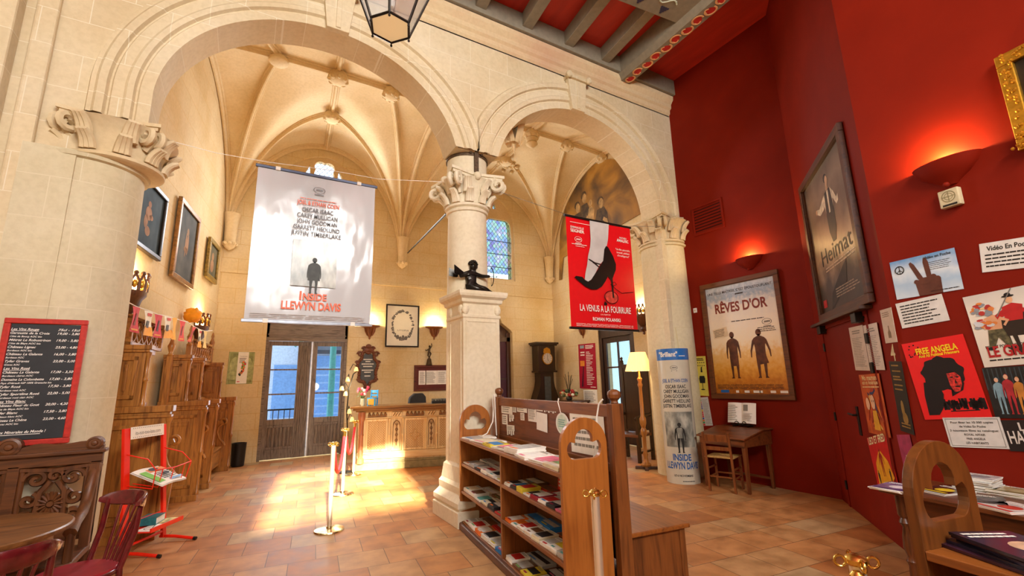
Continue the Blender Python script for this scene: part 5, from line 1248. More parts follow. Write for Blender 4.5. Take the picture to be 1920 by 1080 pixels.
o = thing('dried_bouquet', 'arrangement of red and cream dried flowers with tall reeds on the dark side table', 'flowers', (7.72, 10.2, 1.02)); r_ = random.Random(9); s = MB(); b = MB()
v = MB().lathe([(.06,0),(.09,.05),(.07,.12)], 12); v.build('pot', plain('3a3830', .5), o, smooth=40)
for i in range(7): a = r_.random()*6; s.tube([(0,0,.1),(.05*math.cos(a),.05*math.sin(a),.4),(.12*math.cos(a),.12*math.sin(a),.55+.25*r_.random())], .008, 5)
s.build('reeds', plain('4a3c24', .7), o)
for i in range(46): a = r_.random()*2*PI; q = .3*r_.random()**.6; b.use(plain(r_.choice(['a02820','c85a30','d8cc9c','5a6a34','38482a','e8e0c0']), .7)); b.sph((q*math.cos(a)*.6, q*math.sin(a), .12+.18*r_.random()*(1-q)), .05, .05, .04, 7, 5)
b.build('blossoms', None, o, smooth=60)
c, w, h, a = wquad('right', (1188,735), (1216,733), (1217,782), (1190,782))
o = wthing('orange_sign', 'bright orange sign with white lettering lines on the wall behind the floor lamp', 'sign', 'right', c.x, c.y, a, .004); p = MB(); sheet(p, w, h); p.build('sheet', plain('f0501c', .5, var=.03), o); t = MB(); textlines(t, 2, -w*.4, w*.4, h*.15, h*.4, -.003, .5, .1, 4); textlines(t, 3, -w*.4, w*.4, -h*.4, -h*.1, -.003, .5, .3, 5); t.build('print', M_WHITE, o)

def armchair():
    o = thing('high_back_armchair', 'dark high backed wooden armchair between the floor lamp and the side door', 'chair', (6.78, 6.95, 0), R(-75))
    for x in (-.28,.28):
        l = MB(); l.box(x-.03,x+.03,-.30,-.24,0,.80); l.build('front_leg', wood('1c100a', '36210f', 'z', .3), o, bevel=.005); l = MB(); l.box(x-.03,x+.03,.22,.28,0,1.9); l.lathe([(.03,1.9),(.04,1.93),(.02,1.96),(.03,2.0),(.001,2.03)], 10, (x,.25,0)); l.build('rear_post', wood('1c100a', '36210f', 'z', .3), o, bevel=.004)
        a = MB(); a.tube([(x,.24,.86),(x,0,.84),(x,-.26,.82),(x,-.33,.79)], .032, 8); a.build('arm', wood('1c100a', '36210f', 'z', .3), o, smooth=60)
        s = MB(); s.box(x-.02,x+.02,-.26,.24,.16,.2); s.build('stretcher', wood('1c100a', '36210f', 'z', .3), o)
    s = MB(); s.box(-.30,.30,-.31,.26,.46,.51); s.build('seat', M_WALNUTX, o, bevel=.006); b = MB(); b.box(-.27,.27,.235,.265,.55,1.78); b.box(-.27,.27,.22,.28,1.78,1.86); b.build('backrest', wood('1c100a', '36210f', 'z', .3), o, bevel=.005)
armchair()
def floor_lamp():
    o = thing('floor_lamp', 'lit floor lamp with pleated cream shade on a turned wooden pole', 'lamp', (6.27, 6.14, 0))
    for i in range(2): b = MB(); a = PI/4+i*PI/2; b.beam((-.19*math.cos(a),-.19*math.sin(a),.025),(.19*math.cos(a),.19*math.sin(a),.025), .06, .05); b.build('foot', M_DARK, o, bevel=.008)
    p = MB().lathe([(.08,.05),(.09,.08),(.05,.12),(.035,.2),(.05,.25),(.03,.3),(.035,.55),(.055,.6),(.055,.66),(.035,.7),(.06,.78),(.06,.86),(.035,.9),(.03,1.4),(.045,1.45),(.03,1.5),(.045,1.56),(.02,1.6),(.012,1.72)], 16); p.build('pole', wood('7a4418', 'b27632', 'z', .3), o, smooth=40)
    s = MB(); n = 72; vs = []
    for r, z in ((.245,1.70),(.19,1.87),(.135,2.04)):
        for i in range(n): a = 2*PI*i/n; k = r+(.004 if i % 2 else -.004); vs.append((k*math.cos(a), k*math.sin(a), z))
    s.add(vs, [(j*n+i, j*n+(i+1) % n, (j+1)*n+(i+1) % n, (j+1)*n+i) for j in range(2) for i in range(n)])
    m, nt, bs = _new('lamp_shade_fabric'); bs.inputs['Base Color'].default_value = lin('f4dca8'); bs.inputs['Emission Color'].default_value = lin('ffcf82'); bs.inputs['Emission Strength'].default_value = .75; bs.inputs['Roughness'].default_value = .8
    s.build('shade', m, o)
    u = MB(); u.sph((0,0,1.84), .035, n=10, m=8); u.build('bulb', emit('warm_bulb', 'ffdca0', 14), o, smooth=60)
    l = lamp('floor_lamp_light', 'POINT', (0,0,1.86), 38, (1,.72,.38), .05); l.parent = o
floor_lamp()

# ---- tie rod, iron band and cross on the pier drum, banner wires, bronze cupid
o = thing('tie_rod', 'thin dark iron tie rod running from the pier capital to the back wall corbel', 'rod', (2.4,5.95,4.02)); m = MB(); m.tube([(0,0,0), Vector((3.52,11.42,4.98))-Vector((2.4,5.95,4.02))], .016, 8); m.build('rod', M_IRON, o, smooth=60)
o = thing('iron_clamp', 'rusty iron band with an upright bar around the drum above the pier capital', 'clamp', (PX,PY,4.68)); RU = plain('5e4c3a', .6, .5, .25, 30, .3)
m = MB(); m.lathe([(.292,0),(.302,0),(.302,.06),(.292,.06)], 40, cap=False); m.build('band', RU, o, smooth=30); m = MB(); m.box(-.03,.03,-.33,-.30,-.30,.36); m.lathe([(.03,.36),(.02,.4),(.005,.44)], 6, (0,-.315,0)); m.build('bar', RU, o, bevel=.004); m = MB(); m.box(-.10,-.07,-.32,-.28,.02,.1); m.box(.07,.1,-.32,-.28,.02,.1); m.build('wedge', RU, o)
def cupid():
    BZ = plain('2f2c28', .28, .75, .2, 25, .15)
    o = thing('bronze_cupid', 'small dark bronze cupid drawing a bow, seated on top of the square pedestal', 'statue', (2.49, 5.30, 2.70))
    bm = bpy.data.meshes.new('figure'); V = [(0,0,.10),(0,.0,.17),(0.0,.0,.25),(.02,-.01,.315),(.025,-.02,.36),(.03,-.02,.41),  # pelvis, belly, chest, neck, chin, crown
         (.07,-.01,.275),(.15,-.03,.25),(.235,-.05,.255),(.265,-.05,.255),      # bow arm
         (-.07,0,.275),(-.15,.02,.235),(-.07,-.06,.25),(-.035,-.07,.255),       # drawing arm
         (.06,-.04,.08),(.17,-.07,.07),(.24,-.07,.035),(.285,-.08,.03),           # right leg
         (-.05,-.05,.08),(.05,-.12,.06),(.14,-.12,.035),(.18,-.13,.03)]
    E = [(0,1),(1,2),(2,3),(3,4),(4,5),(2,6),(6,7),(7,8),(8,9),(2,10),(10,11),(11,12),(12,13),(0,14),(14,15),(15,16),(16,17),(0,18),(18,19),(19,20),(20,21)]
    rad = [.07,.068,.072,.034,.058,.048,.034,.028,.022,.016,.034,.028,.022,.018,.055,.044,.028,.02,.055,.044,.028,.02]
    bm.from_pydata(V, E, []); bm.materials.append(BZ); f = bpy.data.objects.new('figure', bm); COL.objects.link(f); f.parent = o
    sk = f.modifiers.new('skin', 'SKIN'); sd = f.modifiers.new('sub', 'SUBSURF'); sd.levels = 2; sd.render_levels = 2
    for i, r in enumerate(rad): bm.skin_vertices[0].data[i].radius = (r, r)
    bm.skin_vertices[0].data[0].use_root = True
    for p in bm.polygons: p.use_smooth = True
    h = MB(); r_ = random.Random(2)
    for i in range(26): a = r_.random()*2*PI; e = r_.random()*1.3; h.sph((.028+.055*math.cos(a)*math.cos(e), -.012+.055*math.sin(a)*math.cos(e), .395+.055*math.sin(e)), .018, n=6, m=5)
    h.build('curly_hair', BZ, o, smooth=60)
    n_ = MB(); n_.sph((.078,-.03,.372), .012, n=6, m=5); n_.sph((.07,-.045,.385), .008, n=6, m=5); n_.sph((.072,-.01,.385), .008, n=6, m=5); n_.sph((.072,-.03,.352), .012, .016, .006, 6, 5); n_.sph((.02,-.078,.37), .008, .012, .016, 6, 5); n_.build('face', BZ, o, smooth=60)
    for sg, ang in ((1, .5), (-1, .15)):
        w = MB(); w.grid(lambda u, v: (-.05-.20*u, .05+sg*.03+.06*u*sg, .27+.10*u-.13*v*u*(1.1-u*.4)-.02*v+.012*math.sin(v*14)*u), 8, 8); w.grid(lambda u, v: (-.05-.20*u, .058+sg*.03+.06*u*sg, .27+.10*u-.13*v*u*(1.1-u*.4)-.02*v), 8, 8, flip=True); w.build('wing', BZ, o, smooth=60)
    b = MB(); b.tube([(.27+.045*math.cos(t)-.035*0, -.05, .255+.13*math.sin(t)) for t in [-1.4+.2*i for i in range(15)]], .007, 6); b.tube([(.278,-.05,.13),(.278,-.05,.38)], .0025, 4); b.build('bow', BZ, o, smooth=60)
    b = MB(); b.tube([(-.03,-.07,.256),(.36,-.05,.256)], .004, 5); b.lathe([(.012,0),(.001,.03)], 6, (.36,-.05,.25)); b.build('arrow', BZ, o)
    b = MB(); b.lathe([(.12,0),(.11,.02),(.10,.05),(.06,.06)], 16, (.02,-.03,0), sx=1.3, sy=.9); b.build('mound', BZ, o, smooth=40)
cupid()
# ================================================================== banners, bookcases, right hand hall
def greyphoto(seed, stops, sc=3.0, stretch=(1,1,1), rough=.5):
    m, nt, bs = _new('printed_photo'); bs.inputs['Roughness'].default_value = rough
    no = N(nt, 'ShaderNodeTexNoise'); no.inputs['Scale'].default_value = sc; no.inputs['Detail'].default_value = 5; nt.links.new(coords(nt, 'Object', stretch, loc=(seed, 0, seed*.7)), no.inputs['Vector'])
    nt.links.new(ramp(nt, no.outputs['Fac'], stops), bs.inputs['Base Color']); return m
def gradient(stops, h, noise=.25, sc=4.0, rough=.4, stretch=(1,1,1)):
    """a printed picture whose colours run from the bottom to the top of the sheet"""
    m, nt, bs = _new('printed_picture'); bs.inputs['Roughness'].default_value = rough
    sp = N(nt, 'ShaderNodeSeparateXYZ'); nt.links.new(coords(nt, 'Object'), sp.inputs[0]); no = N(nt, 'ShaderNodeTexNoise'); no.inputs['Scale'].default_value = sc; no.inputs['Detail'].default_value = 7; nt.links.new(coords(nt, 'Object', stretch), no.inputs['Vector'])
    a = N(nt, 'ShaderNodeMath', operation='MULTIPLY_ADD'); nt.links.new(sp.outputs['Z'], a.inputs[0]); a.inputs[1].default_value = 1/h; a.inputs[2].default_value = .5-noise/2
    b = N(nt, 'ShaderNodeMath', operation='MULTIPLY_ADD'); nt.links.new(no.outputs['Fac'], b.inputs[0]); b.inputs[1].default_value = noise; nt.links.new(a.outputs[0], b.inputs[2])
    nt.links.new(ramp(nt, b.outputs[0], stops), bs.inputs['Base Color']); return m
def person(mb, x, z, h, y, arms=0.0, wide=1.0):
    """printed standing silhouette in short sleeves, feet at z"""
    w = h*wide*.9; P = lambda pts: [(x+a*w, z+b*h) for a, b in pts]
    mb.ell(x, z+h*.93, w*.060, h*.070, y, 16); mb.flat(P([(-.028,.83),(.028,.83),(.026,.89),(-.026,.89)]), y)
    mb.flat(P([(-.10,.46),(.10,.46),(.105,.62),(.125,.76),(.11,.82),(.04,.855),(-.04,.855),(-.11,.82),(-.125,.76),(-.105,.62)]), y-.0001)
    for s in (-1, 1):
        q = P([(s*.11,.82),(s*.15,.77),(s*(.165+arms*2),.66),(s*(.175+arms*4),.56),(s*(.17+arms*5),.43),(s*(.15+arms*5),.42),(s*(.14+arms*4),.55),(s*(.118+arms*2),.66),(s*.09,.74)])
        mb.flat(q, y-.0003); mb.flat(P([(s*.005,.48),(s*.105,.48),(s*.10,.28),(s*.085,.04),(s*.115,.0),(s*.04,.0),(s*.045,.05),(s*.035,.27)]), y-.0004)
def palm(mb, x, z, r, y):   # festival leaf emblem in an oval
    k = 28; mb.add([(x+r*f*math.cos(2*PI*i/k), y, z+r*.62*f*math.sin(2*PI*i/k)) for f in (1, .9) for i in range(k)], [(i, (i+1) % k, k+(i+1) % k, k+i) for i in range(k)])
    for i in range(7): t = -.5+i/6; mb.flat([(x-r*.6+r*1.1*(i/6), z-r*.16),(x-r*.5+r*1.1*(i/6), z-r*.16),(x-r*.35+r*1.0*(i/6), z+r*.22-r*.1*abs(t)),(x-r*.46+r*1.0*(i/6), z+r*.18)], y)
    mb.rect(x-r*.8, x+r*.8, z-r*.95, z-r*.82, y)
def smallcaps(mb, st, x, z, h, w, y, bold=.02):
    mb.text(st, x, z, h, y=y, w=w, bold=bold)
NAMES = ['OSCAR ISAAC', 'CAREY MULLIGAN', 'JOHN GOODMAN', 'GARRETT HEDLUND', 'JUSTIN TIMBERLAKE']
def davis_art(root, ink, blue, W_, y=-.004, wrap=None, header=False, photo=None):
    """lettering of the folk singer film, laid out for a sheet W_ wide; z is measured from the sheet centre"""
    k = W_/1.2; a = MB(); b = MB(); z0 = .30*k
    palm(a, 0, .70*k, .065*k, y); b.text('JOEL & ETHAN COEN', 0, .50*k, .052*k, y=y, w=.46*k, bold=.02); textlines(b, 1, -.2*k, .2*k, .565*k, .585*k, y, .4, 0, 2)
    for i, nme in enumerate(NAMES): a.text(nme, 0, (.415-.072*i)*k, .052*k, y=y, w=(.34,.44,.44,.50,.54)[i]*k, bold=.02)
    b.text('I', -.125*k, -.625*k, .10*k, y=y, bold=.03); b.text('NSIDE', .025*k, -.625*k, .078*k, y=y, w=.25*k, bold=.03); b.text('LLEWYN DAVIS', 0, -.735*k, .09*k, y=y, w=.62*k, bold=.03)
    ph = MB(); nn = 16; X0, X1 = -.24*k, .24*k
    for i in range(nn): ph.rect(X0+(X1-X0)*i/nn, X0+(X1-X0)*(i+1)/nn, -.47*k, .07*k, y)
    fg = MB(); person(fg, -.0*k, -.55*k, .42*k, y-.0015, 0, 1.15); fg.flat([(-.065*k,-.40*k),(.065*k,-.40*k),(.055*k,-.22*k),(.03*k,-.195*k),(-.03*k,-.195*k),(-.055*k,-.22*k)], y-.0022)
    parts = [(a, 'cast_lettering', ink), (b, 'title_lettering', blue), (ph, 'printed_street', photo), (fg, 'printed_man', plain('33342f', .5, var=.2))]
    for mb, nm, mt in parts:
        if wrap: mb.v = [wrap(*p) for p in mb.v]
        mb.build(nm, mt, root)
def glossy_sheet(name, col):
    m, nt, bs = _new(name); bs.inputs['Base Color'].default_value = lin(col); bs.inputs['Roughness'].default_value = .16; bs.inputs['Specular IOR Level'].default_value = .6
    no = N(nt, 'ShaderNodeTexNoise'); no.inputs['Scale'].default_value = 2.6; no.inputs['Detail'].default_value = 1.5; nt.links.new(coords(nt, 'Object', (1.6,1,.7)), no.inputs['Vector']); bump(nt, bs, no.outputs['Fac'], .35, .06); return m
def banner_davis():
    o = thing('film_banner', 'big glossy white film banner hanging in the left arch', 'banner', (.605, 5.5, 3.15)); w, h = 1.30, 1.74
    m = MB(); m.grid(lambda u, v: ((u-.5)*w, .012*math.sin(u*5)*math.sin(v*3), (v-.5)*h), 12, 16); m.build('sheet', glossy_sheet('glossy_white', 'c2c5c8'), o, smooth=60)
    for z, nm in ((h/2+.01, 'top_rail'), (-h/2-.01, 'bottom_rail')):
        r_ = MB(); r_.box(-w/2-.025, w/2+.025, -.014, .014, z-.017, z+.017); q = r_.build(nm, plain('4a5262', .3, .7) if z > 0 else plain('9aa0aa', .3, .7), o, bevel=.004)
        for x in (-.45, .45): c = MB(); c.box(x-.025, x+.025, -.02, .02, z-.02, z+.024); c.build('clip', M_WHITE, q, bevel=.003)
    davis_art(o, plain('55565a', .4), plain('e8602c', .4), 1.2, y=-.016, photo=greyphoto(2, [(.3,'55554e'),(.5,'9a9a90'),(.7,'d8d8d0')], 4, (2,1,.8), .25))
    t = MB(); textlines(t, 3, -.6, .6, -.845, -.79, -.016, .4, .02, 5); t.rect(.45,.5,-.86,-.85,-.016); t.rect(.54,.6,-.86,-.85,-.016); t.build('credits', plain('b8b4b0', .4), o)
banner_davis()
o = thing('banner_wire', 'thin white wire strung from left capital to white banner and pier', 'wire', (-.90,5.5,4.12)); m = MB(); m.tube([(0,0,0),(.45,0,-.04),(.95,0,-.03),(1.6,0,.02),(2.2,0,.03),(3.1,0,.18)], .004, 5); m.build('wire', M_WHITE, o)
o = thing('banner_wire', 'thin wire holding the red banner between the pier and the right column', 'wire', (2.86,5.15,4.15)); m = MB(); m.tube([(0,0,0),(1.1,0,-.13),(2.3,0,-.14),(3.25,0,.0)], .004, 5); m.build('wire', plain('8a8478', .5), o)
def banner_venus():
    o = thing('film_banner', 'red film banner with a black high heeled shoe hanging in the right arch', 'banner', (4.60, 5.1, 3.135)); w, h = 1.29, 1.66
    m = MB(); m.grid(lambda u, v: ((u-.5)*w, .01*math.sin(u*4), (v-.5)*h), 10, 10); m.build('sheet', plain('e0161e', .3, var=.02, spec=.5), o, smooth=60)
    for z, nm in ((h/2+.01, 'top_rail'), (-h/2-.01, 'bottom_rail')): r_ = MB(); r_.box(-w/2-.03, w/2+.03, -.013, .013, z-.017, z+.017); r_.build(nm, M_BLACK, o, bevel=.004)
    y = -.014; leg = MB(); leg.flat([(-.20,1.0),(.19,1.0),(.155,.68),(.10,.42),(.05,.20),(-.06,.05),(-.22,-.27),(-.30,-.33),(-.36,-.29),(-.34,-.15),(-.30,.02),(-.27,.22),(-.22,.42),(-.20,.60)], y); leg.v = [(a, q, min(.825, .46+(c-.50)*.73)) for a, q, c in leg.v]; leg.build('printed_leg', plain('c9c4c2', .4, var=.1, scale=3), o)
    s = MB(); s.flat([(-.55,-.27),(-.52,-.235),(-.40,-.245),(-.36,-.30),(-.30,-.325),(-.24,-.28),(-.10,-.05),(.02,.16),(.06,.42),(.10,.50),(.14,.48),(.23,.30),(.28,.12),(.27,.0),(.22,-.12),(.19,-.20),(.195,-.62),(.165,-.62),(.155,-.24),(.10,-.16),(.04,-.28),(-.04,-.40),(-.14,-.47),(-.25,-.48),(-.36,-.43),(-.48,-.33)], y-.0012);
    s.flat([(-.275,.155),(-.25,.125),(-.15,.07),(-.04,.06),(-.03,.085),(-.14,.10),(-.24,.155)], y-.0014); s.flat([(-.20,.09),(-.17,.11),(-.06,.02),(-.08,-.0)], y-.0015)
    s.tube([(.16,y-.001,-.30),(.22,y-.001,-.27),(.26,y-.001,-.32),(.20,y-.001,-.36),(.14,y-.001,-.33),(.24,y-.001,-.42),(.36,y-.001,-.50),(.50,y-.001,-.47),(.60,y-.001,-.455)], .006, 4); s.flat([(.0,-.70),(.05,-.76),(.03,-.79),(-.02,-.775)], y-.0012)
    s.tube([(.14+.135*math.cos(t), y-.001, -.61+.135*math.sin(t)) for t in [2*PI*i/24 for i in range(24)]], .006, 4, closed=True); s.v = [(a, q, .46+(c-.50)*.73) for a, q, c in s.v]; s.build('printed_shoe', plain('171212', .35), o)
    b = MB(); b.ell(.14,-.35,.12,.088,y-.0008,24); b.build('printed_ball', plain('e84a3c', .4, var=.3, scale=12), o)
    t = MB(); t.text('EMMANUELLE', -.45, .655, .035, y=y, w=.25, bold=.01); t.text('SEIGNER', -.45, .595, .05, y=y, w=.26, bold=.02); palm(t, -.44, .49, .07, y); textlines(t, 1, -.57, -.28, .40, .42, y, .5, 0, 2); textlines(t, 1, -.5, -.33, .375, .39, y, .5, 0, 3)
    t.text('MATHIEU', .47, .62, .03, y=y, w=.15, bold=.01); t.text('AMALRIC', .46, .565, .048, y=y, w=.25, bold=.02); t.rect(-.58,-.17,.745,.752,y)
    for i, q in enumerate(('"Un film admirable,', 'inventif, pétillant', "d'intelligence\"")): t.text(q, .45, .42-.05*i, .032, y=y, w=(.31,.27,.25)[i], bold=.005)
    t.text('LA VENUS A LA FOURRURE', .02, -.585, .10, y=y-.002, w=1.0, bold=.012); t.text('UN FILM DE', .0, -.635, .024, y=y, w=.19); t.text('ROMAN POLANSKI', .02, -.72, .052, y=y, w=.54, bold=.02); textlines(t, 3, -.56, .56, -.815, -.765, y, .25, .02, 8); t.build('lettering', M_WHITE, o)
banner_venus()

# ---- hexagonal lantern
def lantern():
    o = thing('hexagonal_lantern', 'hexagonal black framed glass lantern hanging from the ceiling at the top', 'lantern', (.745, 2.975, 4.2)); rot = R(12)
    def hexp(r, z): return [Vector((r*math.cos(rot+i*PI/3), r*math.sin(rot+i*PI/3), z)) for i in range(6)]
    lo, hi, rf, top = hexp(.155,0), hexp(.385,.62), hexp(.12,.90), Vector((0,0,.92)); f = MB()
    for i in range(6):
        j = (i+1) % 6; f.tube([lo[i],hi[i],rf[i]], .010, 6); f.tube([lo[i],lo[j]], .010, 6); f.tube([hi[i],hi[j]], .012, 6); f.tube([rf[i],rf[j]], .010, 6); f.tube([lo[i]+Vector((0,0,-.0)), lo[i]+Vector((0,0,-.025))], .006, 6); f.sph(tuple(lo[i]+Vector((0,0,-.028))), .010, n=6, m=5)
    f.tube([rf[0],top],.008,6); f.tube([rf[2],top],.008,6); f.tube([rf[4],top],.008,6); f.build('frame', plain('231e18', .45, .5), o, smooth=60)
    gm = glass('lantern_glass', (.94,.96,.98,1), .22)
    nt = gm.node_tree; df = N(nt, 'ShaderNodeBsdfTranslucent'); df.inputs['Color'].default_value = (.9,.93,.96,1); mm = N(nt, 'ShaderNodeMixShader'); mm.inputs[0].default_value = .3; oo = [q for q in nt.nodes if q.type == 'OUTPUT_MATERIAL'][0]
    prev = oo.inputs[0].links[0].from_socket; nt.links.new(prev, mm.inputs[1]); nt.links.new(df.outputs[0], mm.inputs[2]); nt.links.new(mm.outputs[0], oo.inputs[0])
    for i in range(6): j = (i+1) % 6; g = MB(); g.add([lo[i],lo[j],hi[j],hi[i]], [(0,1,2,3)]); g.build('glass_pane', gm, o)
    for i in range(6): j = (i+1) % 6; g = MB(); g.add([hi[i],hi[j],rf[j],rf[i]], [(0,1,2,3)]); g.build('roof_pane', plain('c8c8c4', .3, .4), o)
    g = MB(); g.add([p*.94 for p in lo], [tuple(range(6))[::-1]]); g.build('bottom_pane', emit('lantern_pane', 'f0d9a4', .28), o)
    c = MB(); c.tube([(0,0,.92),(0,0,2.95)], .008, 6); c.build('chain', M_IRON, o); c = MB(); c.tube([(0,0,.30),(0,0,.86)], .012, 6); c.lathe([(.02,.18),(.03,.2),(.025,.3)], 10); c.build('lamp_holder', plain('d8d8d0', .4), o)
lantern()

# ---- bookcase with end boards, notice board and bench
A0 = Vector((2.185, 5.03, 0)); AD = Vector((-.125, -.992, 0)).normalized()
def trefoil(c, s=1.0):
    pts = []
    for cx, cz, r, a0, a1 in ((.07,1.105,.068,-75,50),(0,1.165,.072,-15,195),(-.07,1.105,.068,130,255)):
        for k in range(10): t = R(a0+(a1-a0)*k/9); pts.append((c+(cx+r*math.cos(t))*s, cz+r*math.sin(t)))
    return pts
def end_board(mb, hole=True):
    w0, w1, zt = .02, .39, 1.315; c = (w0+w1)/2; r = (w1-w0)/2
    out = [(w0,0),(w1,0)]+[(c+r*math.cos(PI*i/20), zt-r*.98+r*.98*math.sin(PI*i/20)) for i in range(21)]
    return out, trefoil(c)
def bookcase(o, L, dark=False):
    sh = MB(); sh.box(.03, L, .03, .385, .93, .955); sh.box(.03, L, .02, .05, .925, .957); q = sh.build('top_shelf', M_PINEX, o, bevel=.004)
    for z in (.66, .37, .055): s = MB(); s.box(.03, L, .04, .38, z, z+.022); s.box(.03, L, .03, .055, z-.006, z+.024); s.build('shelf', M_PINEX, o, bevel=.003)
    d = MB(); d.box(1.235, 1.265, .03, .38, .06, .93); d.build('divider', M_PINE, o, bevel=.003)
    b = MB(); b.box(.03, L, .375, .388, 0, .95); b.build('back_panel', wood('5c3214', '86501f', 'x', .5), o); p = MB(); p.box(-.02, L+.02, 0, .05, 0, .07); p.build('plinth', M_WALNUTX, o, bevel=.012, seg=3)
    for x in (.012, L): 
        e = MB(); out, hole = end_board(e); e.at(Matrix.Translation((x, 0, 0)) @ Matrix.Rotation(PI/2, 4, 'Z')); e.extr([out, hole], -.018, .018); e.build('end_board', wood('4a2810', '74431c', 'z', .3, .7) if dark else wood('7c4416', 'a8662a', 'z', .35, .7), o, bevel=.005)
def case_one():
    o = thing('bookcase_bench', 'wooden bookcase full of leaflets with clover pierced round end boards, notice board and bench behind', 'bookcase', A0, rot_of(AD)); L = 2.395; bookcase(o, L)
    for x in (.13, L+.03):
        p = MB(); p.box(x-.035, x+.035, .42, .52, 0, 1.40); p.lathe([(.03,1.40),(.025,1.42),(.045,1.44),(.05,1.465),(.045,1.485),(.02,1.50),(.001,1.503)], 16, (x,.47,0)); p.build('post', M_OAK, o, bevel=.005)
    r_ = MB(); r_.box(.165, L-.005, .445, .49, 1.30, 1.39); r_.box(.165, L-.005, .445, .49, .92, .98); r_.build('rail', M_PINEX, o, bevel=.004); b = MB(); b.box(.165, L-.005, .455, .475, .5, 1.31); b.build('pin_board', wood('5a2e12', '84481e', 'x', .5), o)
    s = MB(); s.box(.05, L+.06, .50, 1.04, .50, .53); s.build('bench_seat', M_PINEX, o, bevel=.006)
    for x in (.08, L+.02): e = MB(); e.box(x-.015, x+.015, .52, 1.0, 0, .50); e.box(x-.025, x+.025, .95, 1.0, 0, .50); e.build('bench_end', M_OAK, o, bevel=.004)
    f = MB(); f.box(.08, L+.02, .97, .99, .03, .50); f.build('bench_front', M_OAKX, o)
    return o
CASE = case_one()
B0 = Vector((2.115, .825, 0)); BD = Vector((-.17, -.985, 0)).normalized()
def case_two():
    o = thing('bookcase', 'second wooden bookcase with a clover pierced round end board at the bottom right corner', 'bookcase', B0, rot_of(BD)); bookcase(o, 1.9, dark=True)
case_two()
def loc_pt(O, D, x, y, z): v = O+Matrix.Rotation(rot_of(D), 3, 'Z') @ Vector((x, y, 0)); v.z = z; return v
WALLS['pins'] = (loc_pt(A0, AD, 0, .455, 0), AD)
def pinned(kind, label, tl, tr, br, bl, col='f2efe6', tabs=0, lines=4, seed=1, extra=None):
    c, w, h, a = wquad('pins', tl, tr, br, bl, .006)
    o = wthing(kind, label, 'paper', 'pins', c.x, c.y, a, .006, 'slips pinned on the notice board of the bookcase')
    p = MB()
    if tabs:
        p.box(-w/2, w/2, -.0015, 0, -h*.05, h/2)
        for i in range(tabs): x0 = -w/2+w*i/tabs; p.box(x0+.003, x0+w/tabs*.7, -.0015, 0, -h/2+.01*(i % 2), -h*.05)
    else: sheet(p, w, h, .0015)
    p.build('sheet', plain(col, .65, var=.03), o)
    if lines: t = MB(); textlines(t, lines, -w*.4, w*.4, -h*.38 if not tabs else 0, h*.4, -.0022, seed=seed); t.build('print', M_GREYINK, o)
    if extra: extra(o, w, h)
f5 = lambda x, y: (850+x/5.4, 720+y/5.4)
Q = lambda x0, y0, x1, y1, sl=.12: (f5(x0,y0), f5(x1,y0+(x1-x0)*sl), f5(x1,y1+(x1-x0)*sl), f5(x0,y1))
for i, (k, lab, q, kw) in enumerate([('note', 'white slip at the top left of the notice board, largest of the left cluster', Q(488,190,598,295), {}), ('note', 'grey patterned slip just right of the leftmost slip', Q(602,188,636,285), dict(col='d8d8d4', lines=8)),
    ('note', 'white and blue card near the top, third from the left post', Q(645,192,745,280), {}), ('note', 'narrow white slip hanging under the white and blue card', Q(680,292,720,365), {}), ('note', 'tall narrow white sheet in the middle of the upper row', Q(757,200,840,375), dict(lines=10)),
    ('note', 'small white slip pinned over the tall narrow sheet', Q(760,155,820,195), dict(lines=2)), ('note', 'small white card right of the tall narrow sheet', Q(842,220,905,270), dict(lines=2)), ('note', 'large tilted blank white sheet below the row of slips', ((1007.2,773),(1029.5,778),(1023,810),(1005.5,803.5)), dict(lines=0)),
    ('tear_off_slip', 'white tear off slip with hanging tabs at the upper right', Q(917,172,1045,285), dict(tabs=6)), ('note', 'white slip low at the left, under the largest slip', Q(495,305,550,405), {}), ('note', 'small white slip with ragged end, second row from the left', Q(565,308,615,380), dict(tabs=2)),
    ('tear_off_slip', 'lowest tear off slip with white tabs near the left post', Q(542,412,620,515), dict(tabs=4)), ('note', 'tiny white slip above the row, left of the tall sheet', Q(714,152,748,185), dict(lines=1)), ('note', 'orange and white sticker right of the tear off slip', Q(1072,180,1125,228), dict(col='f0c8a0', lines=1))]):
    pinned(k, lab, *q, seed=i, **kw)
def bigsheet(o, w, h):
    t = MB(); palm(t, -w*.40, h*.22, .035, -.0024); t.build('emblem', M_GREYINK, o); t = MB(); textlines(t, 2, -w*.2, w*.3, h*.1, h*.35, -.0023, seed=3); t.build('pink_print', plain('d8a8a8', .6), o)
pinned('notice', 'wide white notice with a round emblem at the right end of the notice board', f5(1185,268), f5(1532,305), f5(1540,735), f5(1192,690), lines=5, seed=44, extra=bigsheet)
c, w, h, a = wquad('pins', f5(1042,285), f5(1172,300), f5(1172,520), f5(1042,505), .008)
o = wthing('hanging_disc', 'oval pale green and white disc hanging from the notice board rail', 'sign', 'pins', c.x, c.y, 0, .008)
p = MB(); p.extr([[(w/2*math.cos(2*PI*i/28), h/2*math.sin(2*PI*i/28)) for i in range(28)]], -.004, 0); p.build('disc', plain('e8ebe4', .5, var=.02), o); t = MB(); t.ell(0,0,w*.40,h*.42,-.0045,24); q = t.build('printed_centre', plain('cfe0d0', .5, var=.12, scale=20), o); t = MB(); textlines(t, 4, -w*.28, w*.28, -h*.18, h*.22, -.0052, .5, .3, 4); t.build('print', plain('7ab4a8', .5), q); s = MB(); s.tube([(-.02,0,h/2),(-.06,-.002,h/2+.09),(-.05,0,h/2+.12)], .006, 5); s.build('string', M_WHITE, o)
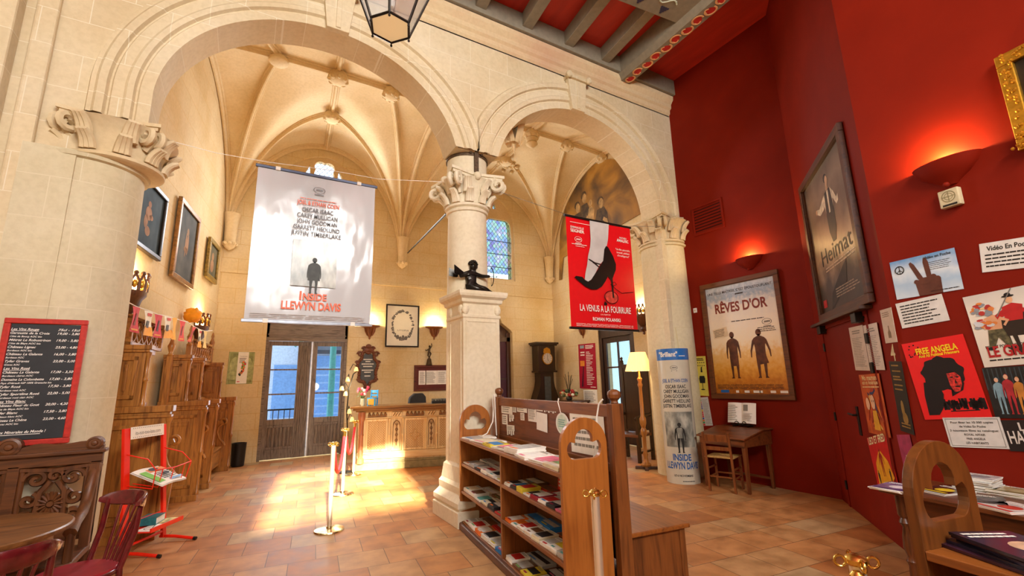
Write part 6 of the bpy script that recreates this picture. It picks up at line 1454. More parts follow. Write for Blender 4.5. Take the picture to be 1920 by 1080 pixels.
def cable(pts, label):
    o = thing('white_cable', label, 'cable', loc_pt(A0, AD, *pts[0])); b = o.location.copy(); m = MB(); m.tube([loc_pt(A0, AD, *q)-b for q in pts], .007, 6); m.build('cable', M_WHITE, o, smooth=60)
cable([(.13,.40,1.43),(.10,.40,1.36),(.13,.395,1.25),(.2,.36,1.13),(.17,.30,1.0),(.14,.25,.97)], 'white cable looped over the far post of the notice board')
cable([(.18,.395,1.43),(.175,.40,1.2),(.18,.41,.97)], 'straight white cable hanging down the far post of the notice board')
cable([(2.36,.415,1.43),(2.33,.40,1.40),(2.29,.40,1.30),(2.27,.40,1.18),(2.26,.395,1.1),(2.25,.37,.97)], 'white cable hanging from the knob of the near post')

# leaflets and magazines: each pile or copy is a thing
PALET = {'white': 'f0ede4', 'cream': 'e6dcbe', 'grey': 'b8b8b4', 'black': '262628', 'red': 'c22a24', 'orange': 'ee7a20', 'yellow': 'e2cf3a', 'blue': '2f82c8', 'pink': 'e0708c', 'crimson': 'a01c34', 'brown': '7a5234', 'green': '7aa860', 'teal': '5aa8a0'}
def leaflet(O, D, x, y, z, w, d, th, ang, col, band, label, name='leaflet', group='leaflets on the bookcase shelves'):
    o = thing(name, label, 'leaflet', loc_pt(O, D, x, y, z), rot_of(D)+ang, group)
    m = MB(); n = max(1, int(th/.006)); r_ = random.Random(int(x*1000+y*100+z*10))
    for i in range(n): jx, jy = (r_.random()-.5)*.008, (r_.random()-.5)*.008; z0 = th*i/n; m.box(-w/2+jx, w/2+jx, -d/2+jy, d/2+jy, z0, z0+th/n*.93)
    m.build('paper', plain(PALET[col], .55, var=.05), o)
    M90 = Matrix.Translation((0,0,th+.0006)) @ Matrix.Rotation(-PI/2, 4, 'X')
    t = MB().use(plain(PALET[band], .5, var=.12, scale=25)); t.at(M90); k = r_.random(); t.rect(-w*.46, w*.46, -d*(.1+.3*k), d*(.25+.2*k-.1)); t.use(M_GREYINK if col != 'black' else M_WHITE); textlines(t, 3, -w*.4, w*.4, d*.3, d*.45, -.0004, .5, .3, r_.randint(0, 99)); t.use(plain(PALET[r_.choice(list(PALET))], .5)).rect(-w*.3, w*(.0+.3*k), -d*.44, -d*.34, -.0005); t.build('cover_print', None, o)
ORD = ['first', 'second', 'third', 'fourth', 'fifth', 'sixth', 'seventh', 'eighth', 'ninth']
SH = {('upper','left'): (.683, .06, 1.22, [('white','grey'),('grey','white'),('black','white'),('white','red'),('white','black'),('white','cream')], [('white','grey'),('grey','cream'),('black','grey')]),
      ('middle','left'): (.393, .06, 1.22, [('white','cream'),('white','brown'),('white','teal'),('cream','black'),('black','white'),('red','white')], [('cream','white'),('brown','cream'),('white','grey')]),
      ('lowest','left'): (.078, .06, 1.22, [('white','grey'),('white','red'),('orange','white'),('white','black'),('white','grey'),('blue','white')], [('grey','brown'),('red','grey'),('black','white')]),
      ('upper','right'): (.683, 1.28, 2.36, [('white','black'),('black','blue'),('yellow','red'),('white','black'),('crimson','white'),('white','red'),('black','white'),('pink','white')], [('brown','cream'),('red','brown'),('grey','white'),('crimson','grey')]),
      ('middle','right'): (.393, 1.28, 2.36, [('orange','white'),('white','orange'),('white','red'),('white','brown'),('cream','black'),('white','grey'),('white','yellow'),('grey','white')], [('grey','blue'),('blue','grey'),('orange','brown'),('cream','red')]),
      ('lowest','right'): (.078, 1.28, 2.36, [('white','red'),('brown','grey'),('yellow','black'),('white','cream'),('black','grey'),('white','black'),('grey','white')], [('grey','black'),('black','grey'),('grey','cream')])}
r_ = random.Random(21)
for (lev, side), (z, x0, x1, fr_, bk) in SH.items():
    for row, lst, y, dep in (('front', fr_, .135, .17), ('back', bk, .295, .13)):
        n = len(lst)
        for i, (c_, b_) in enumerate(lst):
            w = (x1-x0)/n; x = x0+w*(i+.5)
            leaflet(A0, AD, x, y, z, w*.90, dep, .012+.026*r_.random() if row == 'front' else .01+.035*r_.random(), (r_.random()-.5)*.10, c_, b_, '%s leaflets with %s print, %s from the pier, %s row, %s %s-hand shelf' % (c_, b_, ORD[i], row, lev, side))
leaf = [(.22,.16,.30,.24,.012,.1,'white','grey','thin white sheets on the bookcase top nearest the pier'),(.20,.29,.26,.15,.016,-.1,'white','white','second white pile at the pier end of the bookcase top, by the board'),(.55,.17,.36,.26,.014,.12,'white','cream','loose white papers on the bookcase top, second group from the pier'),(.86,.14,.26,.2,.02,-.05,'yellow','blue','yellow and blue picture magazine on the bookcase top'),
        (1.14,.19,.30,.27,.016,.15,'white','pink','white folded papers with pink marks in the middle of the bookcase top'),(1.42,.20,.24,.29,.05,.1,'white','grey','thickest white stack in the middle of the bookcase top'),(1.68,.17,.25,.27,.022,-.08,'white','white','white pile right of the thickest stack'),(1.95,.19,.26,.28,.02,.1,'white','pink','white pile with pink print, second from the near end board'),(2.21,.18,.26,.28,.026,-.04,'cream','green','pale green and cream pile against the near end board')]
for x, y, w, d, th, a, c_, b_, lab in leaf: leaflet(A0, AD, x, y, .957, w, d, th, a, c_, b_, lab, 'paper_pile', 'papers on top of the bookcase')
# two upright flyers at the back of the upper shelf
for x, col, lab in ((1.78,'e0482c','upright orange flyer leaning at the back of the upper right-hand shelf'),(2.24,'8a9c3c','upright olive flyer at the back of the upper shelf near the end board')):
    o = thing('flyer', lab, 'leaflet', loc_pt(A0, AD, x, .352, .684), rot_of(AD)); m = MB(); m.at(Matrix.Rotation(R(-4), 4, 'X')); m.box(-.055,.055,-.003,0,0,.22); m.build('paper', plain(col, .55, var=.08), o); t = MB(); t.at(Matrix.Rotation(R(-4), 4, 'X')); textlines(t, 6, -.04,.04,.03,.2,-.0036,.5,.4,int(x*10)); t.build('print', M_INK if x > 2 else M_WHITE, o)
stanchion(1.85, 2.24, 'brass stanchion in front of the near end board of the bookcase')
o = stanchion(1.955, .935, 'brass stanchion at the bottom right, only its top in view')
for x, y in ((-.05,-.02),(.05,.03)):
    m = MB().lathe([(.012,0),(.024,-.012),(.024,-.10),(.020,-.11),(.001,-.112)][::-1], 16, (x,y,.90)); m.build('rope_snap', M_BRASS, o, smooth=35)
# ================================================================== red hall: posters, lamps, desk, tables
def red_bowl(wall, x, z, w, label, power):
    o = wthing('wall_uplight', label, 'wall light', wall, x, z, group='red plaster bowl uplights')
    b = MB(); b.lathe([(.001,-.19*w/.43),(w*.10,-.185*w/.43),(w*.13,-.17*w/.43),(w*.30,-.12*w/.43),(w*.44,-.06*w/.43),(w*.5,0),(w*.47,0),(w*.38,-.06*w/.43)], 28, sy=.62, a0=PI, a1=2*PI, cap=False); b.build('bowl', RED, o, smooth=40)
    k = MB(); k.sph((0,-.06,-.19*w/.43), .022, n=8, m=6); k.build('knob', RED, o, smooth=60)
    u = MB(); u.sph((0,-.06,-.03), .025, n=8, m=6); u.build('bulb', emit('orange_bulb', 'ffc060', 14), o, smooth=60)
    l = lamp('uplight_light', 'POINT', (0,-.085,.01), power, (1, .66, .25), .03); l.parent = o
red_bowl('red', 5.25-4.04, 3.38, .44, 'red plaster bowl uplight above the golden field poster', 22)
red_bowl('front', .58, 3.17, .44, 'red plaster bowl uplight over the white alarm box, near the right edge', 26)

# ---- vent, switch
x0, z0 = wpt('red', 1325, 407); o = wthing('air_vent', 'red painted louvred air vent high on the wall beside the right arch', 'vent', 'red', 5.25-4.68, 4.255)
w, h = .60, .53; m = MB(); frame(m, w, h, .035, .02); m.build('frame', RED, o, bevel=.004)
for i in range(9): m = MB(); z = -h/2+.055+(h-.11)*i/8; m.add([(-w/2+.03,-.016,z-.02),(w/2-.03,-.016,z-.02),(w/2-.03,-.002,z+.018),(-w/2+.03,-.002,z+.018)], [(0,1,2,3)]); m.add([(-w/2+.03,-.012,z-.024),(w/2-.03,-.012,z-.024),(w/2-.03,.0,z+.014),(-w/2+.03,.0,z+.014)], [(3,2,1,0)]); m.build('slat', RED, o)
m = MB(); m.box(-w/2+.03, w/2-.03, -.0015, 0, -h/2+.03, h/2-.03); m.build('shade_backing', plain('2a0806', .8), o)  # dark sheet behind the slats, the shade of the duct put into its colour
o = wthing('light_switch', 'tiny white switch on the red wall left of the golden field poster', 'switch', 'red', 5.25-5.125, 2.70); m = MB(); m.box(-.035,.035,-.012,0,-.04,.04); m.build('plate', M_WHITE, o, bevel=.004); m = MB(); m.box(-.012,.012,-.018,-.012,-.015,.015); m.build('rocker', plain('c8b48c', .5), o)

# ---- golden field film poster
def poster_field():
    c, w, h, a = wquad('red', (1315,536), (1461,505), (1494,753), (1337,745), .0)
    o = wthing('framed_film_poster', 'brown framed film poster of two walkers in a golden field, above the writing desk', 'poster', 'red', c.x, c.y, 0, .004)
    f = MB(); frame(f, w, h, .075, .045); frame(f, w-.1, h-.1, .03, .03); f.build('frame', wood('4a2612', '72401c', 'x', .4), o, bevel=.006)
    W_, H_ = w-.14, h-.14; y = -.006
    s = MB(); s.rect(-W_/2, W_/2, -H_/2, H_/2, y)
    s.build('print', gradient([(.0,'9a5414'),(.10,'c47a20'),(.22,'e0a03a'),(.36,'ecc078'),(.45,'f4e0bc'),(.62,'f0e2cc'),(.80,'e2d8cc'),(.90,'98a8b8'),(1,'ccd2d8')], H_, .22, 16), o)
    WK = plain('5c3014', .5, var=.3, scale=10)
    b = MB(); person(b, -.17*W_, -.36*H_, H_*.42, y-.002, 0, 1.05); b.flat([(-.225*W_,-.25*H_),(-.11*W_,-.25*H_),(-.12*W_,-.14*H_),(-.22*W_,-.14*H_)], y-.0026); b.build('printed_walker', WK, o)
    b = MB(); person(b, .20*W_, -.36*H_, H_*.42, y-.002, .008, 1.15); b.flat([(.145*W_,-.25*H_),(.29*W_,-.235*H_),(.255*W_,-.14*H_),(.145*W_,-.14*H_)], y-.0026); b.build('printed_walker', WK, o)
    t = MB(); t.text("UNE TELLE MAÎTRISE, C'EST ÉPOUSTOUFLANT.", 0, H_*.425, .042, y=y-.002, w=W_*.93, bold=.01); textlines(t, 1, -.06, .08, H_*.39, H_*.41, y-.002, .6, 0, 4); textlines(t, 1, -W_*.15, W_*.3, H_*.145, H_*.16, y-.002, .5, 0, 5)
    palm(t, W_*.33, H_*.115, .075, y-.002); textlines(t, 3, W_*.2, W_*.46, H_*.03, H_*.075, y-.002, .4, .2, 6); textlines(t, 4, -W_*.46, W_*.44, -H_*.455, -H_*.41, y-.003, .35, .02, 7); t.build('small_lettering', plain('3a2a20', .5), o)
    t = MB(); t.text("RÊVES D'OR", 0, H_*.245, .155, y=y-.002, w=W_*.74, bold=.03); t.build('title_lettering', plain('7c2a18', .5), o)
    t = MB(); t.rect(-W_*.42,-W_*.3,-H_*.485,-H_*.46,y-.003); t.build('blue_logo', plain('2a64a8', .5), o); t = MB()
    for i, x in enumerate((-.2,-.08,.04,.12,.26,.38)): t.rect(x*W_, x*W_+.05+.03*(i % 3), -H_*.485, -H_*.465, y-.003)
    t.build('white_logos', M_WHITE, o)
    t = MB(); t.at(Matrix.Translation((-W_*.33,0,H_*.06)) @ Matrix.Rotation(-.12, 4, 'Y')); t.box(-.13,.13,y-.004,y-.003,-.075,.075); q = t.build('pasted_slip', plain('e0c8a4', .6), o); u = MB(); u.at(t.M); textlines(u, 5, -.11,.11,-.06,.06,y-.0046,.35,.3,9); u.build('print', M_INK, q)
poster_field()
def simple_poster(name, label, cat, wall, quad, col, off=.004, var=.05, group=None):
    c, w, h, a = wquad(wall, *quad, off); o = wthing(name, label, cat, wall, c.x, c.y, a, off, group); m = MB(); sheet(m, w, h, .002); m.build('sheet', plain(col, .45, var=var) if isinstance(col, str) else col, o); return o, w, h
Y = -.0032
o, w, h = simple_poster('wine_poster', 'narrow yellow poster with a black wine glass, left of the writing desk', 'poster', 'red', ((1305,668),(1324,668),(1328,742),(1309,742)), 'd2c050')
t = MB(); t.flat([(-.05,-.12),(.05,-.12),(.06,-.05),(.045,.0),(-.045,.0),(-.06,-.05)], Y); t.rect(-.006,.006,-.22,-.12,Y); t.ell(0,-.225,.04,.01,Y); t.flat([(-.02,.06),(.02,.06),(.01,.12),(.02,.16),(-.01,.14)], Y); textlines(t, 2, -w*.42, w*.4, h*.38, h*.46, Y, .6, .2, 2)
for i in range(8): t.ell((-.06+.04*(i % 4)), .17+.05*(i//4), .01, .01, Y, 8)
t.build('print', M_INK, o)
o, w, h = simple_poster('programme_sheet', 'white programme sheet with a multicoloured edge under the yellow wine poster', 'poster', 'red', ((1308,745),(1330,745),(1334,797),(1313,799)), 'c8c0b8')
t = MB(); r_ = random.Random(4)
for i in range(14): t.use(plain(r_.choice(['c83040','e0c030','3a8a4a','3050a0','d06820','803080']), .6)); t.rect(-w/2, -w*.12, h/2-h*(i+1)/14+.004, h/2-h*i/14, Y)
t.use(M_GREYINK); textlines(t, 18, -w*.05, w*.46, -h*.46, h*.44, Y, .35, .3, 3); t.build('print', None, o)

# ---- ruined ship film poster on the diagonal wall, with its ledge
def poster_boy():
    c, w, h, a = wquad('diag', (1496,345), (1571,240), (1632,575), (1536,600), .05)
    o = wthing('framed_film_poster', 'brown framed sepia film poster of a figure with spread arms on the diagonal wall', 'poster', 'diag', c.x, c.y, 0, .006)
    f = MB(); frame(f, w, h, .09, .05); frame(f, w-.13, h-.13, .03, .035); f.build('frame', wood('3c1f10', '5e3418', 'x', .4), o, bevel=.006)
    W_, H_ = w-.17, h-.17; y = -.006; s = MB(); s.rect(-W_/2, W_/2, -H_/2, H_/2, y); s.build('print', gradient([(0,'3a3028'),(.2,'4e4238'),(.27,'84705c'),(.36,'bca488'),(.5,'a08870'),(.68,'6c5a4c'),(.82,'8a7664'),(1,'5e4e42')], H_, .4, 3.2), o)
    k = H_; cx = .10; y -= .0005
    b = MB(); b.flat([(cx-.13,.13*k),(cx+.13,.13*k),(cx+.16,.24*k),(cx+.12,.295*k),(cx-.10,.295*k),(cx-.16,.24*k)], y-.001)
    b.flat([(cx-.13,.29*k),(cx-.20,.275*k),(cx-.36,.235*k),(cx-.46,.25*k),(cx-.47,.215*k),(cx-.36,.185*k),(cx-.20,.20*k),(cx-.12,.22*k)], y-.0012)
    b.flat([(cx+.12,.29*k),(cx+.20,.25*k),(cx+.27,.19*k),(cx+.33,.20*k),(cx+.32,.16*k),(cx+.25,.145*k),(cx+.15,.21*k)], y-.0012); b.build('printed_shirt', plain('d6c8b0', .5, var=.2), o)
    b = MB(); b.flat([(cx-.10,.295*k),(cx-.02,.30*k),(cx-.03,.14*k),(cx-.14,.13*k)], y-.0016); b.flat([(cx+.04,.30*k),(cx+.11,.295*k),(cx+.14,.13*k),(cx+.02,.14*k)], y-.0016); b.flat([(cx-.14,.14*k),(cx+.14,.14*k),(cx+.13,.02*k),(cx+.05,-.06*k),(cx-.06,-.06*k),(cx-.13,.02*k)], y-.0014); b.ell(cx+.0,.385*k,.062,.05*k*.62,y-.0014,14); b.build('printed_vest', plain('2c2420', .5, var=.2), o)
    b = MB(); b.ell(cx+.03,.365*k,.048,.033*k,y-.0018,14); b.flat([(cx-.03,.30*k),(cx+.05,.30*k),(cx+.04,.345*k),(cx-.02,.345*k)], y-.0017); b.ell(cx-.49,.235*k,.035,.02*k,y-.0016,10); b.build('printed_face', plain('c09c7c', .5, var=.15), o)
    b = MB(); b.flat([(-.30,-.38*k),(-.42,-.50*k),(.25,-.36*k),(.34,-.22*k),(.20,-.25*k),(.0,-.30*k)], y-.002) ; b.build('printed_boat', plain('332a22', .5, var=.2), o)
    t = MB(); t.text('Heimat', .06, -.165*k, .20, y=y-.003, w=W_*.70, bold=.0); t.build('title_lettering', plain('2a2018', .5), o); t = MB(); textlines(t, 2, -W_*.25, W_*.45, -.225*k, -.185*k, y-.003, .4, .1, 5); t.build('subtitle', plain('e0d0b8', .5), o)
    t = MB(); textlines(t, 4, -W_*.1, W_*.42, -.43*k, -.36*k, y-.003, .4, .3, 6); t.build('credits', plain('b0a08c', .5), o); t = MB(); t.rect(-W_*.45,-W_*.36,-.455*k,-.40*k,y-.003); t.build('red_mark', M_RED, o)
    g = wthing('poster_ledge', 'dark wooden ledge on two brackets under the sepia poster', 'shelf', 'diag', 1.19, 2.165); m = MB(); m.box(-.94,.94,-.11,0,0,.035); m.build('board', M_DARKX, g, bevel=.005)
    for x in (-.72,.62): m = MB(); m.box(x-.07,x+.07,-.08,0,-.10,0); m.build('bracket', M_BLACK, g, bevel=.005)
poster_boy()

# ---- sheets and posters on the red door and its jamb
def pq(*a): return a
o, w, h = simple_poster('notice_sheet', 'left of the two white printed sheets side by side on the red door', 'paper', 'diag', pq((1592,614),(1618,610),(1631,694),(1604,695)), 'd8ccc0', .012); t = MB(); textlines(t, 18, -w*.38, w*.38, -h*.42, h*.25, Y, .3, .3, 3); textlines(t, 2, -w*.3, w*.3, h*.32, h*.42, Y, .5, .2, 4); t.build('print', M_GREYINK, o)
o, w, h = simple_poster('notice_sheet', 'right of the two white printed sheets side by side on the red door', 'paper', 'diag', pq((1619,610),(1645,605),(1659,693),(1632,694)), 'd8ccc0', .012); t = MB(); textlines(t, 18, -w*.38, w*.38, -h*.42, h*.25, Y, .3, .3, 8); textlines(t, 2, -w*.3, w*.3, h*.32, h*.42, Y, .5, .2, 9); t.build('print', M_GREYINK, o)
o, w, h = simple_poster('narrow_card', 'narrow pale card with a small bottle drawing right of the door sheets', 'paper', 'diag', pq((1651,581),(1672,577),(1682,640),(1660,645)), 'd6c6b4', .006)
t = MB(); t.flat([(-.03,-h*.36),(.03,-h*.36),(.03,-h*.2),(.01,-h*.12),(.01,.0),(-.01,.0),(-.01,-h*.12),(-.03,-h*.2)], Y); textlines(t, 3, -w*.35, w*.35, h*.25, h*.42, Y, .4, .3, 5); t.build('print', plain('8a7458', .6), o)
x, z = wpt('diag', 1674, 660); o = wthing('painted_numeral', 'cream painted numeral 4 on the red wall above the tall black poster', 'sign', 'diag', x, z, 0, .002); t = MB(); t.text('4', 0, -.075, .15, y=0, bold=.005); m = t.build('figure', plain('d8c89c', .6), o)
o, w, h = simple_poster('film_poster', 'orange children film poster on the upper half of the red door', 'poster', 'diag', pq((1613,702),(1652,702),(1667,818),(1627,811)), plain('c85a20', .45, var=.18, scale=9), .012)
t = MB(); t.text('Ma maman', 0, h*.40, .05, y=Y, w=w*.7, bold=.02); t.text('est en Amérique', 0, h*.33, .038, y=Y, w=w*.75, bold=.02); textlines(t, 1, -w*.4, w*.4, h*.27, h*.30, Y, .6, 0, 3); t.build('lettering', plain('f0d8a0', .5), o)
t = MB(); r_ = random.Random(6)
for i in range(26): a = r_.random()*6.28; q = .05+.15*r_.random(); t.use(plain(r_.choice(['8a2018','e89030','2c3c6c','f0c060','b03a20']), .5)); t.at(Matrix.Translation((q*math.cos(a), 0, -.02+q*math.sin(a)*1.1)) @ Matrix.Rotation(a, 4, 'Y')); t.ell(0,0,.015,.06,Y-.0001*i,8)
t.at(); t.use(plain('f0c8a8', .5)); t.ell(.0,.02,.055,.07,Y-.004,14); t.ell(-.14,.0,.05,.06,Y-.004,14); t.use(plain('e8b030', .5)); t.flat([(-.07,-h*.42),(.09,-h*.42),(.06,-.06),(-.04,-.06)], Y-.0045); t.use(M_INK); t.ell(-.02,.03,.008,.01,Y-.005,8); t.ell(.025,.03,.008,.01,Y-.005,8); t.build('printed_children', None, o)
o, w, h = simple_poster('film_poster', 'red and yellow children film poster low on the red door', 'poster', 'diag', pq((1628,813),(1667,822),(1680,906),(1646,926)), plain('c8201c', .45, var=.08), .012)
t = MB(); t.text('LEO ET FRED', 0, h*.36, .07, y=Y-.002, w=w*.86, bold=.03); t.build('lettering', plain('f0e0b0', .5), o); t = MB().use(plain('eaa820', .5)); t.flat([(-w*.42,-h*.48),(w*.1,-h*.48),(w*.42,-h*.3),(w*.3,.0),(.0,h*.24),(-w*.3,.0)], Y); t.use(plain('a02818', .5)); person(t, .0, -h*.26, h*.5, Y-.001, .02, 1.2); t.use(M_INK); person(t, w*.28, -h*.38, h*.25, Y-.0015); person(t, -w*.28, -h*.42, h*.28, Y-.0015); t.use(plain('f0d060', .5)); t.ell(0,-h*.42,w*.25,h*.07,Y-.002,14); t.build('printed_figures', None, o)
o, w, h = simple_poster('tall_poster', 'tall narrow black poster with gilt text beside the red door', 'poster', 'diag', pq((1666,677),(1692,678),(1713,815),(1690,808)), '1e1e1c', .006)
t = MB(); 
for i, k in enumerate((.44,.36,.28,.24,.16,.10)): textlines(t, 1, -w*.34, w*.34, h*k-.012, h*k+.012, Y, .5, .2, i)
t.ell(0,-h*.17,.03,.07,Y,12); t.ell(.02,-h*.3,.05,.05,Y,12); textlines(t, 2, -w*.3, w*.4, -h*.44, -h*.36, Y, .5, .2, 8); t.build('print', plain('9a7a3c', .5), o)
o, w, h = simple_poster('pink_poster', 'crumpled pink and white poster under the tall black poster', 'poster', 'diag', pq((1684,816),(1714,818),(1718,900),(1698,898)), plain('a8385c', .5, var=.2, scale=12), .006)
t = MB(); t.box(-w*.1, w*.45, Y-.001, Y, -h*.45, h*.05); q = t.build('white_field', plain('d8ccc4', .6), o); t = MB(); textlines(t, 5, -w*.05, w*.4, -h*.4, 0, Y-.002, .6, .3, 2); t.build('print', M_INK, q)

# ---- posters on the front red wall
o, w, h = simple_poster('video_poster', 'blue sky poster with a brown V sign hand and peace symbol, topmost at left', 'poster', 'front', pq((1665,493),(1785,466),(1812,540),(1685,562)), gradient([(0,'c8d8e4'),(.35,'a8c4dc'),(.6,'d4e0e8'),(1,'6c9ccc')], .31, .7, 7))
HB = plain('5c3020', .5, var=.15, scale=12); t = MB().use(HB)
t.flat([(-.06,-h*.5),(.10,-h*.5),(.105,-.06),(.07,-.02),(-.03,-.02),(-.07,-.06)], Y)            # palm and wrist
t.flat([(-.045,-.03),(-.01,-.02),(-.055,.10),(-.075,.125),(-.09,.115),(-.085,.09)], Y-.0004)        # index finger
t.flat([(.015,-.02),(.05,-.02),(.045,.10),(.035,.135),(.015,.135),(.008,.10)], Y-.0004)              # middle finger
for k, (x, z) in enumerate(((.06,-.03),(.085,-.05))): t.ell(x, z, .022, .026, Y-.0008-.0004*k, 12)     # folded ring and little finger
t.flat([(-.07,-.05),(-.065,-.03),(.02,-.045),(.04,-.06),(.02,-.075),(-.03,-.07)], Y-.0016); t.ell(-.06,-.045,.018,.018,Y-.0018,10)   # thumb across them
t.use(M_INK); pts = [(-w*.36+.032*math.cos(q), Y, h*.24+.032*math.sin(q)) for q in [2*PI*i/20 for i in range(20)]]; t.tube(pts, .004, 4, closed=True); cx, cz = -w*.36, h*.24
for q in (PI/2, -PI/2, -PI*.25, -PI*.75): t.beam((cx,Y,cz),(cx+.032*math.cos(q),Y,cz+.032*math.sin(q)), .005, .001, up=(0,1,0))
t.text('Vidéo en Poche', w*.24, h*.38, .022, y=Y-.001, w=w*.40, bold=.015); textlines(t, 5, w*.08, w*.44, h*.08, h*.3, Y, .25, .3, 4); textlines(t, 1, w*.05, w*.45, -h*.45, -h*.41, Y, .5, 0, 5); t.build('print', None, o)
o, w, h = simple_poster('printed_note', 'white landscape note directly under the blue sky poster', 'paper', 'front', pq((1678,570),(1765,551),(1782,600),(1693,616)), 'd8d6d0'); t = MB(); textlines(t, 7, -w*.42, w*.42, -h*.40, h*.40, Y, .36, .35, 14); t.build('print', M_INK, o)
o, w, h = simple_poster('printed_note', 'white note headed in larger letters at the right edge, near the gilt frame', 'paper', 'front', pq((1834,458),(1950,440),(1958,498),(1844,511)), 'dcdad4'); t = MB(); t.text('Vidéo En Poche', 0, h*.22, .034, y=Y, w=w*.75, bold=.02); textlines(t, 4, -w*.42, w*.42, -h*.38, h*.14, Y, .36, .25, 24); t.build('print', M_INK, o)
o, w, h = simple_poster('film_poster', 'red poster with a black silhouetted head of full round hair', 'poster', 'front', pq((1690,643),(1811,628),(1855,780),(1735,790)), plain('e01c1c', .45, var=.02))
t = MB(); r_ = random.Random(12); out = []
for i in range(60): q = 2*PI*i/60; k = 1+.05*math.sin(9*q)+.04*r_.random(); out.append((.005+.135*k*math.cos(q), .035+.125*k*math.sin(q)))
t.flat(out, Y); t.flat([(-.14,-.02),(-.05,-.02),(-.03,-.12),(-.06,-.22),(-.10,-.27),(-.17,-.27),(-.16,-.12)], Y-.0004)
t.flat([(.02,-.14),(.10,-.10),(.12,-.05),(.10,.02),(.05,.05),(.12,.06)], Y-.0005)
for i in range(60): x = -.06+.26*r_.random(); t.rect(x, x+.008+.012*r_.random(), -.245+.05*r_.random(), -.215+.06*r_.random(), Y)
t.rect(-.02,.16,-.25,-.243,Y)
for i in range(14): t.ell(-w*.42+.08*r_.random(), h*.30+.1*r_.random(), .006, .006, Y, 6)
t.build('printed_head', plain('150c0c', .5), o)
t = MB(); t.flat([(.03,.03),(.085,.035),(.11,.0),(.105,-.06),(.08,-.105),(.045,-.11),(.03,-.06)], Y-.001); t.build('printed_face', plain('d03028', .5, var=.45, scale=60), o)
t = MB(); t.ell(.055,.0,.011,.006,Y-.0016,10); t.ell(.09,-.002,.010,.006,Y-.0016,10); t.flat([(.072,-.01),(.08,-.045),(.066,-.045)], Y-.0016); t.ell(.075,-.07,.018,.006,Y-.0016,10); t.build('printed_features', plain('150c0c', .5), o)
t = MB(); t.text('FREE ANGELA', .015, h*.33, .048, y=Y-.001, w=w*.66, bold=.03); t.text('And All Political Prisoners', .02, h*.285, .022, y=Y-.001, w=w*.64, bold=.03); t.build('lettering', plain('f0d020', .5), o)
o, w, h = simple_poster('film_poster', 'white film poster of a red coated rider and bare chested man, right edge', 'poster', 'front', pq((1796,562),(1962,524),(1990,680),(1856,686)), gradient([(0,'d8d0c4'),(.4,'e4dccc'),(.75,'e8e2d4'),(1,'d0ccc4')], .5, .3, 6))
t = MB(); t.text('LE GRAND', 0, -h*.37, .075, y=Y-.002, w=w*.78, bold=.03); t.build('title_lettering', plain('a81c20', .5), o); t = MB(); t.text('BENOÎT POELVOORDE', -w*.15, -h*.255, .02, y=Y, w=w*.5, bold=.02); textlines(t, 1, -w*.4, w*.4, -h*.43, -h*.40, Y, .6, .0, 3); t.build('small_lettering', M_INK, o)
t = MB().use(plain('2c2018', .5)); hx, hz = .045, -.04
t.flat([(hx-.09,hz-.02),(hx+.10,hz-.03),(hx+.12,hz+.10),(hx+.05,hz+.13),(hx-.09,hz+.10)], Y); t.flat([(hx+.06,hz+.08),(hx+.12,hz+.05),(hx+.19,hz+.18),(hx+.16,hz+.22),(hx+.12,hz+.2)], Y-.0003); t.flat([(hx+.15,hz+.22),(hx+.22,hz+.12),(hx+.2,hz+.1),(hx+.13,hz+.17)], Y-.0005)
for x in (-.08,-.04,.05,.09): t.flat([(hx+x-.014,hz),(hx+x+.014,hz),(hx+x+.018,hz-.10),(hx+x+.008,hz-.15),(hx+x-.01,hz-.15),(hx+x,hz-.10)], Y-.0004)
t.use(plain('b82020', .5)); t.flat([(hx-.06,hz+.08),(hx+.03,hz+.08),(hx+.05,hz+.18),(hx+.0,hz+.20),(hx-.06,hz+.18)], Y-.001); t.flat([(hx-.05,hz+.17),(hx-.11,hz+.13),(hx-.10,hz+.10),(hx-.03,hz+.13)], Y-.0012); t.flat([(hx+.03,hz+.17),(hx+.08,hz+.13),(hx+.07,hz+.11),(hx+.02,hz+.14)], Y-.0012)
t.use(plain('d8a880', .5)); t.ell(hx-.01,hz+.225,.02,.026,Y-.0014,12); t.use(M_INK); t.ell(hx-.01,hz+.25,.034,.008,Y-.0016,12); t.ell(hx-.01,hz+.26,.018,.014,Y-.0016,12); t.use(plain('8a8a88', .4, .6)); t.beam((hx-.1,Y-.002,hz+.12),(hx+.02,Y-.002,hz+.30), .006, .001, up=(0,1,0))
mx, mz = -.085, -.14; t.use(plain('d8a078', .5)); t.flat([(mx-.035,mz+.13),(mx+.04,mz+.13),(mx+.05,mz+.22),(mx+.01,mz+.24),(mx-.045,mz+.22)], Y-.001); t.ell(mx+.0,mz+.265,.021,.026,Y-.0012,12); t.flat([(mx-.04,mz+.22),(mx-.09,mz+.18),(mx-.05,mz+.14),(mx-.045,mz+.155),(mx-.065,mz+.18),(mx-.03,mz+.2)], Y-.0013); t.flat([(mx+.045,mz+.22),(mx+.09,mz+.19),(mx+.06,mz+.15),(mx+.05,mz+.16),(mx+.07,mz+.185),(mx+.03,mz+.2)], Y-.0013)
t.use(plain('5a5438', .6, var=.4, scale=40)); t.flat([(mx-.04,mz+.135),(mx+.045,mz+.135),(mx+.07,mz+.02),(mx+.045,mz+.0),(mx+.005,mz+.08),(mx-.03,mz+.01),(mx-.06,mz+.02)], Y-.0015); t.use(M_INK); t.ell(mx+.06,mz+.0,.025,.012,Y-.0017,10); t.ell(mx-.05,mz+.005,.025,.012,Y-.0017,10)
r_ = random.Random(15)
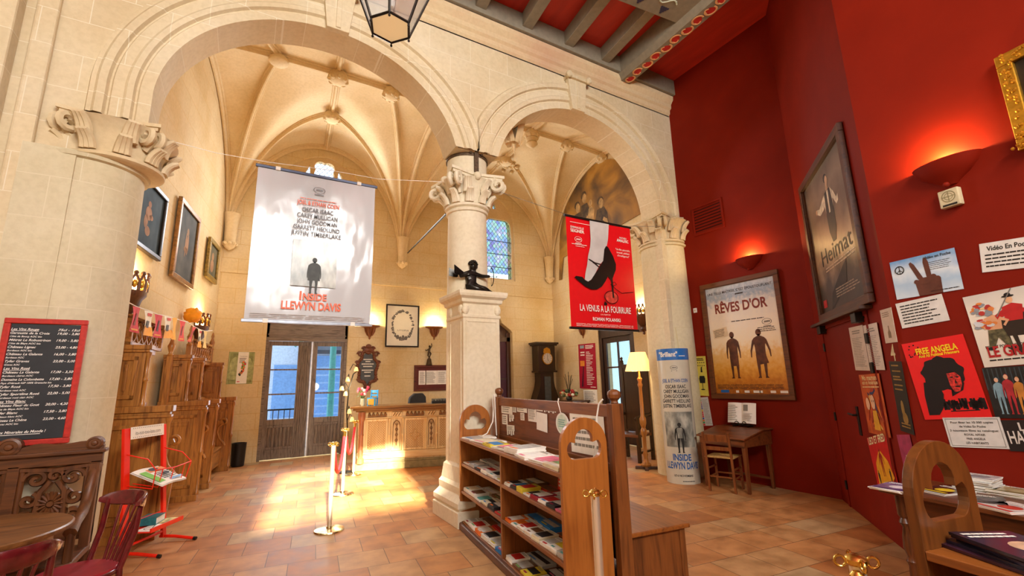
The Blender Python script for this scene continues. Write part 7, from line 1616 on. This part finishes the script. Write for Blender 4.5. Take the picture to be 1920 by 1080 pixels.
for i in range(40): t.use(plain(r_.choice(['d8803c','e8c088','b83830','8a9098','c8ccd0']), .6)); t.ell(-w*.42+w*.25*r_.random(), h*.02+h*.35*r_.random(), .008+.02*r_.random(), .006+.012*r_.random(), Y-.0001*i, 7)
t.build('printed_riders', None, o)
o, w, h = simple_poster('film_poster', 'dark film poster of a row of standing people below the white rider poster', 'poster', 'front', pq((1840,688),(1992,684),(2010,784),(1868,786)), plain('20201f', .45, var=.3, scale=14))
t = MB(); r_ = random.Random(16)
for i, cc in enumerate(('7a9aa8','a82830','b87830','3c3a44','a86848','506878')): t.use(plain(cc, .5, var=.2)); person(t, -w*.34+w*.14*i, -h*.42, h*(.72+.06*(i % 2)), Y-.0003*i, 0, .8)
t.use(plain('d8a888', .5))
for i in range(6): x = -w*.34+w*.14*i; H_ = h*(.72+.06*(i % 2)); t.ell(x, -h*.42+H_*.925, H_*.045, H_*.06, Y-.004, 12)
t.use(plain('343c40', .5))
for i in range(16): t.rect(-w*.5+w*i/16, -w*.5+w*i/16+w*.02, h*.05, h*.48, Y)
t.build('printed_people', None, o)
PEOPLE = o
o, w, h = simple_poster('title_strip', 'dark lower strip of the people poster with white capital title at the right edge', 'poster', 'front', pq((1872,788),(2010,786),(2030,850),(1898,846)), '241c1c')
t = MB(); t.text('LES', -w*.10, h*.16, .055, y=Y, bold=.02); t.text('HABITANTS', 0, -h*.25, .085, y=Y, w=w*.9, bold=.02); t.build('lettering', plain('d8d0c8', .5), o); t = MB(); t.ell(-w*.2,-h*.42,.02,.012,Y,10); t.build('gilt_mark', plain('c08a30', .5), o); o.parent = PEOPLE; o.matrix_parent_inverse = PEOPLE.matrix_basis.inverted(); del o['label'], o['category']
o, w, h = simple_poster('printed_note', 'white boxed note with centred typed lines below the red head poster', 'paper', 'front', pq((1767,783),(1873,782),(1895,842),(1783,838)), 'd6d4d0')
t = MB()
for i, q in enumerate(('Pour fêter les 10 000 copies', 'de Vidéo En Poche', '3 nouveaux films au catalogue:', 'ROYAL AFFAIR', 'FREE ANGELA', 'LES HABITANTS')): t.text(q, 0, h*.30-h*.135*i, .0155, y=Y, w=w*(.74,.46,.84,.36,.32,.38)[i], bold=.01)
for x0, x1, z0, z1 in ((-w*.46,w*.46,h*.44,h*.45),(-w*.46,w*.46,-h*.45,-h*.44),(-w*.46,-w*.455,-h*.45,h*.45),(w*.455,w*.46,-h*.45,h*.45)): t.rect(x0,x1,z0,z1,Y)
t.build('print', M_INK, o)
c, w, h, a = wquad('front', (1765,360), (1803,352), (1810,385), (1770,392)); o = wthing('alarm_box', 'small cream alarm box with a round grille under the uplight', 'alarm', 'front', c.x, c.y)
m = MB(); m.box(-.065,.065,-.05,0,-.07,.07); m.build('case', plain('c8bc98', .45), o, bevel=.008); m = MB()
for k in (1,.62): m.add([(.045*k*f*math.cos(2*PI*i/20), -.0512, .012+.045*k*f*math.sin(2*PI*i/20)) for f in (1,.84) for i in range(20)], [(i,(i+1) % 20,20+(i+1) % 20,20+i) for i in range(20)])
m.rect(-.003,.003,-.03,.055,-.0513); m.rect(-.045,.045,.009,.015,-.0513); m.build('grille', plain('8a805c', .5), o); m = MB(); m.box(-.045,.045,-.0525,-.05,-.06,-.047); m.build('dark_strip', M_INK, o)
o = wthing('gilt_frame', 'ornate gilt picture frame cut by the right edge of the photo', 'picture', 'front', 1.36, 3.40, 0, .01); m = MB(); w, h = .72, .72; frame(m, w, h, .085, .05); r_ = random.Random(3)
for i in range(170):
    s_ = i % 4; q = r_.random()-.5; p = ((q*w, h/2-.045) if s_ == 0 else (q*w, -h/2+.045) if s_ == 1 else (-w/2+.045, q*h) if s_ == 2 else (w/2-.045, q*h)); m.sph((p[0]+(r_.random()-.5)*.05, -.05, p[1]+(r_.random()-.5)*.05), .014, n=6, m=4)
m.build('frame', M_GOLD, o, bevel=.008); m = MB(); m.box(-w/2+.07,w/2-.07,-.02,-.005,-h/2+.07,h/2-.07); m.build('canvas', plain('241c14', .4, var=.3), o)

# ---- cylindrical film display in front of the right column
def cylinder():
    o = thing('cylinder_display', 'round cardboard film column with blue top band standing before the right stone column', 'display column', (6.0,5.12,0), R(-48)); r = .245; Hh = 2.02
    m = MB(); m.lathe([(r,.0),(r,Hh),(r-.006,Hh),(r-.006,.0)], 64, cap=False); m.build('tube', plain('c6c0ac', .3, var=.06, scale=3, spec=.5), o, smooth=40)
    m = MB(); m.lathe([(r+.0015,1.84),(r+.0015,Hh)], 64, cap=False); m.build('blue_band', plain('2a6cb8', .3, spec=.5), o, smooth=40)
    def wrap(x, y, z): a = x/r; q = r+.001-(y+.004); return (q*math.sin(a), -q*math.cos(a), z*1.0+1.02)
    W_ = .56
    a, ti = plain('26282c', .4), plain('2a5c9c', .4)
    k = MB(); ph = MB(); fg = MB(); t2 = MB()
    palm(k, 0, .70, .055, -.005); t2.text('JOEL & ETHAN COEN', 0, .475, .055, y=-.005, w=.42, bold=.02)
    for i, nme in enumerate(NAMES): k.text(nme, 0, .385-.073*i, .055, y=-.005, w=(.32,.41,.41,.47,.48)[i], bold=.02)
    for i in range(14): ph.rect(-.235+.47*i/14, -.235+.47*(i+1)/14, -.49, .03, -.004)
    person(fg, -.0, -.57, .44, -.006, 0, 1.15); t2.text('INSIDE', 0, -.68, .095, y=-.005, w=.27, bold=.03); t2.text('LLEWYN DAVIS', 0, -.80, .10, y=-.005, w=.52, bold=.03); k.text('LE 6 NOVEMBRE', 0, -.91, .03, y=-.005, w=.28, bold=.02); textlines(k, 1, -.02, .16, -.985, -.965, -.005, .5, 0, 3)
    w_ = MB(); w_.text('"Brillant"', -.08, .875, .075, y=-.008, w=.30, bold=.03); textlines(w_, 1, .09, .2, .87, .89, -.008, .6, 0, 4)
    for mb, nm, mt in ((k, 'cast_lettering', a), (t2, 'title_lettering', ti), (ph, 'printed_street', greyphoto(5, [(.3,'3a3c38'),(.5,'84867c'),(.72,'c8c8b8')], 5, (1.5,1.5,.8), .35)), (fg, 'printed_man', plain('1e1e1c', .4, var=.2)), (w_, 'white_lettering', M_WHITE)):
        mb.v = [wrap(*p) for p in mb.v]; mb.build(nm, mt, o)
cylinder()

# ---- writing desk, rush chair, book on its stand
def desk():
    o = thing('writing_desk', 'old brown sloping writing desk against the red wall under the golden field poster', 'desk', (6.66,4.40,0), R(-90)); DW = wood('4a2410', '7e4520', 'x', .38); DZ = wood('4a2410', '7e4520', 'z', .38); w = .36; D = .66
    b = MB(); b.extr([[(-D,.60),(0,.60),(0,.80),(-.18,.80),(-D,.70)]], -w, w); b.v = [(y, x, z) for x, y, z in b.v]; b.f = [f[::-1] for f in b.f]; b.build('box', DW, o, bevel=.005)
    t = MB(); t.box(-w-.03,w+.03,-.20,.02,.80,.82); t.add([(-w-.03,-D-.03,.70),(w+.03,-D-.03,.70),(w+.03,-.20,.80),(-w-.03,-.20,.80),(-w-.03,-D-.03,.722),(w+.03,-D-.03,.722),(w+.03,-.20,.822),(-w-.03,-.20,.822)], [(0,3,2,1),(4,5,6,7),(0,1,5,4),(1,2,6,5),(2,3,7,6),(3,0,4,7)]); t.build('lid', DW, o, bevel=.004)
    for x in (-w+.03,w-.03):
        for y in (-D+.04,-.06): l = MB(); loft_rect(l, x, y, [(.018,.018,0),(.028,.028,.62)]); l.build('leg', DZ, o, bevel=.003)
    l = MB(); l.box(-w+.03,w-.03,-.07,-.05,.12,.15); l.build('stretcher', DW, o)
desk()
def rush_chair():
    o = thing('rush_seat_chair', 'small wooden chair with a woven rush seat pushed to the writing desk', 'chair', (6.02,4.40,0), R(-72)); CW = wood('5c2e14', '8c4f24', 'z', .4)
    for x in (-.17,.17):
        l = MB(); l.beam((x,-.17,0),(x,-.19,.46), .032, .032); l.beam((x,-.19,.46),(x,-.24,.80), .03, .03); l.build('rear_leg', CW, o, bevel=.004); l = MB(); l.beam((x,.17,0),(x,.17,.46), .034, .034); l.build('front_leg', CW, o, bevel=.004)
        s = MB(); s.beam((x,-.17,.18),(x,.17,.18), .018, .018); s.beam((x,-.17,.30),(x,.17,.30), .018, .018); s.build('rung', CW, o)
    s = MB(); s.beam((-.17,-.22,.72),(.17,-.22,.72), .09, .018, up=(0,1,.1)); s.beam((-.17,-.205,.58),(.17,-.205,.58), .05, .018, up=(0,1,.1)); s.build('back_slat', CW, o, bevel=.003)
    for y in (-.17,.17): s = MB(); s.beam((-.17,y,.2),(.17,y,.2), .018, .018); s.build('rung', CW, o)
    s = MB(); 
    for i in range(12):
        for sg in (0, 1, 2, 3):
            a = sg*PI/2; k = .19-.19*i/12; p = [Matrix.Rotation(a, 3, 'Z') @ Vector((q, -k, .458)) for q in (-k, 0, k)]; s.tube(p, .0085, 5)
    s.build('rush_seat', plain('b0884c', .7, var=.2, scale=40), o, smooth=60)
rush_chair()
o = thing('open_book', 'open white book propped on a black scrolled stand on the writing desk', 'book', (6.56,4.40,.93+.09), R(-90)); m = MB(); m.at(Matrix.Rotation(R(-12), 4, 'X'))
for sg in (-1, 1): m.grid(lambda u, v: (sg*.225*u, -.02*math.sin(u*PI)*1.2+.0, -.15+.30*v), 8, 2, flip=sg < 0); m.grid(lambda u, v: (sg*.225*u, .012-.01*math.sin(u*PI), -.15+.30*v), 8, 2, flip=sg > 0)
m.build('pages', M_PAPER, o, smooth=40); t = MB(); t.at(m.M); textlines(t, 9, -.2,-.03,-.12,.12,-.03,.3,.3,2); textlines(t, 9, .04,.2,-.12,.0,-.03,.3,.3,3); t.rect(.05,.12,.03,.12,-.03); t.build('print', M_GREYINK, o)
s = MB(); s.tube([(-.2,.0,-.17),(.2,.0,-.17)], .008, 6); s.tube([(-.15,-.05,-.17),(.15,-.05,-.17)], .006, 6); s.tube([(-.12,.06,-.19),(-.12,-.07,-.19)], .007, 6); s.tube([(.12,.06,-.19),(.12,-.07,-.19)], .007, 6); s.tube([(0,.05,-.19),(0,.06,.08)], .007, 6)
for sg in (-1, 1): s.tube([(sg*(.06+.03*math.cos(q)), -.055, -.145+.025*math.sin(q)) for q in [i*.5 for i in range(12)]], .005, 5)
s.build('stand', M_IRON, o)

# ---- side table with magazines against the front red wall
TB0 = Vector((4.10,1.69,0))
def side_table():
    o = thing('side_table', 'long dark wooden side table with turned legs piled with magazines by the red posters', 'table', TB0, rot_of(D3)); L = 1.7; DW = wood('3a1c0c', '6c3a1a', 'x', .38)
    t = MB(); t.box(-.03,L,-.03,.56,.722,.75); t.build('top', DW, o, bevel=.005); a = MB(); a.box(.05,L-.05,.03,.05,.58,.722); a.box(.05,L-.05,.48,.50,.58,.722); a.box(.04,.06,.03,.5,.58,.722); a.build('apron', DW, o, bevel=.004)
    for x in (.06,L-.08):
        for y in (.05,.48): l = MB(); l.lathe([(.035,.72),(.035,.58),(.022,.56),(.036,.53),(.018,.50),(.03,.44),(.036,.36),(.02,.31),(.034,.28),(.022,.25),(.03,.12),(.02,.08),(.03,.05),(.026,0)][::-1], 14, (x,y,0)); l.build('turned_leg', wood('3a1c0c', '6c3a1a', 'z', .34), o, smooth=45)
side_table()
def stack(p, rz, w, d, n, th, cols, phrase, top, jit, turn, cover):
    """every copy of a pile is a magazine of its own; only the top one shows its cover"""
    r_ = random.Random(int(abs(p.x*p.y)*1000))
    for i in range(n):
        last = i == n-1
        o = thing('magazine', top if last else 'lower magazine in the '+phrase, 'magazine', (p.x+(r_.random()-.5)*jit, p.y+(r_.random()-.5)*jit, p.z+i*th), rz+(r_.random()-.5)*turn, phrase)
        q = MB(); q.box(-w/2,w/2,-d/2,d/2,0,th*.74); q.build('pages', M_PAPER, o); q = MB(); q.box(-w/2,w/2,-d/2,d/2,th*.75,th*.96); q.box(-w/2-.001,-w/2,-d/2,d/2,0,th*.96); q.build('cover', plain(cols[i % len(cols)], .2, var=.3, scale=10, spec=.6), o)
        if last:
            q = MB(); q.at(Matrix.Translation((0,0,th*.96+.0006)) @ Matrix.Rotation(-PI/2, 4, 'X')); q.use(plain(cover[0], .3, var=.2, scale=20)); q.ell(w*.08, -d*.08, w*.26, d*.20, 0, 18); q.use(plain(cover[1], .3)); q.rect(-w*.45,w*.45,-d*.46,-d*.36,-.0004); q.use(M_WHITE); textlines(q, 2, -w*.42, w*.35, d*.24, d*.44, -.0006, .5, .2, 7); q.build('cover_print', None, o)
def mag(px, py, w, d, n, ang, cols, phrase, top, cover): p = on_plane(px, py, (0,0,.751), (0,0,1)); stack(p, rot_of(D3)+ang, w, d, n, .007, cols, phrase, top, .02, .14, cover)
mag(1682,917,.20,.28,3,.1,['e0dcd4','d0ccd4','6a5a8c'],'violet pile at the left end of the side table','top violet magazine at the left end of the side table',('d8d4e0','4a3a6c'))
mag(1768,921,.20,.28,2,-.1,['3a3430','2a2420'],'small pile seen through the clover hole','dark magazine with a yellow patch seen through the clover hole',('d8c030','d8c030'))
mag(1836,918,.21,.20,13,.15,['c0c4c4','8a9498'],'tall grey pile at the back of the side table','topmost grey magazine of the tall pile on the side table',('7a8488','b0b4b4'))
mag(1846,940,.20,.26,2,.5,['3a3438','1c1c20'],'black pair lying askew on the side table','black magazine lying askew in front of the tall grey pile',('48484c','383838'))
mag(1908,929,.22,.24,5,.1,['a89a70','8a8a5c'],'olive pile right of the tall grey pile','topmost olive magazine right of the tall grey pile',('a8a078','6a6a44'))
mag(1893,954,.22,.26,2,-.25,['b83828','d0ccc8'],'red and white pair at the side table front edge','white magazine with red print at the front edge of the side table',('b83828','c83020'))
def mags2(x, y, w, d, n, ang, cols, phrase, top): stack(loc_pt(B0, BD, x, y, .957), rot_of(BD)+ang, w, d, n, .010, cols, phrase, top, .045, .3, ('c8a888','8a2028'))
mags2(.20,.20,.21,.28,5,1.2,['3a2030','1e2036','2a2c48'],'left dark pile on the second bookcase','top dark blue magazine nearest the end board of the second bookcase')
mags2(.53,.20,.22,.30,6,1.45,['5a2028','20222e','343648'],'right dark pile on the second bookcase','top dark magazine of the right pile on the second bookcase')
